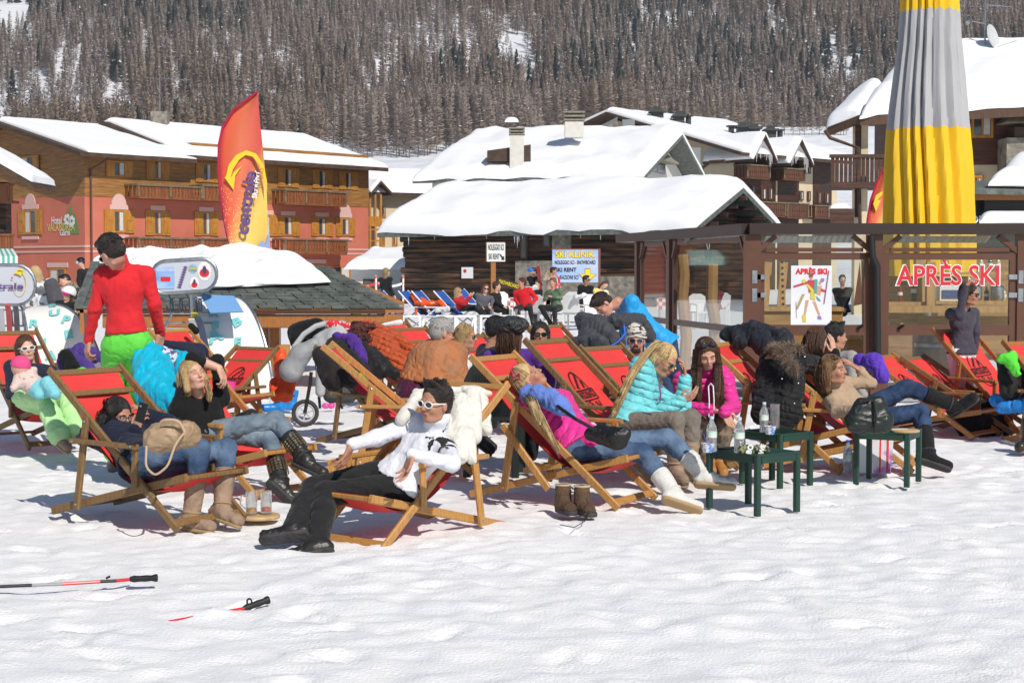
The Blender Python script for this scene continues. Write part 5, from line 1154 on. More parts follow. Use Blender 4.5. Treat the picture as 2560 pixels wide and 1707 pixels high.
 # -- people
SKIN={'fair':mat('fair skin',(.55,.30,.21),.5,(.62,.36,.26),6,spec=.4,sss=.15),'tan':mat('tanned skin',(.40,.195,.12),.5,(.46,.23,.15),6,spec=.4,sss=.12),'ruddy':mat('ruddy skin',(.50,.235,.165),.5,(.57,.28,.2),6,spec=.4,sss=.15)}
M_lip=mat('lips',(.42,.12,.10),.4);M_brow=mat('eyebrow',(.06,.035,.02),.8);M_eye=mat('eye white',(.6,.58,.55),.3);M_iris=mat('dark iris',(.03,.025,.02),.2)
def hairm(n,c,k=.45):
 m=mat('hair '+n,c,.42,sub(c,k),30,(6,6,1.2),bump=.6,bscale=45,bstretch=(6,6,1),spec=.5)
 t=m.node_tree;b=t.nodes['Principled BSDF'];old=b.inputs['Base Color'].links[0].from_socket;g=t.nodes.new('ShaderNodeNewGeometry');r=t.nodes.new('ShaderNodeMapRange');r.inputs[3].default_value=.35;r.inputs[4].default_value=1.45
 v=t.nodes.new('ShaderNodeVectorMath');v.operation='SCALE';t.links.new(g.outputs['Random Per Island'],r.inputs[0]);t.links.new(old,v.inputs[0]);t.links.new(r.outputs[0],v.inputs['Scale']);t.links.new(v.outputs[0],b.inputs['Base Color']);return m
H_dk=hairm('dark brown',(.035,.02,.013));H_bk=hairm('black',(.012,.010,.010),.6);H_bl=hairm('blonde',(.56,.37,.16),.6);H_br=hairm('chestnut',(.13,.055,.025));H_lb=hairm('light brown',(.26,.14,.06));H_gr=hairm('grey',(.42,.41,.39),.6);H_pb=hairm('pale blonde',(.66,.47,.22),.62);H_rd=hairm('dyed red',(.10,.018,.012))
M_lens=mat('dark lens',(.012,.012,.016),.08,spec=.9);M_mirror=mat('teal mirror lens',(.01,.35,.36),.12,metal=.8)
def basis(F_,U_):
 f=nrm(F_);u=np.array(U_,float);u=nrm(u-f*np.dot(u,f));r=np.cross(f,u);return np.array([r,f,u])
def head_sdf(s,c,B,sc=1.,fem=False):
 P=lambda x,y,z:c+(np.array([x,y,z])*sc)@B
 e=lambda x,y,z,r,k=.02,op='u':s.ell(P(x,y,z),np.array(r)*sc,B,k,op)
 e(0,-.012,.035,(.076,.094,.085));e(0,.022,-.03,(.058,.066,.078),.03);e(0,.058,-.088,(.026,.024,.02),.03)
 e(0,-.02,-.02,(.062,.07,.07),.03)
 for x in(-1,1):
  e(x*.034,.062,-.028,(.024,.022,.024),.02);e(x*.077,-.006,-.012,(.009,.018,.031),.006)
  s.cap(P(x*.012,.084,.020),P(x*.045,.074,.022),.0085*sc,.007*sc,.012)
  s.ell(P(x*.031,.092,.002),np.array((.016,.012,.010))*sc,B,.012,'s')
  s.cap(P(x*.045,.0,-.085),P(x*.018,.055,-.098),.014*sc,.014*sc,.02)
 s.cap(P(0,.086,.008),P(0,.104,-.025),.0075*sc,.0115*sc,.01);s.cap(P(-.011,.092,-.030),P(.011,.092,-.030),.007*sc,None,.006)
 s.cap(P(-.016,.083,-.056),P(.016,.083,-.056),.0075*sc,None,.008);s.cap(P(-.014,.082,-.067),P(.014,.082,-.067),.0075*sc,None,.008)
 s.ell(P(0,.094,-.0615),np.array((.024,.006,.0018))*sc,B,.003,'s')
 return P
def hand_sdf(w,d,n,side,sc=1.,curl=.35,spread=.12,thumb=.6,lens=None):
 """w wrist, d finger direction, n palm normal (side the palm faces), side=+1 thumb on d x n side"""
 d=nrm(d);n=nrm(np.array(n,float)-d*np.dot(n,d));t=np.cross(d,n)*side;s=SDF()
 Q=lambda a,b,c_:w+(d*a+t*b+n*c_)*sc
 s.cap(Q(-.004,0,0),Q(.02,0,0),.025*sc,.026*sc,.02,n,.75)
 s.cap(Q(.02,.012,0),Q(.075,.022,.002),.024*sc,.021*sc,.02,n,.55);s.cap(Q(.02,-.012,0),Q(.07,-.020,.002),.024*sc,.021*sc,.02,n,.55)
 L=(.040,.044,.041,.033)
 for i in range(4):
  b=(.030,.0105,-.0095,-.029)[i];p=Q((.082,.088,.084,.074)[i],b,.0);a=0;cl=curl*(1+.12*i)if np.isscalar(curl)else curl[i];sp=spread*(1.5-i)/1.5;pr=p
  for k in range(3):
   a+=cl*(.8 if k==0 else 1.15);dd=nrm((d*cos(sp)+t*sin(sp))*cos(a)+n*sin(a));q=pr+dd*(L[i]*(1,.68,.52)[k])*sc
   s.cap(pr,q,(.0088,.0080,.0074)[k]*sc,(.0080,.0074,.0066)[k]*sc,.004);pr=q
 p=Q(.018,.028,.004);q=p+(t*.028*(1.2-thumb*.4)+d*.026+n*.02*thumb)*sc;r_=q+(d*.028+t*.012*(1-thumb)+n*.012*thumb)*sc;u=r_+(d*.022+n*.010*thumb-t*.004)*sc
 s.cap(p,q,.0125*sc,.0105*sc,.008);s.cap(q,r_,.0102*sc,.009*sc,.004);s.cap(r_,u,.009*sc,.0074*sc,.004)
 return s
class Pose:
 def __init__(p,S=1.):p.S=S;p.j={}
 def set(p,k,px,py,Y):p.j[k]=at(px,py,Y);return p
 def solve(p,k,par,px,py,L,sg=0):
  """joint k seen at px,py at bone length L from its parent; sg -1 nearer, +1 farther, 0 same depth"""
  o=p.j[par];d=ray(px,py);L=L*p.S
  if sg==0:q=EYE+d*(o[1]/d[1]);p.j[k]=q;return p
  b=np.dot(o-EYE,d);m=EYE+d*b;r=np.linalg.norm(m-o)
  p.j[k]=m if r>=L else EYE+d*(b+sg*sqrt(L*L-r*r));return p
PEOPLE=[]
def person(label,S=1.,Y=None,pelvis=None,neck=None,head=None,face=(0,-1,0),up=None,tfwd=None,sh=None,armL=None,armR=None,legL=None,legR=None,skin='fair',hair=None,hairm_=None,top=None,bottom=None,shoes=None,puff=0.,tr=.0,bare=0.,bell=0.,name='person',res=1.,group=None,handL=None,handR=None,hips=None,shwid=.185,fem=False,glasses=None,mouth=True,eyes='open',torso_r=1.,collar=None,shaft=.0,leg_r=1.,wr=.004,skirt=.02,lod=0,neckgap=0.):
 """pelvis=(px,py[,Y]), neck/head=(px,py,sg); arms=[(px,py,sg) elbow,(px,py,sg) wrist]; legs=[knee, ankle, toe]"""
 J=Pose(S);J.set('pel',pelvis[0],pelvis[1],pelvis[2]if len(pelvis)>2 else Y)
 J.solve('neck','pel',*neck[:2],.52,neck[2]);J.solve('head','neck',*head[:2],.17,head[2])
 j=J.j;j['pel0']=j['pel'].copy()
 spine=nrm(j['neck']-j['pel']);tf=np.array(tfwd if tfwd is not None else face,float);tf=nrm(tf-spine*np.dot(tf,spine));rt=np.cross(tf,spine)
 if hips is not None:hf=nrm(hips);hr=nrm(np.cross(hf,spine))
 else:hf,hr=tf,rt
 for nm,s_ in(('R',1),('L',-1)):j['s'+nm]=j['neck']+rt*s_*shwid*S-spine*.072*S;j['h'+nm]=j['pel']+hr*s_*.085*S
 if sh:
  for nm,q in sh.items():J.solve('s'+nm,'neck',*q[:2],.2,q[2])
 arms={'L':armL,'R':armR};legs={'L':legL,'R':legR}
 for nm in 'LR':
  if arms[nm]:J.solve('e'+nm,'s'+nm,*arms[nm][0][:2],.275,arms[nm][0][2]);J.solve('w'+nm,'e'+nm,*arms[nm][1][:2],.25,arms[nm][1][2])
  if legs[nm]:
   J.solve('k'+nm,'h'+nm,*legs[nm][0][:2],.45,legs[nm][0][2]);J.solve('a'+nm,'k'+nm,*legs[nm][1][:2],.42,legs[nm][1][2])
   if len(legs[nm])>2:J.solve('t'+nm,'a'+nm,*legs[nm][2][:2],.17,legs[nm][2][2])
 allp=np.array(list(j.values()));base=V(j['pel'][0],j['pel'][1],max(0,allp[:,2].min()-.1))
 PEOPLE.append((label,{k:v.round(2).tolist()for k,v in j.items()}))
 P0=thing(name,label,'person',base,0,group);k_=res
 U=np.array(up,float)if up is not None else j['head']-j['neck']
 B=basis(face,U);hc=j['head'];sk=SKIN[skin]
 pel,nk=j['pel'],j['neck'];ch=nk-spine*.17*S;wa=pel+spine*.15*S;fr_=.72
 tor=lambda s,g,pf=0.:(s.cap(pel,wa,(.112*torso_r)*S+g,(.100*torso_r)*S+g,.05,tf,fr_+.08,puff=pf),s.cap(wa,ch,(.100*torso_r)*S+g,(.134*torso_r)*S+g,.05,tf,fr_,puff=pf),s.cap(ch+rt*.06*S,nk-spine*.075*S+rt*.10*S,.09*S+g,.062*S+g,.05,tf,.85),s.cap(ch-rt*.06*S,nk-spine*.075*S-rt*.10*S,.09*S+g,.062*S+g,.05,tf,.85))
 def arm(s,nm,g,w=True,pf=0.,wend=0.):
  if arms[nm]is None:return
  sh_,el,wr_=j['s'+nm],j['e'+nm],j['w'+nm];end=el+(wr_-el)*(1-wend)
  s.cap(nk-spine*.07*S+(sh_-nk)*.4,sh_,.050*S+g,.050*S+g,.04);s.cap(sh_,el,.047*S+g,.037*S+g,.03,puff=pf);s.cap(el,end,.037*S+g,(.028+.009*wend)*S+g*.8,.03,puff=pf)
 def leg(s,nm,g,end=1.,bl=0.):
  if legs[nm]is None:return
  h,kn,an=j['h'+nm],j['k'+nm],j['a'+nm];e=kn+(an-kn)*end
  s.cap(h,kn,.080*S*leg_r+g,.054*S*leg_r+g,.04);s.cap(kn,kn+(e-kn)*.4,.052*S*leg_r+g,.052*S*leg_r+g+bl*.4,.03);s.cap(kn+(e-kn)*.4,e,.052*S*leg_r+g+bl*.4,.037*S*leg_r+g+bl,.03)
  # body: one continuous surface
 s=SDF();tor(s,-.02);hb=.020*k_
 for nm in 'LR':
  arm(s,nm,-.008 if bare else-.020);leg(s,nm,-.016)
  if legs[nm]and len(legs[nm])>2:s.cap(j['a'+nm],j['a'+nm]+(j['t'+nm]-j['a'+nm])*.35,.030*S,.024*S,.02)
 s.cap(nk-spine*.03,hc-B[2]*.05*S,.052*S,.050*S,.03)
 parts=[s.mesh(hb)]
 s=SDF();PP=head_sdf(s,hc,B,S,fem);s.cap(nk+(hc-nk)*.25-B[1]*.0,hc-B[2]*.06*S-B[1]*.01,.050*S,.048*S,.02);parts.append(s.mesh(.0052 if lod==0 else.011))
 hands={'L':handL,'R':handR}
 for nm in 'LR':
  if arms[nm]is None:continue
  hd=hands[nm]or{}
  if hd=='none':continue
  d=hd.get('d',nrm(j['w'+nm]-j['e'+nm]))
  if len(d)==2:d=at(d[0],d[1],j['w'+nm][1]+hd.get('dy',0))-j['w'+nm]
  n_=hd.get('n',V(0,0,-1)if abs(nrm(d)[2])<.9 else tf)
  if lod:s=SDF();dd=nrm(d);s.cap(j['w'+nm],j['w'+nm]+dd*.1*S,.03*S,.028*S,.01);parts.append(s.mesh(.014));continue
  s=hand_sdf(j['w'+nm],d,n_,hd.get('side',1 if nm=='R' else-1),S*1.02,hd.get('curl',.3),hd.get('spread',.1),hd.get('thumb',.5));parts.append(s.mesh(.0042))
  if bare:s=SDF();s.cap(j['e'+nm]+(j['w'+nm]-j['e'+nm])*.2,j['w'+nm],.040*S,.027*S,.01);parts.append(s.mesh(.008))
 sobj('body',joinm(parts),0,sk,P0)
 # trousers, top, shoes
 if bottom is not None:
  g=.009+tr;ms=[]
  for nm in 'LR':
   s=SDF();s.cap(pel,pel+spine*.08*S,.102*torso_r*S+g,.094*torso_r*S+g,.05,tf,.82);leg(s,nm,g,1-(shoes[2]-.035)/.42 if shaft and shoes else.97,bell)
   if legs[nm]is not None or nm=='R':ms.append(s.mesh(.012*k_,(wr*1.3+.001,15),len(PEOPLE)+ord(nm)))
  sobj('trousers',joinm(ms),0,bottom,P0)
 if top is not None:
  s=SDF();g=.009+puff;pf=.004 if puff>.012 else 0;ms=[]
  tor(s,g,pf)
  for q in(-1,1):s.cap(pel+hr*q*.055*S-spine*.05*S,wa+hr*q*.03*S,.114*torso_r*S+g+.020,.085*torso_r*S+g,.04,tf,.95)
  s.plane(pel-spine*skirt*S,-spine)
  for nm in 'LR':
   if arms[nm]is not None:s.cap(nk-spine*.07*S+(j['s'+nm]-nk)*.4,j['s'+nm],.050*S+g,.050*S+g,.04);s.cap(j['s'+nm],j['s'+nm]*.6+j['e'+nm]*.4,.048*S+g,.042*S+g,.03)
  if collar:s.cap(nk-spine*.03,nk+(hc-nk)*.38,.062*S+g*.5,(.056+collar*.8)*S+g*.5,.02)
  hj=(.0085 if puff>.012 and not lod else.0105)*k_;ms.append(s.mesh(hj,(wr,(16,16,9)if puff<.012 else 22),len(PEOPLE)+50))
  for nm in 'LR':
   if arms[nm]is not None:s=SDF();arm(s,nm,g*.9,pf=pf,wend=bare if isinstance(bare,float)else 0);ms.append(s.mesh(hj,(wr,16 if puff<.012 else 22),len(PEOPLE)+ord(nm)))
  sobj('jacket' if puff>.012 else 'top',joinm(ms),0,top,P0)
 if shoes is not None:
  M,sole,hsh=shoes
  for nm in 'LR':
   if legs[nm]is None or len(legs[nm])<3:continue
   a,t_=j['a'+nm],j['t'+nm];kn=j['k'+nm];axl=nrm(kn-a);fd=nrm(t_-a);up_=nrm(axl-fd*np.dot(axl,fd))if np.linalg.norm(np.cross(axl,fd))>.1 else axl
   heel=a-fd*.055*S-up_*.045*S;toe=a+fd*.165*S-up_*.045*S;s=SDF()
   s.cap(a+axl*max(hsh,.03)*S,a-up_*.01,(.050+(.020 if hsh>.13 else.004))*S,.052*S,.03);s.cap(heel+up_*.012,toe+up_*.006,.044*S,.041*S,.03);s.cap(a-up_*.0,toe*.4+heel*.6+up_*.02,.045*S,.04*S,.03)
   s.plane(a-up_*.072*S,-up_);s.plane(a+axl*(max(hsh,.03)+.03)*S,axl);bt=sobj('boot',s,.009*k_,M,P0,noise=(.004,(20,20,34)),seed=3)
   if hsh>.13 and not lod:
    x1=nrm(np.cross(axl,fd));x2=np.cross(axl,x1);rim=lambda hh,rr,w_:MB().tube([a+axl*hh*S+(x1*cos(q)+x2*sin(q))*rr*S for q in np.linspace(0,2*pi,19)],w_,6)
    rim(hsh+.028,.064,.007).build('boot_rim',M,bt,True);rim(.035,.058,.008).build('boot_strap',sole if M is not S_wht else M,bt,True)
   s=SDF();s.cap(heel-up_*.020*S,toe-up_*.020*S,.044*S,.041*S,.01);s.plane(a-up_*.090*S,-up_);s.plane(a-up_*.066*S,up_);sobj('sole',s,.008*k_,sole,bt)
   # hair
 if hair is not None:
  s=SDF();Q=PP;kind=hair
  s.ell(Q(0,-.022,.042),np.array((.086,.100,.092))*S,B,.01)
  if kind=='short':s.ell(Q(0,-.045,-.01),np.array((.078,.068,.07))*S,B,.02);s.ell(Q(0,.04,.105),np.array((.055,.045,.028))*S,B,.02)
  if kind=='quiff':
   s.ell(Q(0,-.045,-.01),np.array((.078,.068,.07))*S,B,.02)
   for k in range(9):x=-.05+.0125*k;s.cap(Q(x,.02,.10),Q(x*.9+.01*sin(k*2),.062,.142+.012*sin(k*3.)),.02*S,.006*S,.01)
   for k in range(8):x=-.05+.014*k;s.cap(Q(x,-.03,.11),Q(x,-.03+.02*sin(k*5),.148),.02*S,.005*S,.01)
  if kind in('bob','long','pony','up','wavy','bobshort'):s.ell(Q(0,-.05,-.01),np.array((.084,.072,.085))*S,B,.02)
  if kind in('bob','wavy','bobshort'):
   L_={'bob':-.16,'wavy':-.17,'bobshort':-.09}[kind]
   for x in(-1,1):s.cap(Q(x*.07,-.02,.03),Q(x*.085,-.03,L_),.030*S,.022*S,.03);s.cap(Q(x*.05,-.06,.0),Q(x*.06,-.07,L_),.040*S,.028*S,.03)
   s.cap(Q(0,-.08,0),Q(0,-.085,L_),.045*S,.03*S,.03)
  if kind=='long':
   for x in(-1,1):s.cap(Q(x*.068,.0,.04),Q(x*.085,.01,-.10),.026*S,.024*S,.03)
  fc=np.array((.064,.07,.105))*S
  s.ell(Q(0,.088,-.045 if kind not in('short','quiff')else-.035),fc,B,.01,'s')
  if kind in('short','quiff'):s.ell(Q(0,.03,-.10),np.array((.10,.075,.075))*S,B,.01,'s')
  ho=sobj('hair',s,.007 if lod==0 else.014,hairm_,P0,noise=(.003,40),seed=5)
  if lod==0:scalp(P0,hairm_,PP,B,kind,len(PEOPLE),S)
 if lod==0 and mouth:
  mb=MB();mb.tube([Q(-.019,.084,-.060)if False else PP(-.020,.086,-.061),PP(-.008,.0925,-.057),PP(.008,.0925,-.057),PP(.020,.086,-.061)],.0042*S,6);mb.tube([PP(-.018,.086,-.063),PP(0,.0915,-.0685),PP(.018,.086,-.063)],.0048*S,6);mb.build('lips',M_lip,P0,True)
 if lod==0 and eyes:
  for x in(-1,1):
   mb=MB();mb.tube([PP(x*.014,.0925,.024),PP(x*.032,.0895,.029),PP(x*.05,.078,.022)],.0030*S,5);mb.build('eyebrow',hairm_ if hairm_ in(H_bl,H_pb,H_lb,H_gr,H_br)else M_brow,P0)
   if eyes=='open':
    mb=MB();mb.ball(PP(x*.031,.078,.003),.0105*S,8,6);ey=mb.build('eye',M_eye,P0,True);mb=MB();mb.ball(PP(x*.031,.0845,.003),.0052*S,8,5);mb.build('iris',M_iris,ey,True)
   mb=MB();z=.008 if eyes=='open' else-.001;mb.tube([PP(x*.019,.0865,z-.003),PP(x*.032,.0885,z+.001),PP(x*.045,.079,z-.003)],.0018*S,4);mb.build('eyelashes',M_brow,P0)
 if glasses:
  gm,lm,top_=glasses[:3];dz=glasses[3]if len(glasses)>3 else 0.;dy=glasses[4]if len(glasses)>4 else 0.
  g0=MB()
  for x in(-1,1):
   pts=[PP(x*.0335+.027*cos(a)*(1.0),.0985-.010*abs(x*.0335+.027*cos(a))/.06+dy,.003+.0205*sin(a)*(1.05 if sin(a)<0 else.85)+dz)for a in np.linspace(0,2*pi,15)[:-1]]
   g0 .tube(pts+pts[:2],.0028*S*top_,5);g0 .tube([PP(x*.061,.089+dy,.010+dz),PP(x*.078,.06+dy,.010+dz),PP(x*.081,-.01+dy,.005+dz)],.0026*S*top_,5)
  g0 .tube([PP(-.010,.100+dy,.006+dz),PP(.010,.100+dy,.006+dz)],.0026*S*top_,5);go=g0 .build('sunglasses',gm,P0,True)
  for x in(-1,1):
   mb=MB();pts=[PP(x*.0335+.026*cos(a),.0975-.010*abs(x*.0335+.026*cos(a))/.06+dy,.003+.0195*sin(a)*(1.05 if sin(a)<0 else.85)+dz)for a in np.linspace(0,2*pi,15)[:-1]];mb.prism(pts,-B[1]*.002);mb.build('lens',lm,go)
 P0['S_']=S;del P0['S_']
 return P0,j,PP,B
def fibres(name,mat_,parent,P,r=.0024):
 """P: (strands, points, 3) -> thin three-sided fibres in one mesh"""
 n,m,_=P.shape;T=np.gradient(P,axis=1);T/=np.linalg.norm(T,axis=2,keepdims=True)+1e-9;A=np.cross(T,V(.3,.2,.93));A/=np.linalg.norm(A,axis=2,keepdims=True)+1e-9;B_=np.cross(T,A)
 rr=r*np.linspace(1,.35,m)[None,:,None];v=np.stack([P+(A*cos(a)+B_*sin(a))*rr for a in(0,2.094,4.189)],2).reshape(-1,3);i=np.arange(n*m).reshape(n,m)*3;f=[]
 for k in range(3):q=(k+1)%3;f.append(np.stack([i[:,:-1]+k,i[:,:-1]+q,i[:,1:]+q,i[:,1:]+k],-1).reshape(-1,4))
 return link(name,mesh_np(v-ORG[parent.name],[np.concatenate(f)]),mat_,parent,True)
def resamp(pts,m):
 p=np.array(pts);d=np.concatenate([[0],np.cumsum(np.linalg.norm(np.diff(p,axis=0),axis=1))]);t=np.linspace(0,d[-1],m);q=np.stack([np.interp(t,d,p[:,k])for k in range(3)],-1)
 for _ in range(2):q[1:-1]=(q[:-2]+2*q[1:-1]+q[2:])/4
 return q
def strands(parent,hm,paths,h=.008,name='hair',seed=0,k=.012,noise=.003,n=130):
 s=SDF();rg_=np.random.default_rng(seed+3);allP=[]
 for p in paths:
  pts,rs=p[0],p[1]
  for i in range(len(pts)-1):s.cap(pts[i],pts[i+1],rs[i]*.62,rs[i+1]*.5,k)
  m=14;c=resamp(pts,m);r=np.interp(np.linspace(0,1,m),np.linspace(0,1,len(rs)),rs)*1.0;a=rg_.uniform(0,2*pi,n);q=np.sqrt(rg_.uniform(.25,1,n));T=nrm(c[-1]-c[0]);A=nrm(np.cross(T,V(.2,.9,.3)));B_=np.cross(T,A)
  off=(A[None]*np.cos(a)[:,None]+B_[None]*np.sin(a)[:,None])*q[:,None];P=c[None]+off[:,None]*r[None,:,None]*1.05+rg_.normal(0,.0035,(n,m,3)).cumsum(1)*.35
  allP.append(P)
 sobj(name,s,h,hm,parent,noise=(noise,45),seed=seed);fibres('hair_strands',hm,parent,np.concatenate(allP),.0034)
def scalp(parent,hm,PP,B,kind,seed,S):
 rg_=np.random.default_rng(seed);R3=np.array((.088,.102,.094));out=[]
 if kind in('short','quiff'):
  for _ in range(420):
   az=rg_.uniform(.9,2*pi-.9)if rg_.random()<.6 else rg_.uniform(0,2*pi);po=rg_.uniform(.05,1.75 if.9<az<5.38 else.62)
   d=V(sin(az)*sin(po),cos(az)*sin(po),cos(po));p=d*R3*.96+V(0,-.022,.040);fl=V(0,-.4,-.9)if po>.8 else(V(rg_.normal(0,.3),.5,.7)if kind=='quiff' else V(.3,.6,.1));e=p+(d*.5+fl*.5)*.02;out.append([PP(*p),PP(*(p*.5+e*.5+d*.002)),PP(*e)])
  fibres('hair_strands',hm,parent,np.array(out),.0030*S);return
 for _ in range(230):
  az=rg_.uniform(.75,2*pi-.75);w0=rg_.normal(0,.06);row=[]
  for k in range(9):po=.10+(1.95 if kind!='up' else 1.6)*k/8;d=V(sin(az+w0*k/8)*sin(po),cos(az+w0*k/8)*sin(po),cos(po));p=d*R3*(1.0+.03*rg_.random())+V(0,-.022,.040);row.append(PP(*p))
  out.append(row)
 fibres('hair_strands',hm,parent,np.array(out),.0036*S)
 # -- deck chairs
CW=.578;TA,TB,TC,TD,TE=1.117,.942,.039,.319,1.143;AU0,AU1,AHt,CT,CB=.844,.307,.511,.682,.754
M_ink=mat('black print on canvas',(.02,.012,.012),.7)
def deckchair(key,label,x,y,yaw,z0=0.,dp=0.,wood=0,fold='',sling=True,sag=.0,logo=True,group='red canvas deck chairs',hide=()):
 t=thing('deck_chair',label,'deck chair',(x,y,0),yaw,group,True);W=WOOD[wood];k=1+dp
 h2=CW/2;A0,A1=V(.015,0,.0),V(-TA,0,TB*k);B0,B1=V(TC,0,TD*k),V(-TE-.02,0,.012)
 zo=V(0,0,z0)
 o=lambda p,yy:V(p[0],yy,p[2])+zo
 rw,rh=.026,.052
 def bar(nm,p,q,w_=rw,h_=rh,side=(0,1,0)):
  mb=MB();mb.beam(p,q,w_,h_,side=side,bev=.006);return mb.build(nm,W,t)
 def bolts(par,pts):
  for p,s in pts:mb=MB();mb.lathe(p,[(.009,0),(.008,.004),(.003,.006)],8,(0,s,0));mb.build('bolt',M_bolt,par)
 Cp,Cf=V(-TA*CT,0,TB*CT*k),V(TC+(-TE-TC)*CB,0,TD*(1-CB)*k+.01)
 pv=V(-.20*TA,0,.20*TB*k)
 for s in(-1,1):
  ext=nrm(A1-A0)*.035
  r_=bar('side_rail',o(A0,s*h2),o(A1+ext,s*h2));bolts(r_,[(o(pv,s*(h2+rw/2)),s)])
  bar('seat_rail',o(B0+nrm(B0-B1)*.03,s*(h2-.032)),o(B1,s*(h2-.032)))
  st=bar('back_strut',o(Cf-nrm(Cp-Cf)*.03,s*(h2+.030)),o(Cp+nrm(Cp-Cf)*.03,s*(h2+.030)));bolts(st,[(o(Cp,s*(h2+.043)),s),(o(Cf,s*(h2+.043)),s)])
  ar=V(-AU0-.03,0,AHt*k);af=V(-AU1+.03,0,AHt*k-.005)
  if('n' in fold and s<0):
   bar('armrest',o(V(-AU0+.0,0,AHt*k),s*(h2+.062)),o(V(-AU0+.36,0,AHt*k-.42),s*(h2+.062)));bar('arm_post',o(V(-AU1-.1,0,.26*k),s*(h2+.03)),o(V(-AU0+.20,0,AHt*k-.30),s*(h2+.03)),rw,.04)
  elif 'x' in fold:pass
  else:
   a_=bar('armrest',o(ar,s*(h2+.052)),o(af,s*(h2+.052)),.046,.030);bolts(a_,[(o(V(-AU0,0,AHt*k),s*(h2+.075)),s),(o(V(-AU1,0,AHt*k),s*(h2+.075)),s)])
   dp_=V(-AU1-.02,0,.262*k*1.0);bar('arm_post',o(dp_+V(0,0,-.02),s*(h2+.026)),o(V(-AU1-.01,0,AHt*k-.012),s*(h2+.026)),rw-.002,.046)
 bar('crossbar',o(A1-V(0,0,.004),-h2+rw/2),o(A1-V(0,0,.004),h2-rw/2),.05,.024,side=nrm(A1));bar('crossbar',o(A1*.91+V(.02,0,-.05),-h2+rw/2),o(A1*.91+V(.02,0,-.05),h2-rw/2),.045,.02,side=nrm(A1))
 bar('crossbar',o(B0,-h2+.05),o(B0,h2-.05),.03,.03,side=(1,0,0));bar('crossbar',o(B1+V(.06,0,.02),-h2+.05),o(B1+V(.06,0,.02),h2-.05),.05,.022,side=(1,0,0));bar('crossbar',o(A0+nrm(A1)*.05,-h2+rw/2),o(A0+nrm(A1)*.05,h2-rw/2),.055,.022,side=nrm(A1))
 if sling:
  p0,p2=A1+V(.0,0,.006),B0+V(.005,0,.02);c=V(-.42,0,-.07)if sag else V(-.33,0,.04);n,m=36,13;rows=[]
  w2=h2-.045
  for i in range(n+1):
   s=i/n;p=p0*(1-s)**2+c*2*s*(1-s)+p2*s*s;dd=nrm((c-p0)*(1-s)+(p2-c)*s);nn=V(-dd[2],0,dd[0])
   rows.append([p+V(0,(2*j/m-1)*w2,0)-(nn if nn[2]>0 else-nn)*(.035 if sag else.018)*sin(pi*s)*(1-(2*j/m-1)**2)+zo for j in range(m+1)])
  mb=MB();q=m+1;mb.v=[tuple(p)for r_ in rows for p in r_];mb.v+=[tuple(np.array(p)-V(.001,0,.004))for r_ in rows for p in r_];N=(n+1)*q
  for i in range(n):
   for j in range(m):f=(i*q+j,i*q+j+1,(i+1)*q+j+1,(i+1)*q+j);mb.f.append(f);mb.f.append(tuple(N+a for a in f[::-1]))
  mb.m=[0]*len(mb.f);sl_=mb.build('canvas_sling',M_sling,t)
  for p in sl_.data.polygons:p.use_smooth=True
  if logo:
   def on(a,b):
    i=min(max((.25+b)*n,0),n-1.01);i0=int(i);f=i-i0;jj=min(max((a/w2+1)/2*m,0),m-.01);j0=int(jj);g=jj-j0;G=lambda x,y:np.array(rows[x][y])
    return(G(i0,j0)*(1-f)+G(i0+1,j0)*f)*(1-g)+(G(i0,j0+1)*(1-f)+G(i0+1,j0+1)*f)*g
   tl=nrm(on(0,.1)-on(0,0));nn=np.cross(V(0,1,0),tl);nn=nn if nn[2]>0 else-nn
   P=lambda u,v:on(u,-v*.75)+nn*.008
   mb=MB();st=lambda pts:mb.prism([P(*q)for q in pts],nn*.001)
   def line(x0,y0_,x1,y1_,w_=.008):
    d=np.array([x1-x0,y1_-y0_]);L_=np.hypot(*d);e=np.array([-d[1],d[0]])/L_*w_/2;k_=max(1,int(L_/.03))
    for i in range(k_):a0,a1=np.array([x0,y0_])+d*i/k_,np.array([x0,y0_])+d*(i+1)/k_;st([a0-e,a1-e,a1+e,a0+e])
   for a0,a1 in((.30,pi-.30),(pi+.30,2*pi-.30)):
    ps=[(.10*cos(a),.15*sin(a))for a in np.linspace(a0,a1,18)]
    for q0,q1 in zip(ps[:-1],ps[1:]):line(*q0,*q1)
   for sg in(1,-1):
    line(-.035,sg*.055,.03,sg*.135)
    for k_ in range(6):u,v=-.04+.014*k_,.05+.016*k_;line(u-.012,sg*(v+.008),u+.014,sg*(v-.004),.009)
    line(.045,sg*.05,.062,sg*.10)
    for k_ in range(4):u,v=.045+.005*k_,.055+.013*k_;line(u-.010,sg*(v+.004),u+.012,sg*(v-.002),.008)
   q4=[(-.125,-.045),(.125,-.03),(.13,.042),(-.12,.028)]
   for i in range(4):line(*q4[i],*q4[(i+1)%4])
   mb.build('ball_emblem',M_ink,sl_)
   tx_=text('BAR SCUOLA SCI',(0,0,0),(1,0,0),(0,1,0),.048,M_ink,sl_,width=.225,ext=0,bold=.04)
   for v_ in tx_.data.vertices:v_.co=tuple(P(v_.co.x,v_.co.y+v_.co.x*.06))
 return t
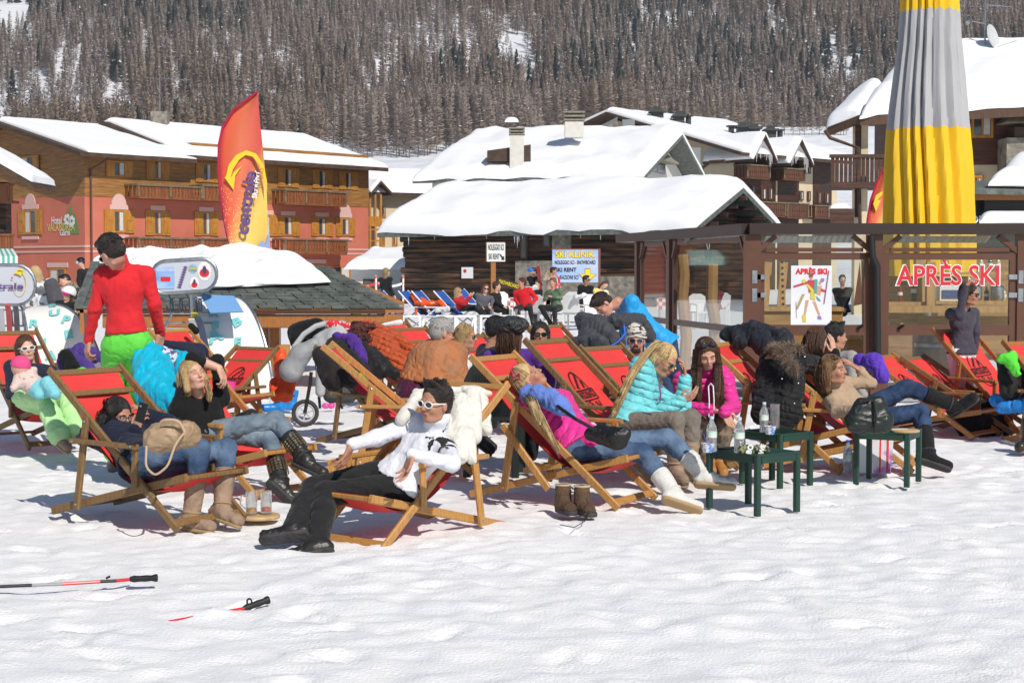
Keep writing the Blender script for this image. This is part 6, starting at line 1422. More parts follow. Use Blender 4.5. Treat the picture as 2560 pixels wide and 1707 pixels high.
CH_={'c1':(-0.982,9.997,-2.27,-0.058,-0.038),'c2':(-1.867,10.325,-0.618,0.031,-0.043),'c3':(0.842,11.396,-0.533,0.006,0.021),'c4':(-3.989,14.779,-0.88,0.036,0.027),'c5':(-3.3,16.6,-2.168,-0.04,-0.14),'c6':(-2.613,16.85,-0.571,0.006,0.01),'c7':(-0.312,13.146,0.0,0.03,0.015),'c7b':(-0.782,15.1,-0.716,-0.02,-0.069),'c8':(-0.692,18.553,-0.838,0.016,0.015),'c10':(1.203,12.567,-0.599,0.017,0.076),'c11':(1.622,13.173,-0.67,0.002,0.002),'c13':(2.738,13.537,-0.477,-0.013,0.039),'c14':(3.223,13.412,-0.315,0.003,-0.072),'c15':(5.19,16.406,-0.96,-0.05,0.075),'c18':(5.374,14.806,-1.083,-0.021,-0.018),'c12':(1.185,17.927,-0.743,0.008,0.008),'c19':(0.462,16.18,-0.614,-0.011,-0.01),'c8b':(-0.281,17.666,-0.696,-0.001,-0.001),'cB':(-1.62,11.9,-.62,0,-.02),'c16':(5.02,16.5,-.62,0,-.27),'c17':(4.55,16.1,-.7,0,-.24)}
LB_=dict(c1=('honey coloured deck chair under the reclining man in the white hoodie',0,''),c2=('brown framed deck chair in which the dark haired woman with the phone lies',1,''),c3=('deck chair under the sleeping blonde woman in pink, near armrest hanging down',0,'n'),c4=('brown deck chair of the mother holding the baby',1,''),c5=('empty deck chair facing left in front of the white rack board',1,''),c6=('deck chair behind the man in the red pullover, its back towards the ski rack',0,''),c7=('deck chair heaped with jackets, nearer of the two left of the grey haired man',0,''),c7b=('weathered deck chair partly hidden behind the one heaped with jackets',1,''),c8=('deck chair behind the orange down jacket, in front of the white tables',1,''),c10=('empty deck chair showing its round emblem behind the blonde woman in pink',1,''),c11=('deck chair between the aqua jacket and the man in the knitted hat',1,''),c13=('deck chair with round emblem behind the long haired girl in pink',0,''),c14=('honey coloured deck chair of the woman in the beige sweater',0,''),c15=('tall empty orange wood deck chair in front of the lettered glass door',2,''),c18=('deck chair cut by the right edge beside the bright green cloth',2,''),c12=('deck chair behind the woman with black sunglasses and black hair',1,''),c19=('deck chair between the blonde woman in white and the man in the navy sweater',1,''),c8b=('deck chair just left of the grey haired man, farthest of its row',1,''),cB=('deck chair of the woman in the black sweater',0,''),c16=('low reclined empty deck chair behind the crossed blue jeans',1,''),c17=('deck chair behind the purple garment, mostly hidden',2,''))
for k,p in CH_.items():
 l,w_,fo=LB_[k];deckchair(k,l,*p[:3],z0=p[3],dp=p[4],wood=w_,fold=fo,logo=k not in('c1','c2','c3','cB','c14','c8b','c19','c7','c7b'),sag=.05 if k in('c1','c2','c3','cB','c14','c4')else 0)
 # -- clothing materials and the people
def clo(n,c,k=.82,**kw):return cloth(n,c,k,**kw)
T_white=clo('white sweatshirt',(.70,.70,.76),.93,bump=.4);T_navy=clo('navy down',(.012,.015,.035));T_blk=clo('black knit',(.010,.010,.011),bump=.3,rough=.9);T_red=clo('red fleece',(.62,.022,.03),.92,bump=.12)
T_pink=clo('hot pink nylon',(.75,.035,.28),.9,rough=.42,bump=.3,quilt=(0,0,1));T_pink2=clo('hot pink quilted nylon',(.75,.035,.28),.9,rough=.42,bump=.3,quilt=(.75,.1,-.6));T_teal=clo('aqua nylon',(.17,.60,.64),.9,rough=.42,bump=.3,quilt=(.3,0,1));T_beige=clo('beige knit',(.42,.30,.20),.9);T_blue=clo('bright blue shell',(.02,.33,.72),.9,rough=.5,bump=.15)
T_purp=clo('purple fleece',(.10,.03,.26),.8);T_wt=clo('white blouse',(.72,.72,.72),.95);T_gray=clo('grey jersey',(.34,.33,.33),.85);T_char=clo('charcoal sweater',(.06,.055,.075),.8);T_nv2=clo('navy pullover',(.018,.022,.045),.8)
B_jean=mat('blue denim',(.035,.068,.14),.8,(.13,.195,.29),6,bump=.3,bscale=60,detail=3,spec=.2);B_jean2=mat('washed grey blue denim',(.09,.13,.17),.8,(.22,.275,.32),6,bump=.3,bscale=60,spec=.2);B_djean=mat('dark denim',(.014,.028,.07),.8,(.04,.075,.15),7,bump=.3,bscale=60,spec=.2)
B_blk=clo('black ski trousers',(.018,.018,.019),.8,rough=.9);B_grn=clo('vivid green ski trousers',(.12,.60,.06),.9,rough=.6,bump=.2);B_mint=clo('mint ski trousers',(.45,.74,.33),.93,rough=.6,bump=.2);B_taupe=clo('taupe cord trousers',(.20,.17,.14),.85);B_camo=mat('brown camouflage cloth',(.20,.15,.10),.8,(.10,.085,.06),16,ramp=(.48,.52),bump=.2,bscale=30);B_wht=clo('white ski trousers',(.68,.68,.72),.95)
S_beige=mat('beige suede',(.34,.235,.165),.85,(.24,.165,.115),14,bump=.3,bscale=30);S_blk=mat('black leather',(.015,.014,.014),.4,bump=.3,bscale=20,col2=(.03,.028,.026),nscale=8);S_wht=mat('white felt boot',(.62,.61,.58),.7,(.55,.54,.51),8);S_tan=mat('tan work leather',(.42,.19,.05),.6,(.34,.15,.04),8,bump=.3,bscale=30);S_sole=mat('dark rubber sole',(.03,.03,.032),.7,bump=1.,bscale=45,col2=(.05,.045,.045),nscale=20,bdist=.01);S_crepe=mat('crepe sole',(.36,.24,.12),.8)
PEO={}
def add(k,*a,**kw):PEO[k]=person(*a,**kw);return PEO[k]
# 1 man in the white hoodie
P0,j,PP,Bh=add('m1','man lying back in white printed hoodie, black trousers and white sunglasses',S=1.0,pelvis=(1000,1200,10.2),neck=(1096,1068,0),head=(1088,1008,-1),face=(-.66,-.75,-.02),up=(.15,.05,1),tfwd=(-.6,-.75,.6),hips=(-.65,-.75,.1),armL=[(1130,1158,-1),(1030,1135,-1)],armR=[(940,1095,-1),(880,1110,-1)],legL=[(815,1232,-1),(790,1362,-1),(690,1385,-1)],legR=[(782,1222,-1),(735,1322,-1),(672,1330,0)],skin='tan',hair='quiff',hairm_=H_dk,top=T_white,bottom=B_blk,shoes=(S_blk,S_sole,.12),tr=.004,bell=.014,glasses=(M_white,M_lens,1.5),eyes=None,collar=.022,wr=.006,handL=dict(d=(1012,1188),n=(-.5,-.3,.2),curl=.25),handR=dict(d=(855,1170),n=(-.4,.2,.3),curl=.22,spread=.16))
# 2 woman with the phone
P0,j,PP,Bh=add('f2','dark haired woman in navy jacket holding up a phone in the left front chair',S=.93,pelvis=(362,1160,10.5),neck=(285,1075,1),head=(296,1040,0),face=(.80,-.60,-.15),up=(-.3,.2,1),tfwd=(.5,-.5,.8),hips=(.8,-.6,.1),armR=[(322,1128,-1),(338,1078,0)],armL=[(420,1062,0),(372,1040,0)],legR=[(500,1122,-1),(478,1294,-1),(530,1302,-1)],legL=[(566,1120,0),(556,1272,-1),(602,1288,-1)],skin='tan',hair='long',hairm_=H_bk,top=T_navy,bottom=B_jean,shoes=(S_beige,S_crepe,.24),puff=.022,collar=.03,shaft=.75,glasses=(M_black,mat('clear lens',(.5,.4,.38),.1,alpha=.2),.7),handR=dict(d=(350,1040),n=(.5,.7,0),curl=.45,thumb=.3),handL=dict(d=(350,1020),n=(-.7,0,-.3),curl=.5,thumb=.4),torso_r=1.02)
pr=lambda*q:[PP(*a)for a in q]
strands(P0,H_bk,[(pr((.0,-.08,.06),(.0,-.12,-.02))+[at(258,1045,10.7),at(248,1075,10.65)],(.06,.055,.045,.015)),(pr((.06,-.06,.02),(.075,-.08,-.12),(.06,-.02,-.24)),(.045,.04,.022)),(pr((-.06,-.06,.02),(-.08,-.07,-.10),(-.07,.0,-.22)),(.045,.04,.02)),(pr((.0,-.10,.02),(.02,-.13,-.12)),(.06,.05))])
# 3 woman in black
P0,j,PP,Bh=add('f3','blonde woman in a black sweater shielding her face with bare forearms, grey blue jeans crossed',S=.95,pelvis=(515,1080,11.95),neck=(494,985,0),head=(484,938,-1),face=(.55,-.75,.25),up=(-.25,.1,1),tfwd=(.5,-.75,.35),hips=(.8,-.6,.1),armR=[(482,896,-1),(548,920,0)],armL=[(543,902,-1),(478,925,-1)],legL=[(676,1100,-1),(705,1212,-1),(748,1250,-1)],legR=[(690,1050,-1),(768,1148,-1),(815,1170,-1)],skin='fair',hair='long',hairm_=H_bl,top=T_blk,bottom=B_jean2,shoes=(S_blk,S_sole,.22),shaft=.5,bare=.62,handL=dict(d=(462,948),n=(-.2,.4,.6),curl=1.0,thumb=.9),handR=dict(d=(556,938),n=(-.8,.3,-.1),curl=.5),wr=.005,eyes='closed')
pr=lambda*q:[PP(*a)for a in q]
strands(P0,H_bl,[(pr((-.065,-.02,.0),(-.07,.03,-.10),(-.05,.08,-.17),(-.02,.10,-.22)),(.028,.024,.018,.008)),(pr((.06,-.05,.03),(.085,-.06,-.06),(.075,-.03,-.14)),(.045,.04,.02))])
M_stud=mat('brass studs',(.45,.36,.2),.3,metal=.9)
for nm in 'LR':
 a,kn=j['a'+nm],j['k'+nm];ax=nrm(kn-a);r1=nrm(np.cross(ax,V(0,0,1)if abs(ax[2])<.9 else V(0,1,0)));r2=np.cross(ax,r1);mb=MB()
 for i in range(5):
  for q in range(16):an=2*pi*q/16;d=r1*cos(an)+r2*sin(an);c=a+ax*(.10+.022*i)+d*.066;mb.prism([c+np.cross(ax,d)*.007+ax*.007,c-np.cross(ax,d)*.007+ax*.007,c-np.cross(ax,d)*.007-ax*.007,c+np.cross(ax,d)*.007-ax*.007],d*.006)
 mb.build('boot_studs',M_stud,P0)
 # 4 mother and 5 baby
P0,j,PP,Bh=add('f4','smiling mother in white sunglasses and navy top holding a baby, mint green ski trousers',S=.95,pelvis=(78,1000,14.5),neck=(78,912,1),head=(66,872,-1),face=(.45,-.88,.10),up=(-.2,.1,1),tfwd=(.4,-.8,.4),hips=(.6,-.8,.1),armR=[(28,985,-1),(74,985,-1)],armL=[(132,958,-1),(104,975,-1)],legR=[(114,1004,-1),(150,1090,-1),(172,1108,-1)],legL=[(168,1000,-1),(196,1078,-1),(212,1090,-1)],skin='fair',hair='bob',hairm_=H_br,top=T_nv2,bottom=B_mint,shoes=(S_beige,S_crepe,.08),tr=.008,bell=.04,glasses=(M_white,mat('brown lens',(.10,.035,.03),.1,spec=.9),1.6),eyes=None,handR=dict(d=(106,978),n=(.2,.5,.8),curl=.4),handL='none')
PPm=PP
by=thing('baby','baby in pink cap and dotted cream jumper asleep on the mother','baby',at(80,985,14.1))
c0,c1,c2=at(52,918,14.0),at(62,955,14.0),at(92,968,14.0);hb=basis((-.75,.3,-.1),(-.25,.1,1));s=SDF();s.ell(c0,(.072,.082,.078),hb);s.ell(c0+V(.02,-.02,-.04),(.05,.05,.04));s.cap(c0-V(0,0,.04),c1,.04,.06);s.cap(c1,c2,.06,.06);s.cap(c1,at(33,975,13.9),.028,.02);sobj('body',s,.008,SKIN['fair'],by)
s=SDF();s.cap(c1+V(0,0,.03),c2,.09,.085,puff=0);s.cap(c1+V(-.04,-.05,0),at(34,970,13.9),.045,.03);s.cap(at(66,940,14),at(84,925,14),.05,.03);sobj('jumper',s,.009,mat('cream dotted jumper',(.62,.48,.44),.8,(.40,.18,.2),42,ramp=(.66,.70),detail=0),by,noise=(.004,18))
s=SDF();s.cap(c2,at(128,975,13.9),.085,.055);s.cap(at(120,958,13.9),at(138,985,13.8),.06,.045);s.cap(c2,at(100,985,13.9),.07,.05);sobj('trousers',s,.009,mat('baby turquoise',(.20,.55,.60),.8),by,noise=(.004,18))
s=SDF();s.ell(c0+hb[2]*.015,(.080,.090,.085),hb);s.plane(c0+hb[2]*.005-hb[1]*.0,-hb[2]+hb[1]*.4);sobj('cap',s,.006,mat('pink cap cloth',(.70,.07,.22),.85,bump=.4,bscale=60),by)
# 6 standing man
P0,j,PP,Bh=add('m6','standing man seen from behind in a red pullover and bright green ski trousers',S=1.03,pelvis=(318,862,12.5),neck=(303,662,0),head=(279,630,-1),face=(-.62,.60,-.52),up=(-.35,-.1,1),tfwd=(0,1,-.05),hips=(0,1,0),sh=dict(L=(256,690,0),R=(366,688,0)),armL=[(238,772,0),(222,850,1)],armR=[(386,762,0),(401,832,1)],legL=[(287,990,1),(290,1130,-1),(280,1150,1)],legR=[(345,990,1),(352,1125,-1),(358,1150,1)],skin='ruddy',hair='short',hairm_=H_dk,top=T_red,bottom=B_grn,shoes=(S_blk,S_sole,.2),tr=.012,bell=.03,collar=.012,leg_r=1.02,glasses=(M_white,M_lens,1.2),eyes=None,torso_r=1.02,shwid=.18,handL=dict(d=(213,900),n=(.7,.5,0),curl=.5),handR=dict(d=(398,875),n=(-.7,.5,0),curl=.7,thumb=.7),wr=.006,skirt=-.085)
# 7 grey haired man
M_oj=mat('orange marbled nylon',(.46,.15,.045),.7,(.34,.17,.085),7,bump=.6,bscale=9,dist=1.2,bdist=.04)
P0,j,PP,Bh=add('m7','grey haired man seen from behind with an orange and plum jacket over his shoulders',S=1.0,pelvis=(1085,985,14.3),neck=(1098,862,0),head=(1106,832,0),face=(.80,.35,-.15),up=(-.05,0,1),tfwd=(.8,.5,0),hips=(.8,.5,0),armR=[(1062,960,-1),(1110,985,0)],armL=[(1150,950,0),(1165,990,0)],legR=[(1190,990,0),(1195,1085,0),(1215,1100,0)],legL=[(1195,985,1),(1200,1080,0),(1220,1095,0)],skin='ruddy',hair='short',hairm_=H_gr,top=M_oj,bottom=B_blk,shoes=(S_blk,S_sole,.1),glasses=(M_brow,M_lens,.7),eyes=None)
M_oj=mat('orange marbled nylon',(.46,.15,.045),.7,(.34,.17,.085),7,bump=.6,bscale=9,dist=1.2,bdist=.04);M_plum=clo('plum nylon',(.08,.012,.04),.7,rough=.5)
s=SDF();g=at(1020,985,14.2)
s.cap(at(1068,895,14.25),at(1130,890,14.3),.13,.13,.06);s.cap(at(1060,900,14.25),at(1040,965,14.2),.13,.155,.06);s.cap(at(1110,900,14.2),at(1120,960,14.2),.13,.15,.06);s.cap(at(1092,892,14.16),at(1082,965,14.12),.12,.15,.09);s.cap(at(1130,905,14.2),at(1148,960,14.15),.11,.10,.06);s.plane(at(1080,955,14.2),(-.14,0,-1));sobj('draped_jacket',s,.011,M_oj,P0,noise=(.009,(17,17,6)),seed=8)
s=SDF();s.cap(at(1040,955,14.2),at(1032,1010,14.15),.150,.145,.06);s.cap(at(1095,955,14.2),at(1080,1010,14.15),.15,.15,.06);s.plane(at(1080,957,14.2),(.14,0,1));sobj('jacket_hem',s,.011,M_plum,P0,noise=(.009,(17,17,6)),seed=8)
s=SDF();s.cap(at(1080,862,14.27),at(1108,872,14.25),.055,.05,.03);s.cap(at(1068,862,14.3),at(1085,856,14.35),.04,.04,.03);sobj('knit_collar',s,.009,mat('ribbed plum knit',(.10,.02,.06),.9,(.05,.01,.04),60,(1,1,3)),P0)
# 8 blonde woman in white
P0,j,PP,Bh=add('f8','short haired blonde woman in a white blouse and gold sunglasses looking right',S=.93,pelvis=(1140,985,15.6),neck=(1156,878,0),head=(1166,842,0),face=(.93,-.25,-.02),up=(0,0,1),tfwd=(.8,-.3,0),armR=[(1140,950,0),(1180,985,0)],legR=[(1230,985,0),(1235,1060,0)],legL=[(1230,985,1),(1235,1060,0)],skin='tan',hair='bobshort',hairm_=H_bl,top=T_wt,bottom=B_blk,glasses=(mat('gold frame',(.5,.35,.12),.3,metal=.8),M_lens,.9),eyes=None,handR='none')
# 9 man in navy
P0,j,PP,Bh=add('m9','dark haired man in a navy sweater turned away beside the black beret',S=1.0,pelvis=(1205,985,16.2),neck=(1226,862,0),head=(1242,824,0),face=(.85,.35,-.1),up=(0,0,1),tfwd=(.7,.5,0),armR=[(1180,930,0),(1200,985,0)],skin='tan',hair='short',hairm_=H_bk,top=T_nv2,bottom=B_blk,eyes=None,mouth=False,handR='none')
# 10 woman with beret
P0,j,PP,Bh=add('f10','brown haired woman in a shiny black beret and purple pullover seen from behind',S=.98,pelvis=(1290,1020,13.7),neck=(1285,872,0),head=(1282,832,0),face=(.55,.83,-.05),up=(.05,0,1),tfwd=(.3,.9,0),armR=[(1375,950,0),(1380,1010,1)],armL=[(1210,950,0),(1225,1000,1)],legR=[(1300,1040,1),(1300,1140,0)],legL=[(1330,1040,1),(1330,1140,0)],skin='tan',hair='bob',hairm_=H_br,top=T_purp,bottom=B_blk,handR='none',handL='none',torso_r=1.15,shwid=.2,eyes=None,mouth=False,wr=.006)
s=SDF();s.ell(PP(.02,-.035,.075),(.125,.125,.06),Bh);s.ell(PP(-.02,-.08,.045),(.10,.08,.06),Bh);s.ell(PP(.06,-.06,.04),(.07,.07,.05),Bh);sobj('beret',s,.007,mat('sequinned black beret',(.012,.012,.013),.3,(.05,.05,.055),70,bump=.8,bscale=60),P0,noise=(.010,22))
pr=lambda*q:[PP(*a)for a in q]
strands(P0,H_br,[(pr((.05,-.07,.0),(.08,-.09,-.14),(.09,-.08,-.22)),(.05,.045,.02)),(pr((-.05,-.07,.0),(-.05,-.10,-.14),(-.04,-.09,-.22)),(.05,.04,.02)),(pr((.0,-.10,.0),(.02,-.12,-.12),(.02,-.11,-.24)),(.05,.045,.02))])
# 11 woman facing the camera
P0,j,PP,Bh=add('f11','black haired woman in black sunglasses facing the camera above the deck chairs',S=.96,pelvis=(1350,985,16.6),neck=(1352,875,0),head=(1351,836,-1),face=(.02,-1,.02),up=(0,0,1),tfwd=(0,-1,0),armR=[(1305,940,0),(1320,985,-1)],armL=[(1398,940,0),(1385,985,-1)],skin='tan',hair='bobshort',hairm_=H_bk,top=T_blk,bottom=B_blk,glasses=(M_black,M_lens,1.7),eyes=None,handR='none',handL='none')
# 12 man in knitted hat
P0,j,PP,Bh=add('m12','bearded man in a patterned knitted hat and silver sport sunglasses',S=1.0,pelvis=(1600,1000,15.6),neck=(1594,890,0),head=(1590,852,-1),face=(-.08,-1,.02),up=(0,0,1),tfwd=(0,-1,0),armR=[(1545,960,0),(1560,985,-1)],armL=[(1640,960,0),(1625,985,-1)],skin='ruddy',hair=None,hairm_=H_dk,top=clo('dark red jacket',(.25,.02,.03)),bottom=B_blk,glasses=(mat('silver frame',(.5,.5,.52),.25,metal=.9),M_lens,1.4),eyes=None,handR='none',handL='none')
s=SDF();s.ell(PP(0,-.015,.075),(.095,.105,.075),Bh);s.ell(PP(.02,-.02,.135),(.07,.08,.035),Bh);s.plane(PP(0,0,.045),-Bh[2]+Bh[1]*.1);hat=sobj('knitted_hat',s,.006,mat('brown and white knit',(.62,.60,.55),.95,(.05,.03,.025),26,(1,1,2.2),ramp=(.52,.56),bump=.6,bscale=60),P0)
mb=MB();mb.tube([PP(.094*cos(a),-.012+.108*sin(a),.050-.02*abs(cos(a)))for a in np.linspace(0,2*pi,17)],.010,7);mb.build('hat_rim',mat('cream wool',(.62,.60,.54),.95),hat,True)
s=SDF();s.ell(PP(0,.060,-.085),(.045,.035,.035),Bh);s.cap(PP(-.02,.095,-.05),PP(.02,.095,-.05),.008,None,.01);s.ell(PP(0,.10,-.063),(.018,.02,.007),Bh,.004,'s');sobj('goatee',s,.005,H_dk,P0)
# 13 bending man in blue
P0,j,PP,Bh=add('m13','man with glasses in a bright blue shell jacket bending forward',S=1.02,pelvis=(1660,868,17.3),neck=(1556,752,-1),head=(1508,762,0),face=(-.45,-.35,-.85),up=(-.85,-.1,.25),tfwd=(-.45,-.4,-.85),hips=(-.7,-.6,-.3),armR=[(1562,838,-1),(1532,878,-1)],armL=[(1572,852,1),(1545,885,0)],legR=[(1668,960,0),(1672,1050,0),(1650,1066,-1)],legL=[(1690,960,1),(1695,1050,0),(1675,1064,-1)],skin='ruddy',hair='short',hairm_=H_dk,top=T_blue,bottom=B_djean,shoes=(S_blk,S_sole,.1),puff=.006,collar=.0,torso_r=1.12,shwid=.155,wr=.007,glasses=(M_black,mat('clear lens',(.5,.4,.38),.1,alpha=.2),.6),eyes=None,handR='none',handL='none',skirt=.02)
# 14 blonde woman in pink
P0,j,PP,Bh=add('f14','blonde woman asleep in a hot pink quilted jacket, blue scarf and white boots',S=.96,pelvis=(1452,1118,11.5),neck=(1352,985,1),head=(1322,945,0),face=(.62,-.35,.72),up=(-.75,-.05,.55),tfwd=(.55,-.4,.75),hips=(.6,-.5,.7),armR=[(1408,1118,-1),(1478,1102,-1)],armL=[(1455,1072,0),(1500,1090,0)],legR=[(1606,1132,-1),(1690,1238,-1),(1765,1262,0)],legL=[(1668,1096,0),(1770,1190,-1),(1835,1195,-1)],skin='tan',hair='up',hairm_=H_pb,top=T_pink2,bottom=B_jean,shoes=(S_wht,S_crepe,.18),puff=.020,shaft=.4,eyes='closed',handR=dict(d=(1500,1094),curl=.6),handL='none',leg_r=1.05,skirt=.0)
pr=lambda*q:[PP(*a)for a in q]
strands(P0,H_pb,[(pr((.0,-.09,.06),(.02,-.13,-.04))+[at(1345,1030,11.1),at(1372,1085,10.95),at(1396,1130,10.9)],(.035,.028,.028,.02,.006)),(pr((.06,-.06,.05),(.07,-.09,-.05))+[at(1330,1010,11.1),at(1350,1060,11.0)],(.035,.035,.035,.02))],seed=2)
s=SDF();a,b=j['neck'],PP(0,.05,-.11);s.cap(at(1322,985,11.45),at(1378,990,11.35),.06,.05,.03);s.cap(at(1345,985,11.3),at(1400,1015,11.2),.06,.055,.03);s.cap(at(1395,1010,11.2),at(1436,1040,11.15),.055,.012,.03);s.cap(at(1375,1000,11.5),at(1410,1020,11.35),.06,.04,.03);sobj('scarf',s,.008,clo('cornflower scarf',(.13,.22,.60),.85),P0,noise=(.010,16),seed=4)
mb=MB();q=pr((.085,.02,.085),(.088,-.03,.10),(.03,-.02,.145),(-.05,-.0,.14));mb.tube(q,.005,6);mb.tube(pr((.088,.02,.085),(.09,-.01,.06),(.092,-.03,.085)),.005,6);mb.build('hair_sunglasses',mat('pink plastic',(.6,.03,.12),.3),P0,True)
# 15 woman in turquoise
P0,j,PP,Bh=add('f15','blonde woman with ponytail and mirrored glasses in an aqua quilted jacket',S=.97,pelvis=(1572,1075,12.3),neck=(1622,930,1),head=(1660,902,-1),face=(.72,-.52,-.48),up=(.45,-.1,.9),tfwd=(.75,-.5,-.3),hips=(.75,-.6,0),armR=[(1618,1048,-1),(1700,1004,-1)],armL=[(1706,1024,0),(1712,950,0)],legR=[(1688,1050,-1),(1690,1168,0),(1712,1190,-1)],legL=[(1730,1044,-1),(1722,1160,0),(1745,1182,-1)],skin='tan',hair='up',hairm_=H_pb,top=T_teal,bottom=B_taupe,shoes=(S_beige,S_crepe,.14),puff=.022,collar=.02,glasses=(mat('gold frame',(.5,.35,.12),.3,metal=.8),M_mirror,.8),eyes=None,handR=dict(d=(1752,980),n=(-.3,.6,.4),curl=.28),handL=dict(d=(1712,900),n=(-.6,.0,-.2),curl=.3,spread=.2))
pr=lambda*q:[PP(*a)for a in q]
strands(P0,H_pb,[(pr((0,-.09,.10),(.0,-.14,.09))+[at(1582,930,12.05),at(1560,975,12.0),at(1535,1030,11.98),at(1520,1085,12.0)],(.030,.022,.026,.026,.018,.004))],seed=6,n=260)
# 16 long haired girl in pink
P0,j,PP,Bh=add('f16','girl with very long brown hair in a hot pink jacket looking down',S=.95,pelvis=(1772,1045,13.3),neck=(1768,925,-1),head=(1766,885,-1),face=(.12,-.88,-.42),up=(-.05,-.45,1),tfwd=(.1,-1,-.2),hips=(.1,-1,0),sh=dict(R=(1708,952,0),L=(1812,952,0)),armR=[(1706,1020,-1),(1775,1024,-1)],armL=[(1832,1018,-1),(1812,1030,-1)],legR=[(1752,1058,-1),(1770,1150,0),(1778,1165,-1)],legL=[(1812,1052,-1),(1800,1148,0),(1812,1170,-1)],skin='fair',hair='long',hairm_=H_br,top=T_pink,bottom=B_camo,shoes=(S_tan,S_sole,.08),puff=.018,collar=.02,eyes='closed',handR=dict(d=(1805,1030),n=(0,-.1,1),curl=.3),handL=dict(d=(1822,1052),n=(-.2,-.3,.9),curl=.35),bell=.01)
pr=lambda*q:[PP(*a)for a in q]
strands(P0,H_br,[(pr((.075,-.0,.05),(.085,.02,-.08))+[at(1728,985,12.85),at(1732,1020,12.8)],(.03,.032,.036,.010)),(pr((.06,.02,.05),(.08,.05,-.10))+[at(1745,990,12.78),at(1752,1028,12.75)],(.025,.028,.03,.008)),(pr((-.075,.0,.05),(-.085,.02,-.08))+[at(1800,985,12.85),at(1806,1022,12.82)],(.03,.032,.036,.010)),(pr((-.06,.02,.05),(-.085,.05,-.08))+[at(1790,985,12.78),at(1788,1025,12.76)],(.022,.026,.026,.006))],seed=7)
mb=MB()
for x in(-1,1):mb.ball(PP(x*.037,.055,.112),(.032,.012,.024),10,6,Bh)
mb.tube(pr((-.075,.01,.09),(-.07,.05,.11),(.07,.05,.11),(.075,.01,.09)),.006,6);mb.build('hair_sunglasses',M_lens,P0,True)
mb=MB()
for px in(1771,1783):mb.tube([at(px,966,12.72),at(px+2,1000,12.66),at(px+1,1042,12.68)],.005,5)
mb.tube([at(1771,966,12.72),at(1777,958,12.71),at(1783,966,12.72)],.006,5);mb.build('hood_cord',M_white,P0,True)
# 17, 18 couple
P0,j,PP,Bh=add('f17','girl with smooth chestnut hair holding a painted nailed hand to her cheek, seen from behind',S=.95,pelvis=(2045,1010,15.3),neck=(2044,892,0),head=(2044,850,0),face=(.75,.55,-.15),up=(-.05,0,1),tfwd=(.5,.8,0),armR=[(2090,935,-1),(2086,882,0)],skin='fair',hair='bob',hairm_=H_br,top=T_blk,bottom=B_blk,puff=.015,eyes=None,mouth=False,handR=dict(d=(2080,850),n=(-.7,.6,0),curl=.1,spread=.14))
pr=lambda*q:[PP(*a)for a in q]
strands(P0,H_br,[(pr((.05,-.07,.03),(.06,-.10,-.10))+[at(2062,915,15.0)],(.055,.055,.02)),(pr((-.05,-.07,.03),(-.05,-.10,-.10))+[at(2045,925,15.05)],(.055,.055,.02)),(pr((-.0,-.09,.03),(.02,-.12,-.12))+[at(2054,940,15.0)],(.055,.055,.02))],seed=8)
P0,j,PP,Bh=add('m18','dark haired man in a grey jersey looking right behind the chestnut haired girl',S=1.0,pelvis=(2110,985,15.9),neck=(2086,880,0),head=(2090,842,0),face=(.92,.20,-.05),up=(0,0,1),tfwd=(.7,.6,.1),armR=[(2130,950,0),(2160,985,0)],skin='tan',hair='quiff',hairm_=H_bk,top=T_gray,bottom=B_blk,eyes=None,handR='none')
# 19 woman in beige
P0,j,PP,Bh=add('f19','woman in a beige sweater shading her eyes, dark jeans crossed and black winter boots',S=.97,pelvis=(2150,1040,13.45),neck=(2078,965,0),head=(2084,925,-1),face=(.78,-.55,.10),up=(-.15,.05,1),tfwd=(.55,-.5,.6),hips=(.75,-.5,.3),armR=[(2092,1030,-1),(2148,1022,-1)],armL=[(2176,958,0),(2150,925,0)],legR=[(2302,1030,-1),(2322,1138,-1),(2385,1158,-1)],legL=[(2268,968,0),(2385,1012,0),(2425,985,-1)],skin='tan',hair='bob',hairm_=H_lb,top=T_beige,bottom=B_djean,shoes=(clo('black quilted nylon',(.012,.012,.013),.7),S_sole,.22),shaft=.55,handL=dict(d=(2118,902),n=(-.3,.2,-.6),curl=.15,spread=.16),handR='none',wr=.006,collar=.03,skirt=.05,eyes='closed')
pr=lambda*q:[PP(*a)for a in q]
strands(P0,H_lb,[(pr((.06,-.04,.05),(.08,-.05,-.08),(.075,-.03,-.20)),(.045,.045,.02)),(pr((.02,-.09,.05),(.03,-.12,-.08),(.05,-.10,-.22)),(.055,.05,.02)),(pr((.05,.03,.10),(.02,.05,.105)),(.025,.02))],seed=9)
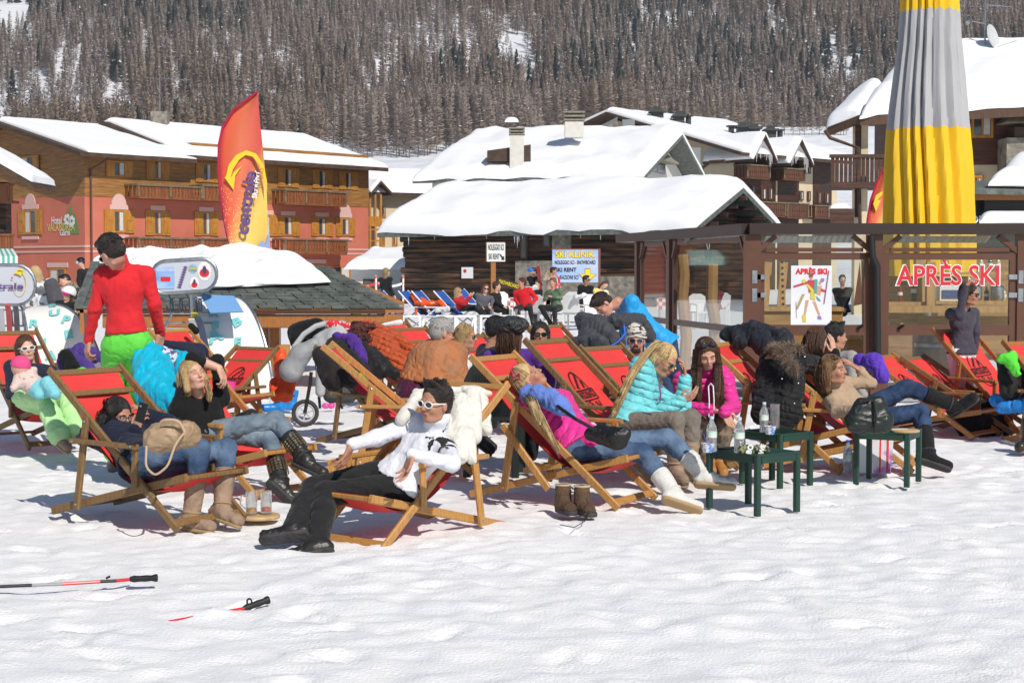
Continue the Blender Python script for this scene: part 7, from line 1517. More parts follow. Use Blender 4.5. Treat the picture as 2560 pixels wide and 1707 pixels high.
# 20 woman standing before the glass
P0,j,PP,Bh=add('f20','standing woman in a charcoal sweater and white ski trousers with a hand on her head',S=.92,pelvis=(2405,880,17.2),neck=(2406,768,0),head=(2424,736,-1),face=(.85,-.45,-.08),up=(0,0,1),tfwd=(.55,-.8,0),hips=(.5,-.8,0),armR=[(2398,790,-1),(2414,715,0)],armL=[(2440,830,0),(2436,885,0)],legR=[(2398,985,0),(2400,1080,0),(2410,1096,-1)],legL=[(2415,985,1),(2418,1078,0),(2428,1092,-1)],skin='tan',hair='bobshort',hairm_=H_dk,top=T_char,bottom=B_wht,shoes=(M_white,M_white,.2),tr=.010,glasses=(M_black,M_lens,1.3),eyes=None,handR=dict(d=(2425,704),n=(.3,-.2,-1),curl=.5),handL='none')
for l_,jj in PEOPLE:
 d=lambda a,b:round(float(np.linalg.norm(np.array(jj[a])-np.array(jj[b]))),2)if a in jj and b in jj else None
 print(l_[:28],'sp',d('pel','neck'),'nh',d('neck','head'),'th',d('hR','kR'),d('hL','kL'),'shin',d('kR','aR'),d('kL','aL'),'ua',d('sR','eR'),d('sL','eL'),'fa',d('eR','wR'),d('eL','wL'),'az',jj.get('aR',[0,0,0])[2],jj.get('aL',[0,0,0])[2],'pz',jj['pel'][2])
 # -- tables and things around the chairs
M_gt=mat('dark green plastic',(.010,.040,.028),.45,(.013,.05,.034),5,spec=.4,bump=.1,bscale=60)
def table(label,A,B_,h,dep,m,group,Y0=None,slats=True):
 """A,B_ ground px of the two front legs; dep depth behind"""
 a,b=gnd(*A),gnd(*B_);e=nrm(b-a);n=V(-e[1],e[0],0)*dep;L=np.linalg.norm(b-a);t=thing('plastic_table',label,'table',(a+b)/2+n/2,0,group);c=[a,b,b+n,a+n];w_=.04
 dirs=[(e,nrm(n)),(-e,nrm(n)),(-e,-nrm(n)),(e,-nrm(n))]
 for p,(x,y)in zip(c,dirs):
  mb=MB();q=p+x*w_/2+y*w_/2;mb.beam(q-V(0,0,.02),q+V(0,0,h-.012),w_,w_,side=x,bev=.006);mb.build('leg',m,t)
 mb=MB()
 for i in range(4):
  p,q=c[i],c[(i+1)%4];x=nrm(q-p);y=dirs[i][1]if i%2==0 else dirs[i][0];y={0:nrm(n),1:-e,2:-nrm(n),3:e}[i];o=y*.018;mb.beam(p+o+x*.045+V(0,0,h-.035),q+o-x*.045+V(0,0,h-.035),.028,.05,side=y)
 mb.build('apron',m,t)
 mb=MB();mb.hexa([p+V(0,0,h-.012)for p in(a,b,b+n,a+n)]+[p+V(0,0,h)for p in(a,b,b+n,a+n)])
 if slats:
  for k in range(1,9):p=a+e*L*k/9;mb.beam(p+n*.06+V(0,0,h+.001),p+n*.94+V(0,0,h+.001),.004,.004)
 mb.build('table_top',m,t);return t,a,b,n
G_='dark green plastic tables'
h_=.385
t1=table('front dark green table with bottles, ice cream cup and patterned headband',(1763,1262),(1893,1284),h_,.40,M_gt,G_)
t2=table('middle dark green table carrying a bottle and a tall glass',(1950,1216),(2034,1206),h_,.42,M_gt,G_)
t3=table('right dark green table carrying the black handbag and round wooden board',(2132,1204),(2272,1212),h_,.42,M_gt,G_)
def ontop(px,py,zt=h_):d=ray(px,py);return EYE+d*((zt-CH)/d[2])
M_pet=mat('clear plastic bottle',(.85,.9,.92),.06,trans=.85,spec=.6,alpha=.75);M_pet2=mat('bluish plastic bottle',(.45,.58,.75),.1,trans=.6,spec=.6,alpha=.8);M_lab=mat('white green paper label',(.65,.70,.66),.6,(.35,.55,.38),14);M_capw=mat('pale blue cap',(.5,.58,.68),.4)
bottle(ontop(1779,1128),.235,M_pet,M_capw,'clear water bottle on the left of the front green table',lab=M_lab,r=.036)
bottle(ontop(1848,1131),.235,M_pet,M_capw,'clear water bottle on the right of the front green table',lab=M_lab,r=.036)
bottle(ontop(1910,1080),.225,M_pet,M_capw,'clear water bottle on the middle green table',lab=M_lab,r=.034)
p=gnd(2119,1182);bottle(p,.26,M_pet2,mat('blue cap',(.03,.08,.5),.4),'blue tinted water bottle standing on the snow left of the right green table',lab=M_lab,r=.036)
p=gnd(683,1012);bottle(p,.33,M_pet,M_white,'clear bottle standing in the snow beside the blue ski boots',r=.045)
M_cup=mat('printed paper cup',(.66,.66,.66),.5,(.10,.22,.55),28,ramp=(.5,.56))
for px,py,lb in((1770,1130,'printed ice cream cup with purple spoon on the front green table'),(1925,1085,'printed ice cream cup on the middle green table')):
 q=ontop(px,py);t=thing('ice_cream_cup',lb,'cup',q);mb=MB();mb.lathe(q,[(.032,0),(.044,.055),(.046,.06),(.041,.06),(.038,.03),(0,.03)],18);mb.build('cup_body',M_cup,t,True)
 if px<1800:mb=MB();mb.beam(q+V(.0,0,.03),q+V(-.03,0,.125),.010,.003,side=(0,1,0));mb.build('spoon',mat('purple plastic',(.16,.10,.5),.4),t)
M_gl=mat('thick glass',(.86,.9,.9),.05,trans=.9,alpha=.6,spec=.6)
def mug(q,label,h=.15,r=.04,drink=None,handle=True,group=None):
 t=thing('glass_mug',label,'glass',q,0,group);mb=MB();mb.lathe(q,[(r,0),(r,.01),(r*1.02,h),(r*.9,h),(r*.86,.02),(0,.018)],18);mb.build('glass_wall',M_gl,t,True)
 if drink:mb=MB();mb.lathe(q,[(r*.84,.019),(r*.84,.045)],16);mb.build('drink_rest',drink,t,True)
 if handle:mb=MB();mb.tube([q+V(-r,0,h*.85),q+V(-r-.03,0,h*.82),q+V(-r-.035,0,h*.45),q+V(-r,0,h*.25)],.006,6);mb.build('handle',M_gl,t,True)
mug(ontop(1937,1072),'tall empty glass mug behind the bottle on the middle green table',.19,.036)
# folded headband
q=ontop(1886,1132);s=SDF();[s.cap(q+V(-.085+.034*k,.012*sin(k*2),.024),q+V(-.06+.034*k,0,.026+.004*(k%2)),.026,.024,.01)for k in range(5)]
hb=sobj('headband',s,.005,mat('leopard printed cloth',(.22,.24,.12),.8,(.02,.02,.02),45,ramp=(.5,.55)),None,(.006,30),3,('leopard print headband with white letters lying on the front green table','headband'))
text('BO',q+V(-.035,-.045,.03),(.3,0,1),(-1,0,.3),.034,M_white,hb,bold=.06);text('WE',q+V(.045,-.045,.03),(.3,0,1),(-1,0,.3),.03,M_white,hb,bold=.06)
mb=MB();q=ontop(1814,1123);mb.beam(q+V(-.06,0,.006),q+V(.07,.05,.008),.05,.006);mb.build('sunglasses_case',M_black,None,False,('thin black case lying between the two bottles on the front table','case'))
# handbag and board on the right table
q=ontop(2172,1086);s=SDF();s.cap(q+V(-.08,0,.10),q+V(.09,0,.10),.095,.09,.03,(0,1,0),.75);s.cap(q+V(-.05,0,.2),q+V(.06,0,.22),.07,.065,.05,(0,1,0),.7);s.plane(q+V(0,0,.012),(0,0,-1));s.ell(q+V(0,-.01,.30),(.09,.035,.045),None,.01,'s')
hb=sobj('handbag',s,.0065,mat('dark green checked leather',(.010,.022,.017),.4,(.018,.018,.018),50,bump=.4,bscale=14),None,(.007,12),6,('slouchy black green handbag standing on the right green table','handbag'))
mb=MB();mb.tube([q+V(.02,-.095,.02),q+V(.03,-.10,.14),q+V(.02,-.06,.26)],.009,6);mb.tube([q+V(-.09,-.04,.22),q+V(-.05,-.07,.25),q+V(.0,-.06,.26)],.007,6);mb.build('strap',M_black,hb,True)
q=ontop(2262,1079);mb=MB();mb.lathe(q,[(.105,0),(.11,.006),(.11,.014),(.10,.018),(0,.018)],28);bd=mb.build('serving_board',mat('pale beech wood',(.58,.40,.20),.6,(.46,.30,.14),6,(1,6,1)),None,True,('round beech serving board overhanging the right green table','board'))
mb=MB();mb.box((q[0]-.10,q[1]-.02,q[2]+.019),(q[0]+.02,q[1]+.04,q[2]+.021));mb.build('receipt',M_white,bd)
q=gnd(2185,1182);mb=MB();mb.hexa([q+V(-.12,-.05,0),q+V(.12,-.05,0),q+V(.12,.06,0),q+V(-.12,.06,0),q+V(-.14,-.02,.30),q+V(.15,-.02,.30),q+V(.15,.03,.30),q+V(-.14,.03,.30)]);bg=mb.build('shopping_bag',mat('milky plastic with print',(.62,.60,.62),.35,(.34,.12,.45),7,ramp=(.5,.62),alpha=.92),None,False,('milky shopping bag with purple print standing under the right green table','bag'))
mb=MB();mb.hexa([q+V(-.13,-.07,.01),q+V(-.02,-.07,.01),q+V(-.02,-.065,.01),q+V(-.13,-.065,.01),q+V(-.14,-.045,.27),q+V(-.03,-.045,.27),q+V(-.03,-.04,.27),q+V(-.14,-.04,.27)]);mb.build('paper_slip',M_white,bg)
for a,b in((.085,.10),(.03,.04)):mb=MB();mb.hexa([q+V(a,-.056,.01),q+V(b,-.056,.01),q+V(b,-.05,.01),q+V(a,-.05,.01),q+V(a+.01,-.026,.29),q+V(b+.01,-.026,.29),q+V(b+.01,-.02,.29),q+V(a+.01,-.02,.29)]);mb.build('red_stripe',M_red,bg)
# mugs on a board in the snow
q=gnd(648,1290,.02);mb=MB();mb.lathe(q,[(.13,-.012),(.135,0),(.13,.012),(0,.012)],26);mb.build('serving_board',MATS['pale beech wood'],None,True,('round wooden board on the snow carrying two glass mugs','board'))
mug(q+V(-.045,-.03,.013),'glass mug with yellow rest on the board in the snow, the left one',.15,.036,mat('amber drink',(.6,.30,.02),.2));mug(q+V(.045,.0,.013),'glass mug with red orange rest on the board in the snow, the right one',.15,.036,mat('orange drink',(.6,.10,.02),.2),False)
# brown boots
for k,(px,lb)in enumerate(((1408,'left'),(1455,'right'))):
 q=gnd(px,1284 if k else 1280,0)+V(0,.05*0,0);f=nrm(V(.35,-1,0));s=SDF();s.cap(q+V(0,0,.05),q+V(0,.01,.165),.052,.050,.02);s.cap(q+V(0,0,.045),q+f*.13+V(0,0,.038),.046,.040,.03);s.plane(q+V(0,0,.012),(0,0,-1));s.plane(q+V(0,0,.185),(0,0,1));s.ell(q+V(0,.01,.20),(.040,.040,.07),None,.005,'s')
 t=sobj('hiking_boot',s,.0055,mat('brown nubuck',(.115,.065,.035),.85,(.06,.038,.025),9,bump=.4,bscale=40),None,(.004,25),k,('worn brown hiking boot standing empty beside the deck chair, the %s of the pair'%lb,'boot','pair of hiking boots'))
 s=SDF();s.cap(q+V(0,.01,.014),q+f*.135+V(0,0,.014),.056,.05,.01);s.plane(q+V(0,0,.030),(0,0,1));s.plane(q+V(0,0,.0),(0,0,-1));sobj('sole',s,.005,S_sole,t)
 mb=MB();mb.tube([q+V(.05*cos(a),.01+.05*sin(a),.182)for a in np.linspace(0,2*pi,15)],.007,6);mb.build('collar_padding',mat('cream piping',(.5,.4,.28),.8),t,True)
 if k:mb=MB();mb.tube([q+f*.06+V(0,-.05,.12),q+V(.05,-.10,.05),gnd(1462,1302,.012),gnd(1435,1318,.012),gnd(1400,1311,.012)],.0028,5);mb.build('lace',M_black,t)
 # ski poles
M_pr=mat('red pole paint',(.6,.02,.025),.3,coat=.3)
def pole(label,segs,grip,strap):
 t=thing('ski_pole',label,'ski pole',grip[0],0,'ski poles lying in the snow')
 for(p,q,m)in segs:mb=MB();mb.tube([p,q],.0085,8);mb.build('shaft',m,t,True)
 p,q=grip;d=nrm(q-p);mb=MB();mb.lathe(p,[(.012,0),(.018,.02),(.015,.05),(.017,.08),(.015,.11),(.020,.128),(.019,.138),(0,.14)],12,d);mb.build('grip',mat('black rubber grip',(.015,.015,.016),.6),t,True)
 mb=MB();a=p+d*.03;mb.tube(resamp([a,a+V(-.012,0,.03),a+V(.002,.01,.042),a+V(.016,0,.03),a+V(.012,0,.012)],12),.005,6)if strap else mb.tube([p-d*.12+V(0,0,.01),p-d*.1+V(0,0,.02)],.006,5);mb.build('strap',M_black,t,True)
L=lambda px,py,z=.02:gnd(px,py,z)
pole('longer red and black ski pole lying across the left edge',[(L(-60,1468),L(80,1462),M_black),(L(80,1462),L(155,1459),mat('silver pole',(.3,.3,.32),.3)),(L(155,1459),L(250,1453),M_pr),(L(250,1453),L(290,1451),M_black),(L(290,1451),L(330,1447),M_pr)],(L(325,1447,.03),L(386,1444,.035)),False)
def buried(a,b,m,parent):mb=MB();mb.tube([a,b],.0085,8);mb.build('shaft',m,parent,True)
gzz=lambda q,d:V(q[0],q[1],float(gz(np.array([q[0]]),np.array([q[1]]))[0])+d)
pole('half buried red and black ski pole, upper grip sticking out of the snow',[],(gzz(L(608,1500),.020),gzz(L(665,1493),.035)),True)
pp_=[o for o in bpy.data.objects if o.name.startswith('ski_pole')][-1]
g0,g1=gzz(L(205,1544),-.006),gzz(L(612,1500),.016);l_=lambda t:g0+(g1-g0)*t
for t0,t1,m in((0,.5,M_black),(.5,.68,M_pr),(.68,.76,M_black),(.76,1,M_pr)):buried(l_(t0),l_(t1),m,pp_)
# garments thrown over the chairs
def drape(name,label,m,prims,h=.010,noise=(.012,9),seed=1,planes=(),cat='jacket',k=.03):
 if np.isscalar(noise[1])and noise[1]<13:noise=(noise[0]*.9,(noise[1]*1.5,noise[1]*1.5,noise[1]*.6))
 s=SDF()
 for a in prims:s.cap(at(*a[:3]),at(*a[3:6]),a[6]*1.05,a[7]*1.05,k,(.2,1,.35),.62)
 for c,n in planes:s.plane(at(*c),n)
 return sobj(name,s,h,m,None,noise,seed,(label,cat))
M_wj=clo('cream white cotton',(.68,.66,.60),.92,rough=.75)
drape('white_jacket','cream white jacket hung over the chair back behind the man in the hoodie',M_wj,[(1045,985,10.6,1190,982,10.7,.035,.045),(1170,980,10.65,1222,985,10.7,.035,.02),(1180,990,10.6,1178,1090,10.35,.055,.06),(1208,1000,10.65,1212,1072,10.5,.03,.045),(1045,990,10.5,1002,1050,10.25,.035,.035),(1150,1000,10.5,1150,1140,10.2,.05,.05),(1165,1090,10.3,1180,1150,10.25,.05,.03),(1090,1000,10.5,1120,1100,10.3,.05,.05)],.008,(.007,9),2)
drape('turquoise_jacket','bright turquoise ski jacket hung over the chair back beside the woman in black',clo('turquoise ski shell',(.0,.42,.62),.9,rough=.5),[(355,885,12.5,400,895,12.6,.07,.07),(365,880,12.5,352,900,12.5,.055,.06),(400,895,12.55,460,900,12.6,.07,.05),(385,900,12.5,400,990,12.1,.12,.14),(365,900,12.45,375,985,12.1,.09,.10),(400,985,12.0,435,1010,11.9,.12,.10),(450,900,12.6,470,960,12.4,.06,.07)],.010,(.020,8),3)
q=at(421,888,12.42);mb=MB();mb.beam(q+V(-.05,0,.03),q+V(.06,0,-.02),.01,.09,side=(0,1,0));mb.build('ski_pass',mat('printed card',(.7,.7,.72),.4,(.1,.1,.25),30,ramp=(.52,.56)),None,False,('small printed pass clipped on the turquoise jacket','ski pass'))
drape('navy_garment','dark navy garment lying over the chair top above the turquoise jacket',T_nv2,[(420,872,12.7,500,880,12.8,.06,.06),(440,880,12.7,495,890,12.75,.06,.05)],.011,(.012,12))
drape('purple_backpack','purple and black jacket with green trim bundled behind the chair below the standing man',clo('deep purple nylon',(.08,.045,.24),.7),[(175,905,14.2,200,940,14.2,.10,.11),(205,880,14.2,240,890,14.3,.07,.05),(190,900,14.2,232,950,14.2,.09,.08)],.011,(.02,10))
drape('black_hood','black hood part of the bundle at the left of the purple jacket',T_blk,[(165,890,14.1,178,915,14.1,.055,.065)],.011,(.012,12))
drape('green_lining','vivid green lining showing below the purple jacket',mat('green lining cloth',(.10,.55,.05),.8),[(205,935,14.05,228,950,14.05,.05,.045)],.011,(.015,14),cat='cloth')
M_or=clo('burnt orange down nylon',(.50,.085,.022),.8,rough=.55,quilt=(.5,.2,1));M_lin=clo('black lining',(.018,.018,.018),.8,rough=.5)
drape('orange_down_jacket','burnt orange down jacket with dark lining thrown over a deck chair',M_or,[(920,835,15.6,985,865,15.4,.12,.13),(945,860,15.3,990,920,14.9,.13,.13),(985,860,15.3,1035,885,15.1,.09,.07),(1030,880,15.1,1030,915,15,.06,.06),(965,900,15.0,1010,930,14.8,.08,.05)],.010,(.020,11),5)
drape('jacket_lining','open black lining of the burnt orange jacket hanging down',M_lin,[(905,865,14.95,950,925,14.75,.05,.07),(930,880,14.95,985,935,14.7,.05,.05)],.010,(.010,10),5)
drape('dark_red_fur','dark red fur trim on the hood of the orange jacket',H_rd,[(895,830,15.3,925,825,15.3,.07,.05),(890,845,15.2,912,850,15.2,.06,.05)],.008,(.030,40),2,cat='fur trim',k=.02)
drape('purple_garment','violet fleece lying over the jackets on the left heap',clo('violet fleece',(.09,.03,.28),.7),[(840,842,14.6,885,855,14.6,.035,.05),(880,850,14.6,905,895,14.4,.055,.05),(900,890,14.3,915,905,14.3,.04,.015)],.010,(.015,12),7,cat='garment')
drape('black_jacket','black jacket with red panels under the violet fleece',clo('black red shell',(.02,.016,.017),.8),[(800,885,14.3,830,950,14.2,.06,.09),(840,870,14.6,870,940,14.2,.09,.10),(870,900,14.3,900,935,14.1,.09,.08)],.011,(.015,10),8)
drape('red_panel','small bright red glove tucked between the heaped jackets',T_red,[(867,898,14.02,878,912,14.0,.03,.025)],.008,(.006,14),cat='glove')
drape('yellow_green_ball','neon yellow green cap under the heaped jackets',mat('neon cloth',(.45,.80,.05),.7),[(910,935,13.95,922,940,13.95,.035,.03)],.008,(.005,14),cat='cap')
drape('baseball_hat','black baseball hat lying on the chair top behind the dark red fur',T_blk,[(885,812,16.0,905,812,16.0,.035,.035)],.009,(.004,14),cat='hat')
drape('white_paper','white paper held above the farther deck chair',M_white,[(955,812,18,1000,806,18,.015,.03)],.010,(.004,14),cat='paper')
drape('grey_jacket','slate grey jacket with blue edge hung over the chair beside the knitted hat',clo('slate grey shell',(.055,.058,.07),.8,rough=.6),[(1455,800,15.4,1480,865,15.2,.06,.10),(1460,800,15.4,1540,805,15.3,.045,.06),(1490,820,15.3,1530,860,15.2,.11,.11),(1540,800,15.4,1600,800,15.7,.06,.05),(1600,805,15.9,1625,840,15.9,.07,.06),(1500,860,15.1,1440,855,15.2,.07,.04)],.010,(.020,8),9)
mb=MB();mb.tube([at(1560,812,15.1),at(1562,835,15.05),at(1545,855,15.0),at(1520,868,15.0)],.008,6);mb.build('blue_strap',mat('royal blue webbing',(.02,.12,.6),.6),None,True,('royal blue cord hanging over the slate grey jacket','cord'))
drape('dark_jacket','dark navy jacket spread over the deck chair behind the girl in pink',clo('ink navy shell',(.014,.017,.026),.8,rough=.6),[(1820,835,14.3,1880,830,14.2,.06,.08),(1880,832,14.2,1950,850,14.0,.09,.09),(1850,840,14.2,1850,860,14.1,.06,.05),(1950,850,14.0,1970,880,13.9,.09,.06),(1900,850,14.1,1930,880,13.9,.10,.08)],.010,(.018,9),10)
fc_=drape('black_parka','black quilted parka with fur edged hood hanging over the chair beside the beige sweater',clo('black parka',(.013,.013,.014),.8,rough=.65,quilt=(.15,0,.55)),[(1930,905,13.55,1985,905,13.5,.09,.10),(1925,930,13.5,1915,1030,13.3,.10,.11),(1970,930,13.45,1965,1035,13.25,.12,.12),(1990,905,13.55,2050,915,13.9,.08,.06),(1935,1030,13.25,1950,1050,13.25,.10,.10)],.010,(.018,9),11)
rg_=np.random.default_rng(4);cs=resamp([at(1932,872,13.45),at(1945,866,13.3),at(1965,885,13.2),at(1985,912,13.15),at(1993,925,13.2)],40);cs2=resamp([at(1968,866,13.5),at(1985,866,13.45),at(2003,872,13.45)],16);cs=np.concatenate([cs,cs2])
i_=rg_.integers(0,len(cs),1500);d_=rg_.normal(0,1,(1500,3));d_/=np.linalg.norm(d_,axis=1,keepdims=True);P_=cs[i_][:,None]+d_[:,None]*np.linspace(.0,1,4)[None,:,None]*rg_.uniform(.05,.085,1500)[:,None,None]+np.linspace(0,1,4)[None,:,None]**2*V(-.01,0,-.015)
fibres('fur_trim',mat('grey brown fur',(.30,.22,.16),.9,(.16,.11,.08),20),fc_,P_,.0022)
mb=MB()
for px,py in((1955,947),(1996,958),(1986,1008),(2012,892)):mb.ball(at(px,py,13.1),.006,6,4)
mb.build('snap_buttons',M_bolt,fc_)
drape('violet_bundle','violet garment bundled behind the raised arm of the beige woman',clo('bright violet cloth',(.12,.05,.50),.7),[(2150,900,14.6,2185,905,14.5,.05,.07),(2185,905,14.5,2205,940,14.4,.06,.06)],.010,(.014,12),12,cat='garment')
drape('grey_backpack','dark grey backpack leaning behind the tall empty deck chair',clo('dark backpack cloth',(.022,.02,.02),.8),[(2512,912,15.6,2526,975,15.5,.07,.095),(2535,905,15.6,2548,970,15.6,.07,.10)],.011,(.014,10),13,cat='backpack')
drape('green_cloth','vivid green cloth draped over the dark backpack',mat('vivid green cloth',(.09,.62,.04),.75,bump=.3,bscale=20),[(2502,897,15.4,2530,890,15.4,.035,.045),(2525,900,15.38,2542,932,15.35,.055,.035)],.009,(.010,14),14,cat='cloth')
drape('blue_jacket','bright blue jacket lying on the seat of the tall empty deck chair',clo('azure shell',(.02,.22,.62),.8,rough=.5),[(2490,1000,15.6,2545,1012,15.5,.05,.06),(2500,1020,15.5,2560,1015,15.4,.04,.06)],.010,(.018,10),15)
drape('black_bags','black bags under the tall empty deck chair',T_blk,[(2420,1060,16.4,2500,1065,16.5,.12,.12),(2490,1020,16.6,2450,1030,16.6,.1,.1)],.012,(.02,8),16,cat='bag')
# handbags of the sitters
s=SDF();a,b=at(395,1100,9.95),at(468,1085,9.95);s.cap(a,b,.085,.08,.03,(0,1,.6),.75);s.cap(at(400,1080,10),at(450,1075,10),.06,.05,.03)
bb=sobj('beige_handbag',s,.007,mat('taupe beige leather',(.36,.25,.15),.55,(.30,.20,.115),6,bump=.4,bscale=12),None,(.012,14),5,('soft beige leather handbag lying on the lap of the woman with the phone','handbag'))
mb=MB();mb.tube(resamp([at(392,1078,9.9),at(405,1048,9.85),at(448,1050,9.85),at(462,1080,9.85)],14),.009,8);mb.tube(resamp([at(366,1115,9.85),at(364,1168,9.78),at(388,1190,9.76),at(420,1165,9.76),at(438,1110,9.8),at(462,1080,9.85)],26),.007,8);mb.build('strap',mat('pale beige strap',(.45,.32,.2),.5),bb,True)
s=SDF();s.cap(at(1480,1085,11.2),at(1545,1100,11.1),.05,.07,.02,(0,1,.4),.5);s.cap(at(1500,1075,11.2),at(1560,1085,11.1),.04,.045,.02,(0,1,.4),.5)
bb=sobj('black_clutch',s,.007,mat('sparkling black leather',(.012,.012,.013),.3,bump=.5,bscale=50),None,(.005,14),5,('sparkling black shoulder bag resting on the pink jacket and jeans','handbag'))
mb=MB();mb.tube([at(1490,1075,11.1),at(1440,1048,11.0),at(1400,1020,11.1),at(1378,1000,11.25)],.012,6);mb.build('strap',M_black,bb,True)
s=SDF();s.cap(at(600,1050,12.3),at(628,1040,12.3),.05,.05,.02);bb=sobj('small_black_bag',s,.008,S_blk,None,(.008,14),5,('small black bag with chain beside the hip of the woman in black','handbag'))
# phone
q=at(352,1032,10.05);mb=MB();mb.beam(q+V(-.012,0,-.055),q+V(.02,0,.06),.066,.009,side=(.9,-.4,0),bev=.003);ph=mb.build('phone',mat('black phone case',(.012,.012,.012),.25),None,False,('black mobile phone held up by the dark haired woman','phone'))
mb=MB();mb.lathe(q+V(.002,-.008,.042),[(.007,0),(.007,-.002)],10,(.2,1,0));mb.build('camera_lens',M_steel,ph)
# black plastic chair under the beret woman
M_bp=mat('black green plastic',(.012,.018,.016),.4,spec=.5)
t=thing('plastic_chair','black plastic garden chair under the woman with the beret','chair',(gnd(1225,1185)[0],12.9,0))
q=at(1215,1000,13.0);X0,X1=at(1160,900,12.8),at(1275,900,12.75)
mb=MB();zs=.44;a,b=V(X0[0],12.85,zs),V(X1[0]+.08,12.8,zs);mb.hexa([a,b,b+V(.05,.45,.02),a+V(.05,.45,.02),a+V(0,0,.03),b+V(0,0,.03),b+V(.05,.45,.05),a+V(.05,.45,.05)]);mb.build('seat',M_bp,t)
pts=[(X0[0]+(X1[0]-X0[0])*s_,.50+.40*(1-abs(2*s_-.9)**3*.5))for s_ in np.linspace(0,1,9)]
mb=MB();mb.prism([V(pts[0][0]+.02,12.82,.47)]+[V(x,12.76-.05*(z-.5),z)for x,z in pts]+[V(pts[-1][0]-.01,12.82,.47)],(0,.03,0));bk_=mb.build('backrest',M_bp,t)
for k in range(11):x=X0[0]+.07+k*.022;mb=MB();mb.box((x,12.735,.55),(x+.006,12.76,.80));mb.build('rib_shade',mat('rib shadow black',(.004,.004,.004),.6),bk_)  # near-black strips put the shade along the backrest ribs into colour
for x,y in((X0[0]+.02,12.87),(X1[0]+.04,12.83),(X0[0]+.07,13.27),(X1[0]+.09,13.24)):mb=MB();mb.beam((x,y,0),(x,y,.44),.06,.05,side=(1,0,0),bev=.01);mb.build('leg',M_bp,t)
mb=MB();mb.box((X0[0]+.17,12.84,.42),(X0[0]+.21,12.845,.435));mb.build('white_tag',M_white,t)
# stroller
Ys=17.2;S_=lambda x,y,d=0:at(x,y,Ys+d)
st=thing('stroller','grey pushchair with foot muff, red patterned cloth and spoked front wheel','stroller',gnd(770,1030))
s=SDF();s.cap(S_(728,925),S_(752,885),.125,.10,.04,(0,1,0),.8);s.cap(S_(752,885),S_(785,862),.10,.07,.04);sobj('foot_muff',s,.010,mat('silver grey quilt',(.30,.31,.32),.6,(.24,.25,.26),5,bump=.3,bscale=10),st,(.003,9),2)
s=SDF();s.cap(S_(812,860,.1),S_(850,830,.1),.14,.12,.04);s.cap(S_(810,860),S_(800,980),.07,.05,.04);s.cap(S_(840,850),S_(830,900),.12,.1,.04);sobj('hood',s,.010,mat('light grey canopy',(.40,.41,.42),.7),st,(.004,9),3)
s=SDF();s.cap(S_(742,830,.25),S_(790,820,.25),.09,.10,.04);s.cap(S_(745,845,.2),S_(755,870,.2),.09,.08);sobj('seat_back',s,.011,T_blk,st,(.012,9),4)
s=SDF();s.cap(S_(822,810,.05),S_(865,818,.05),.045,.05,.03);s.cap(S_(870,820,.05),S_(876,840,.05),.04,.03,.03);sobj('patterned_cloth',s,.008,mat('red white bandana print',(.55,.02,.03),.8,(.7,.65,.65),36,ramp=(.55,.6)),st,(.008,12),5)
mb=MB();mb.tube([S_(735,868),S_(760,835),S_(790,815),S_(815,808)],.028,8);mb.build('handle_tube',mat('pale grey foam',(.45,.46,.46),.6),st,True)
c=S_(763,1001);c[2]=.125
mb=MB();mb.tube([c+V(.118*cos(a),.04*sin(a)*0+.02*cos(a),.118*sin(a))for a in np.linspace(0,2*pi,25)],.022,8);wh=mb.build('wheel',S_sole,st,True)
mb=MB();mb.tube([c+V(.088*cos(a),.018*cos(a),.088*sin(a))for a in np.linspace(0,2*pi,21)],.012,6)
for k in range(6):a=pi*k/3+.3;mb.tube([c,c+V(.088*cos(a),.018*cos(a),.088*sin(a))],.008,5)
mb.ball(c,.022,8,6);mb.build('rim',mat('grey wheel plastic',(.45,.45,.46),.4),wh,True)
mb=MB();mb.tube([c+V(0,-.03,0),S_(775,960),S_(778,930)],.018,8);mb.tube([S_(790,900),S_(800,1020,.1)],.016,6);mb.tube([c+V(.35,.3,.02),S_(800,900)],.014,6);mb.build('frame_tube',M_black,st,True)
s=SDF();s.cap(S_(830,985,.1),S_(870,985,.1),.09,.09,.03);sobj('basket',s,.011,mat('dark mesh basket',(.06,.06,.06),.8),st,(.01,9),4)
for i,px in enumerate((814,828)):mb=MB();mb.ball(gnd(px,1014,.04),(.045,.03,.035),10,7);mb.build('pink_toy',mat('pink translucent toy',(.75,.08,.35),.3),None,True,('small pink toy beside the pushchair, the %s one'%('left' if i==0 else 'right'),'toy'))
# blue ski boots and orange garment
M_sb=mat('blue boot shell',(.01,.22,.62),.3,coat=.4)
for i,(px,py)in enumerate(((692,1030),(722,1026))):
 q=gnd(px,py);f=nrm(V(-1,-.35,0));s=SDF();s.cap(q+V(.03,0,.06),q+V(.05,.02,.24),.055,.065,.02);s.cap(q+V(.05,0,.05),q+f*.15+V(0,0,.045),.052,.05,.03);s.plane(q+V(0,0,.005),(0,0,-1));s.plane(q+V(.05,0,.235),(.2,0,1));t=sobj('ski_boot',s,.007,M_sb,None,(.002,14),i,('bright blue ski boot on the snow below the pushchair, the %s one'%('left' if i==0 else 'right'),'ski boot','blue ski boots'))
 for k in range(3):z=.07+.05*k;mb=MB();mb.beam(q+V(-.07+.04*k,-.055,z),q+V(.02+.03*k,-.06,z+.015),.012,.014);mb.build('buckle',M_steel,t)
 mb=MB();c=q+f*.20;mb.beam(c+V(0,0,.01),c-f*.03+V(0,0,.01),.08,.03,side=np.cross(f,V(0,0,1)));mb.build('toe_plate',M_black,t)
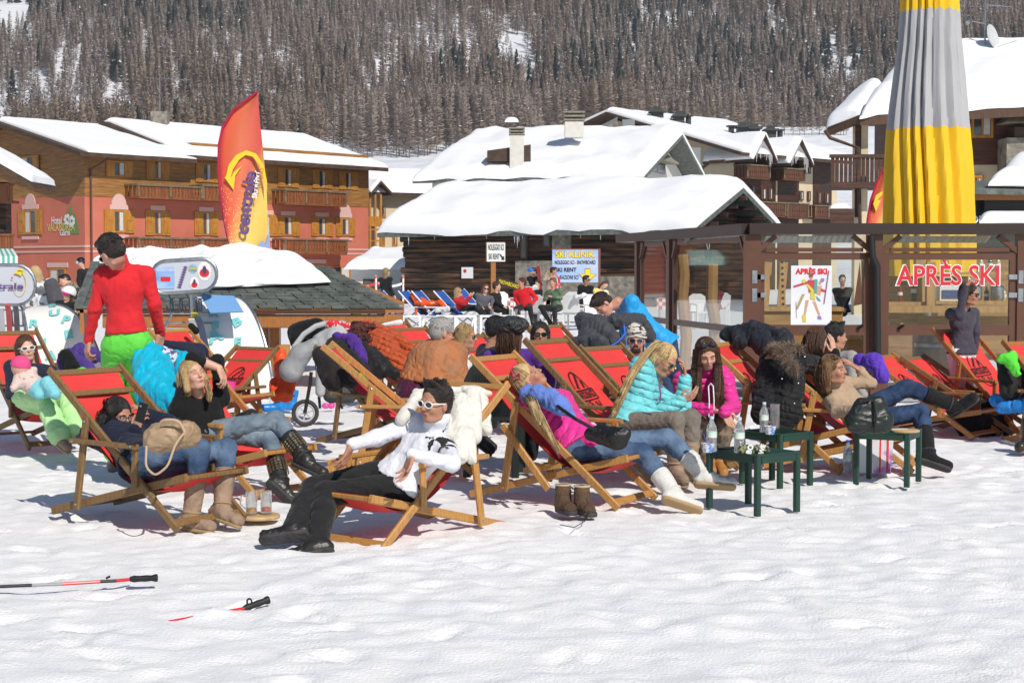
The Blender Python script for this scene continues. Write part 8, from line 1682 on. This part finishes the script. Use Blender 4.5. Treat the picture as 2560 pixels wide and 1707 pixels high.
drape('orange_garment','orange red ski trousers hanging on the chair beside the blue ski boots',mat('orange red shell',(.72,.075,.01),.55,bump=.3,bscale=12),[(700,885,18,712,940,17.9,.06,.10),(720,930,17.9,712,985,17.8,.09,.08),(690,960,17.9,690,990,17.8,.06,.05)],.011,(.018,9),17,cat='trousers')
q=gnd(2556,1128);s=SDF();s.cap(q+V(.05,0,.07),q+V(.06,0,.25),.06,.07,.02);s.cap(q+V(.08,0,.05),q+V(-.05,-.1,.045),.06,.05,.03);s.plane(q+V(0,0,.003),(0,0,-1));sobj('ski_boot',s,.008,mat('orange black boot shell',(.03,.025,.022),.3,(.6,.15,.01),5,ramp=(.55,.58)),None,(.002,14),1,('black and orange ski boot cut by the right edge','ski boot'))
# small scattered things
s=SDF();s.cap(at(490,827,17.4),at(478,815,17.4),.035,.03,.02);sobj('black_hat',s,.008,T_blk,None,(.004,14),1,('black cap lying on top of the deck chair by the ski rack','cap'))
mb=MB();q=gnd(585,1010);mb.lathe(q,[(.05,0),(.06,.12),(.055,.12),(.05,.02)],14);mb.build('white_pail',M_white,None,True,('white plastic pail beside the chair in front of the rack board','pail'))
mb=MB();q=at(572,985,16.2);mb.lathe(q,[(.05,0),(.07,.12),(.065,.12),(.05,.02)],14);mb.build('pink_bucket',mat('pink bucket',(.75,.05,.3),.4),None,True,('hot pink toy bucket behind the chair in front of the rack board','bucket'))
# bracelet and cuffs of the turquoise girl
P0,j,PP,Bh=PEO['f15'];d=nrm(j['wL']-j['eL']);mb=MB();c=j['wL']-d*.03;r1=nrm(np.cross(d,V(0,1,0)));r2=np.cross(d,r1)
for k in range(3):mb.tube([c+d*.014*k+(r1*cos(a)+r2*sin(a))*.036 for a in np.linspace(0,2*pi,15)],.006,6)
mb.build('bracelets',mat('turquoise beads',(.03,.45,.42),.4),P0,True)
mb=MB();a,b=at(1686,958,11.95),at(1640,1000,11.95);mb.tube([at(1648,962,11.94),at(1652,985,11.93),at(1650,1004,11.95)],.006,5);mb.build('zip',mat('violet zip',(.25,.08,.3),.5),P0,True)
# print on the hoodie
P0,j,PP,Bh=PEO['m1']
tp=[c for c in P0 .children if c.name.startswith('top')][0];m=T_white.copy();m.name='white sweatshirt with black print';t=m.node_tree;b=t.nodes['Principled BSDF']
ge=t.nodes.new('ShaderNodeNewGeometry');sb=t.nodes.new('ShaderNodeVectorMath');sb.operation='DISTANCE';tcn=t.nodes.new('ShaderNodeTexCoord');ctr=at(1112,1092,10.02)-ORG[P0 .name];sb.inputs[1].default_value=tuple(ctr);t.links.new(tcn.outputs['Object'],sb.inputs[0])
nz=t.nodes.new('ShaderNodeTexNoise');nz.inputs['Scale'].default_value=26;nz.inputs['Detail'].default_value=4;mp=t.nodes.new('ShaderNodeMapping');mp.inputs['Scale'].default_value=(.6,1,.5);t.links.new(tcn.outputs['Object'],mp.inputs[0]);t.links.new(mp.outputs[0],nz.inputs['Vector'])
ma=t.nodes.new('ShaderNodeMath');ma.operation='MULTIPLY_ADD';ma.inputs[1].default_value=2.6;ma.inputs[2].default_value=-.12;t.links.new(sb.outputs['Value'],ma.inputs[0]);lt=t.nodes.new('ShaderNodeMath');lt.operation='GREATER_THAN';t.links.new(nz.outputs['Fac'],lt.inputs[0]);a2=t.nodes.new('ShaderNodeMath');a2 .operation='ADD';a2 .inputs[1].default_value=.40;t.links.new(ma.outputs[0],a2 .inputs[0]);t.links.new(a2 .outputs[0],lt.inputs[1])
old=b.inputs['Base Color'].links[0].from_socket;mx=t.nodes.new('ShaderNodeMix');mx.data_type='RGBA';t.links.new(lt.outputs[0],mx.inputs[0]);t.links.new(old,mx.inputs[6]);mx.inputs[7].default_value=(.02,.02,.022,1);t.links.new(mx.outputs[2],b.inputs['Base Color']);tp.data.materials[0]=m
# -- far terrace: loungers, white tables and chairs, people
M_lb=mat('royal blue lounger cloth',(.02,.09,.36),.7)
YB=44.
def lounger(px,py,Y,rz,label):
 g=at(px,py,Y);g[2]=0;t=thing('sun_lounger',label,'lounger',g,rz,'blue sun loungers on the far terrace',True);k=.62
 mb=MB();P=[V(0,0,.36),V(-.62,0,.95)];w_=.28
 mb.hexa([V(0,-w_,.36),V(0,w_,.36),V(-.6,w_,.98),V(-.6,-w_,.98),V(.0,-w_,.39),V(.0,w_,.39),V(-.58,w_,1.01),V(-.58,-w_,1.01)]);mb.hexa([V(0,-w_,.36),V(.75,-w_,.33),V(.75,w_,.33),V(0,w_,.36),V(0,-w_,.39),V(.75,-w_,.36),V(.75,w_,.36),V(0,w_,.39)]);mb.build('lounger_cloth',M_lb,t)
 for s in(-1,1):
  y=s*(w_+.03);mb=MB();mb.tube([V(-.62,y,1.02),V(0,y,.38),V(.8,y,.34)],.022,6);mb.tube([V(-.3,y,.6),V(.5,y,.6)],.02,6);mb.tube([V(.5,y,.6),V(-.3,y,.02)],.02,6);mb.tube([V(-.1,y,.42),V(.55,y,.02)],.02,6);mb.build('frame',M_white,t,True)
for i,(px,py,lb)in enumerate(((890,812,'blue lounger with coats next to the kiosk beam'),(955,812,'blue lounger left of the person in orange'),(1000,812,'blue lounger of the person in orange'),(1062,812,'empty blue lounger right of the person in orange'),(1095,812,'empty blue lounger with white towel'),(1150,806,'blue lounger of the blonde woman in red vest'),(1200,796,'blue lounger behind the curly haired woman'))):
 lounger(px,py,YB if i<6 else 48,-.35,lb)
def wtable(px,py,lb,w_=.55,h=.46):
 g=at(px,py,YB);g[2]=0;g[1]=41.5 if py>815 else 43;g[0]=(px-CX)/F*g[1];t=thing('white_table',lb,'table',g,R.uniform(-.2,.2),'white plastic tables on the far terrace',True);mb=MB();mb.box((-w_/2,-w_/2,h-.05),(w_/2,w_/2,h));mb.build('table_top',M_white,t)
 for x in(-1,1):
  for y in(-1,1):mb=MB();mb.box((x*(w_/2-.03)-.03,y*(w_/2-.03)-.03,0),(x*(w_/2-.03)+.03,y*(w_/2-.03)+.03,h-.05));mb.build('leg',M_white,t)
for i,(px,py)in enumerate(((892,820),(935,818),(988,820),(1030,820),(1118,820),(1160,822),(1224,820),(1282,820),(985,790))):
 if i<8:wtable(px,py,'white plastic table on the far terrace, number %s from the kiosk end'%['one','two','three','four','five','six','seven','eight'][i])
def wchair(px,py,Y,rz,lb):
 g=at(px,py,Y);g[2]=0;t=thing('white_chair',lb,'chair',g,rz,'white plastic chairs on the far terrace',True)
 mb=MB();mb.box((-.24,-.22,.42),(.24,.24,.46));mb.build('seat',M_white,t);mb=MB();mb.prism([V(-.23,.25,.46),V(.23,.25,.46),V(.24,.33,.85),V(.12,.34,.93),V(-.12,.34,.93),V(-.24,.33,.85)],(0,.03,0));mb.build('backrest',M_white,t)
 for x in(-.22,.22):
  mb=MB();mb.beam((x,-.2,.64),(x,.28,.66),.05,.03);mb.build('armrest',M_white,t)
  for y in(-.2,.24):mb=MB();mb.beam((x,y,0),(x,y,.64 if y<0 else.44),.045,.045,side=(1,0,0));mb.build('leg',M_white,t)
for i,(px,py,Y,rz,lb)in enumerate(((1262,800,49,.4,'white chair between the black jacket man and the red jacket man'),(1355,812,44,2.6,'white chair under the man in the green jacket'),(1435,812,44,2.8,'white chair right of the green jacket man'),(1462,800,47,3.,'white chair at the checked table'),(1490,812,44,.3,'white chair in front of the black jacket back'),(1415,795,49,-.6,'white chair behind the checked table'),(1755,812,45,.3,'white chair seen through the side glass left'),(1800,806,47,-.3,'white chair seen through the side glass right'))):wchair(px,py,Y,rz,lb)
M_chk=mat('red checked cloth',(.55,.05,.05),.8);t_=M_chk.node_tree;ck=t_.nodes.new('ShaderNodeTexChecker');ck.inputs['Scale'].default_value=9;ck.inputs[1].default_value=(.55,.06,.06,1);ck.inputs[2].default_value=(.72,.70,.68,1);tcn=t_.nodes.new('ShaderNodeTexCoord');t_.links.new(tcn.outputs['Object'],ck.inputs[0]);t_.links.new(ck.outputs[0],t_.nodes['Principled BSDF'].inputs['Base Color'])
for i,(px,w_)in enumerate(((1285,.9),(1420,1.3),(1690,1.2),(1345,.7))):
 q=at(px,752,50);mb=MB();mb.box((q[0]-w_/2,49.6,.70),(q[0]+w_/2,50.4,.74));mb.box((q[0]-w_/2-.01,49.58,.40),(q[0]+w_/2+.01,49.6,.75));t=mb.build('tablecloth',M_chk,None,False,(['red checked tablecloth between the seated men','red checked tablecloth right of the green jacket','red checked tablecloth seen through the side glass','red checked tablecloth behind the red jacket'][i],'tablecloth','red checked tablecloths'))
 for x in(-w_/2+.1,w_/2-.1):mb=MB();mb.box((q[0]+x-.03,49.9,0),(q[0]+x+.03,49.96,.7));mb.build('table_leg',M_white,t)
c_=lambda n,c:clo(n,c,.85,bump=.1)
FAR=dict(lod=1,res=1.7,mouth=False,eyes=None)
def far(k,lb,Y,**kw):a=dict(FAR);a.update(kw);return add(k,lb,Y=Y,**a)
BS=(S_blk,S_sole,.1)
P=lambda**k:k
far('b1','standing woman in black with long blonde hair at the far terrace',48,pelvis=(966,738),neck=(964,692,0),head=(966,681,0),face=(.8,.5,0),tfwd=(.6,.8,0),armR=[(975,715,0),(985,738,0)],armL=[(955,715,0),(958,738,0)],legL=[(964,776,0),(965,806,0),(972,810,0)],legR=[(972,776,0),(974,806,0),(982,810,0)],hair='bob',hairm_=H_bl,top=c_('plain black',(.015,.015,.016)),bottom=B_blk,shoes=BS)
far('b2','person in orange ski suit and hood lying on a blue lounger',44,pelvis=(1070,765),neck=(1040,748,0),head=(1037,742,0),face=(.6,-.6,.5),tfwd=(.3,-.5,.8),armR=[(1055,760,-1),(1075,758,0)],legL=[(1095,752,0),(1108,772,0),(1116,772,0)],legR=[(1100,755,-1),(1115,772,0),(1122,772,0)],hair='bob',hairm_=c_('orange hood',(.72,.09,.015)),top=MATS['orange hood'],bottom=MATS['orange hood'],shoes=BS)
far('b3','blonde woman in red vest and black sleeves holding something up on a lounger',43.5,pelvis=(1155,768),neck=(1144,742,0),head=(1146,731,0),face=(.9,-.3,0),tfwd=(.7,-.4,.5),armR=[(1160,760,-1),(1172,742,0)],armL=[(1165,757,0),(1178,740,0)],legL=[(1190,770,0),(1215,785,0),(1222,780,0)],legR=[(1190,772,0),(1212,788,0),(1220,785,0)],hair='bob',hairm_=H_bl,top=c_('red vest',(.5,.02,.03)),bottom=B_blk,shoes=BS,glasses=(M_black,M_lens,1.5))
far('b4','curly auburn haired woman in grey jacket and sunglasses behind the white tables',43,pelvis=(1205,770),neck=(1212,735,0),head=(1214,722,0),face=(.3,-.9,0),tfwd=(.2,-1,0),armR=[(1195,755,0),(1205,768,-1)],armL=[(1232,752,0),(1226,766,-1)],legL=[(1222,778,-1),(1222,810,0),(1226,814,-1)],legR=[(1204,778,-1),(1200,810,0),(1202,814,-1)],hair='wavy',hairm_=hairm('auburn',(.20,.06,.02)),top=c_('slate grey',(.10,.10,.12)),bottom=B_blk,shoes=BS,glasses=(M_black,M_lens,1.8))
far('b5','man in black striped jacket turned to the man in red',43.5,pelvis=(1245,772),neck=(1240,730,0),head=(1242,716,0),face=(.95,-.1,0),tfwd=(.8,-.5,0),armR=[(1242,755,0),(1258,765,0)],legR=[(1262,775,0),(1262,806,0),(1270,808,0)],legL=[(1266,772,0),(1268,804,0),(1276,806,0)],hair='short',hairm_=H_dk,top=c_('plain black',(.015,.015,.016)),bottom=B_blk,shoes=BS)
far('b6','heavy man in a bright red jacket seated, looking left',43,pelvis=(1315,765),neck=(1305,722,0),head=(1305,707,0),face=(-.9,-.3,0),tfwd=(-.3,-1,0),armR=[(1290,750,0),(1302,768,-1)],armL=[(1340,745,0),(1328,762,-1)],legR=[(1290,772,-1),(1300,808,0),(1294,812,-1)],legL=[(1325,772,-1),(1332,806,0),(1330,812,-1)],skin='ruddy',hair='short',hairm_=H_rd,top=c_('bright red shell',(.62,.015,.025)),bottom=B_blk,shoes=BS,torso_r=1.15,puff=.012)
far('b7','short haired man in a green patterned jacket with folded arms on a white chair',43.5,pelvis=(1392,770),neck=(1383,722,0),head=(1382,707,0),face=(-.6,-.8,0),tfwd=(-.5,-.9,0),armR=[(1362,748,0),(1385,742,-1)],armL=[(1402,746,0),(1380,742,-1)],legR=[(1352,768,-1),(1375,806,0),(1370,812,-1)],legL=[(1386,772,-1),(1388,808,0),(1382,813,-1)],skin='ruddy',hair='short',hairm_=H_lb,top=mat('green patterned shell',(.05,.10,.06),.7,(.14,.2,.12),12),bottom=B_blk,shoes=BS)
far('b8','skier in black suit and helmet with blue goggles carrying red skis',50,pelvis=(1335,735),neck=(1334,690,0),head=(1334,680,0),face=(-.8,-.5,0),tfwd=(-.6,-.8,0),armR=[(1328,710,0),(1322,728,-1)],armL=[(1352,712,0),(1345,728,-1)],legR=[(1330,770,0),(1332,800,0),(1326,804,0)],legL=[(1342,770,0),(1344,800,0),(1338,804,0)],hair='short',hairm_=M_black,top=c_('plain black',(.015,.015,.016)),bottom=B_blk,shoes=BS)
q=at(1326,675,49.6);mb=MB();mb.ball(q,(.10,.06,.06),8,6);mb.build('goggles',mat('blue goggle lens',(.02,.15,.6),.15),PEO['b8'][0],True)
mb=MB();mb.beam(at(1345,665,49.7),at(1352,735,49.7),.1,.03,side=(1,0,0));mb.build('skis',mat('dark red ski',(.25,.02,.03),.4),None,False,('dark red pair of skis carried upright by the black skier','skis'))
far('b9','man in a beige jacket holding a phone to his ear before the billboard',52,pelvis=(1372,735),neck=(1376,688,0),head=(1384,678,0),face=(.9,-.2,0),tfwd=(.5,.6,0),armR=[(1360,700,0),(1366,684,0)],armL=[(1392,708,0),(1394,728,0)],legR=[(1370,766,0),(1372,792,0),(1378,795,0)],legL=[(1380,766,0),(1382,792,0),(1388,795,0)],skin='tan',hair='short',hairm_=H_bk,top=c_('beige jacket',(.42,.33,.25)),bottom=B_djean,shoes=BS)
far('b10','man in black with sunglasses seated with his back to the checked table',46,pelvis=(1462,760),neck=(1465,712,0),head=(1466,700,0),face=(.8,-.5,0),tfwd=(.5,.8,0),armR=[(1478,740,0),(1482,758,0)],armL=[(1446,738,0),(1450,758,0)],legR=[(1478,765,0),(1480,800,0),(1486,804,0)],legL=[(1488,765,0),(1490,800,0),(1496,804,0)],skin='tan',hair='short',hairm_=H_bk,top=c_('plain black',(.015,.015,.016)),bottom=B_blk,shoes=BS,glasses=(M_black,M_lens,1.6))
far('b11','person in a white and yellow jacket bending over the checked table',46,pelvis=(1495,760),neck=(1502,722,0),head=(1512,713,0),face=(.3,-.9,-.3),tfwd=(.3,-.9,-.2),armR=[(1492,745,-1),(1505,755,0)],armL=[(1520,742,0),(1515,755,-1)],legR=[(1500,768,-1),(1502,800,0),(1506,804,0)],hair='bob',hairm_=H_br,top=mat('white yellow shell',(.7,.7,.66),.6,(.75,.55,.05),4,ramp=(.5,.54)),bottom=B_blk)
far('b12','child in dark jacket and white gloves between the skier and the green jacket',47,S=.85,pelvis=(1345,752),neck=(1345,722,0),head=(1344,710,0),face=(-.7,-.7,0),tfwd=(-.5,-.8,0),armR=[(1336,735,0),(1342,745,-1)],legR=[(1340,775,0),(1340,800,0),(1336,803,0)],hair='short',hairm_=H_rd,top=c_('plain black',(.015,.015,.016)),bottom=B_blk,shoes=BS)
# left background, behind the kiosk
far('b13','skier in black with black helmet standing in front of the salmon hotel',47,pelvis=(214,722),neck=(208,672,0),head=(202,656,0),face=(-.8,-.5,-.3),tfwd=(-.6,.2,0),armL=[(196,700,0),(200,722,0)],armR=[(222,700,0),(218,722,0)],legL=[(206,760,0),(208,790,0),(204,795,0)],legR=[(220,760,0),(222,790,0),(216,795,0)],hair='short',hairm_=M_black,top=c_('plain black',(.015,.015,.016)),bottom=B_blk,shoes=BS,puff=.012)
q=PEO['b13'];s=SDF();s.ell(q[2](0,-.01,.04),(.115,.13,.11),q[3]);s.plane(q[2](0,0,.0),-q[3][2]+q[3][1]*.2);sobj('helmet',s,.014,mat('glossy black helmet',(.012,.012,.013),.12,coat=.5),q[0]);mb=MB();mb.ball(q[2](0,.10,.03),(.09,.03,.045),8,6,q[3]);mb.build('goggles',M_white,q[0],True)
far('b14','blonde woman in a white and grey ski jacket with a backpack left of the kiosk',30,pelvis=(118,770),neck=(98,702,0),head=(88,682,0),face=(-.7,.6,0),tfwd=(-.5,.8,0),armL=[(88,740,0),(80,760,0)],armR=[(135,738,0),(140,762,0)],legL=[(110,830,0),(110,880,0)],legR=[(128,830,0),(128,880,0)],hair='bob',hairm_=H_pb,top=mat('white grey shell',(.68,.68,.70),.6,(.10,.10,.12),4,ramp=(.52,.56)),bottom=B_blk,puff=.012)
s=SDF();s.cap(at(128,712,29.6),at(140,750,29.6),.12,.14,.04);sobj('backpack',s,.016,clo('grey backpack',(.08,.08,.09)),None,(.01,8),1,('dark grey backpack on the blonde skier left of the kiosk','backpack'))
far('b15','man in a dark cap and checked jacket bending down left of the kiosk',31,pelvis=(205,760),neck=(175,708,0),head=(162,702,0),face=(-.8,-.5,-.3),tfwd=(-.6,-.3,-.7),armL=[(168,740,0),(160,755,0)],armR=[(185,745,0),(175,758,0)],legL=[(205,810,0),(206,870,0)],legR=[(215,810,0),(216,870,0)],hair='short',hairm_=M_black,top=mat('checked jacket',(.30,.26,.18),.8,(.03,.03,.03),9,ramp=(.5,.54)),bottom=B_blk)
far('b16','smiling child with a white helmet and pink goggles beside the kiosk roof',28,S=.85,pelvis=(162,800),neck=(166,752,0),head=(170,736,0),face=(-.4,-.9,0),tfwd=(-.3,-.9,0),armL=[(180,775,0),(176,790,0)],armR=[(150,775,0),(152,790,0)],legL=[(170,840,0),(170,880,0)],legR=[(156,840,0),(156,880,0)],hair='bobshort',hairm_=H_br,top=c_('plain black',(.015,.015,.016)),bottom=B_blk)
q=PEO['b16'];s=SDF();s.ell(q[2](0,-.01,.045),(.12,.135,.11),q[3]);s.plane(q[2](0,0,.01),-q[3][2]+q[3][1]*.3);sobj('helmet',s,.010,M_white,q[0]);mb=MB();mb.ball(q[2](0,.10,.04),(.085,.035,.04),10,6,q[3]);mb.tube([q[2](.11*cos(a),.115*sin(a),.04)for a in np.linspace(-.3,pi+.3,12)],.016,6);mb.build('goggles',mat('hot pink goggles',(.75,.03,.22),.4),q[0],True)
far('b17','woman seen through the side glass sitting at the checked table',46,pelvis=(1790,772),neck=(1788,728,0),head=(1786,714,0),face=(-.5,-.8,0),tfwd=(-.4,-.9,0),armR=[(1775,750,0),(1785,765,-1)],armL=[(1800,750,0),(1795,765,-1)],hair='bob',hairm_=H_dk,top=c_('dark red jacket far',(.20,.03,.05)),bottom=B_blk)
far('b18','person in white sunglasses and dark jacket seen through the poster door',40,pelvis=(2108,780),neck=(2106,718,0),head=(2106,700,0),face=(0,-1,0),tfwd=(0,-1,0),armR=[(2092,748,0),(2098,770,-1)],armL=[(2120,748,0),(2114,770,-1)],skin='ruddy',hair='short',hairm_=H_dk,top=c_('plain black',(.015,.015,.016)),bottom=B_blk,glasses=(M_white,M_lens,2.))
# coats, towels, glasses on the terrace
for i,(px,py,w_,col,nm,lb)in enumerate(((905,770,.3,(.6,.6,.62),'coat','white coat thrown on the lounger beside the kiosk beam'),(985,775,.25,(.6,.6,.62),'towel','white towel on the lounger left of the person in orange'),(1105,775,.25,(.6,.6,.62),'towel','white towel on the lounger right of the person in orange'),(895,780,.15,(.2,.5,.05),'jacket','green jacket on the lounger beside the kiosk beam'),(1328,722,.2,(.6,.6,.6),'coat','white coat hanging behind the red jacket man'),(1450,742,.22,(.62,.62,.62),'coat','white coat over the chair right of the green jacket'))):
 q=at(px,py,43.5);s=SDF();s.cap(q+V(-w_*.6,0,0),q+V(w_*.6,0,.03),.05,.06,.05);sobj(nm,s,.02,mat('far cloth '+str(col),col,.8),None,(.03,7),i,(lb,nm))
for i,px in enumerate((1040,1108,1230,1290,1276)):
 q=at(px,776,41.4);q[2]=.46;mb=MB();mb.lathe(q,[(.03,0),(.04,.15)],8);mb.build('drinking_glass',mat('orange drink',(.6,.10,.02),.2)if i==0 else M_gl,None,True,('orange drink glass on the white table before the orange suit' if i==0 else 'clear glass on a far white table, number %s counted from the kiosk'%['','two','three','five','four'][i],'glass'))
mb=MB()
for k in range(8):
 a,b=at(895+k*14,712+4*sin(k*1.3),60),at(909+k*14,712+4*sin((k+1)*1.3),60);mb.beam(a,b,.01,.09,side=(0,1,0))
mb.build('barrier_tape',mat('red white tape',(.6,.04,.04),.5,(.7,.7,.7),3,ramp=(.5,.51)),None,False,('red and white barrier tape stretched left of the log barn','tape'))
for i,px in enumerate((940,1008)):
 q=at(px,705,60);mb=MB();mb.tube([V(q[0],60,0),q+V(0,0,.25)],.04,6);mb.build('barrier_pole',mat('orange white pole',(.65,.15,.02),.5,(.7,.7,.7),2,(1,1,2),ramp=(.5,.51)),None,True,('orange white pole holding the barrier tape, %s'%('left one' if i==0 else 'at the barn corner'),'pole'))
for k in range(2):
 a,b=at(1395+6*k,730,50),at(1384+12*k,688,50);mb=MB();mb.beam(a,b,.07,.02,side=(1,0,0));mb.build('upright_ski',mat('red white ski',(.55,.05,.08),.4,(.7,.7,.7),4,ramp=(.5,.55)),None,False,('red white ski standing behind the green jacket man, %s'%('left' if k==0 else 'right'),'ski','skis behind the green jacket man'))
 # -- thin mountain haze
top=float(Z_TOP)+12;mb=MB();mb.box((-760,-80,-1.5),(760,1150,top));hzm=bpy.data.materials.new('mountain haze');hzm.use_nodes=True;t=hzm.node_tree;t.nodes.clear()
o_=t.nodes.new('ShaderNodeOutputMaterial');pv=t.nodes.new('ShaderNodeVolumePrincipled');pv.inputs['Color'].default_value=(.86,.89,.95,1);pv.inputs['Density'].default_value=.00028;pv.inputs['Anisotropy'].default_value=.2;t.links.new(pv.outputs[0],o_.inputs['Volume'])
mb.build('haze',hzm,None,False,('thin pale haze filling the valley air',None,None,'stuff'))
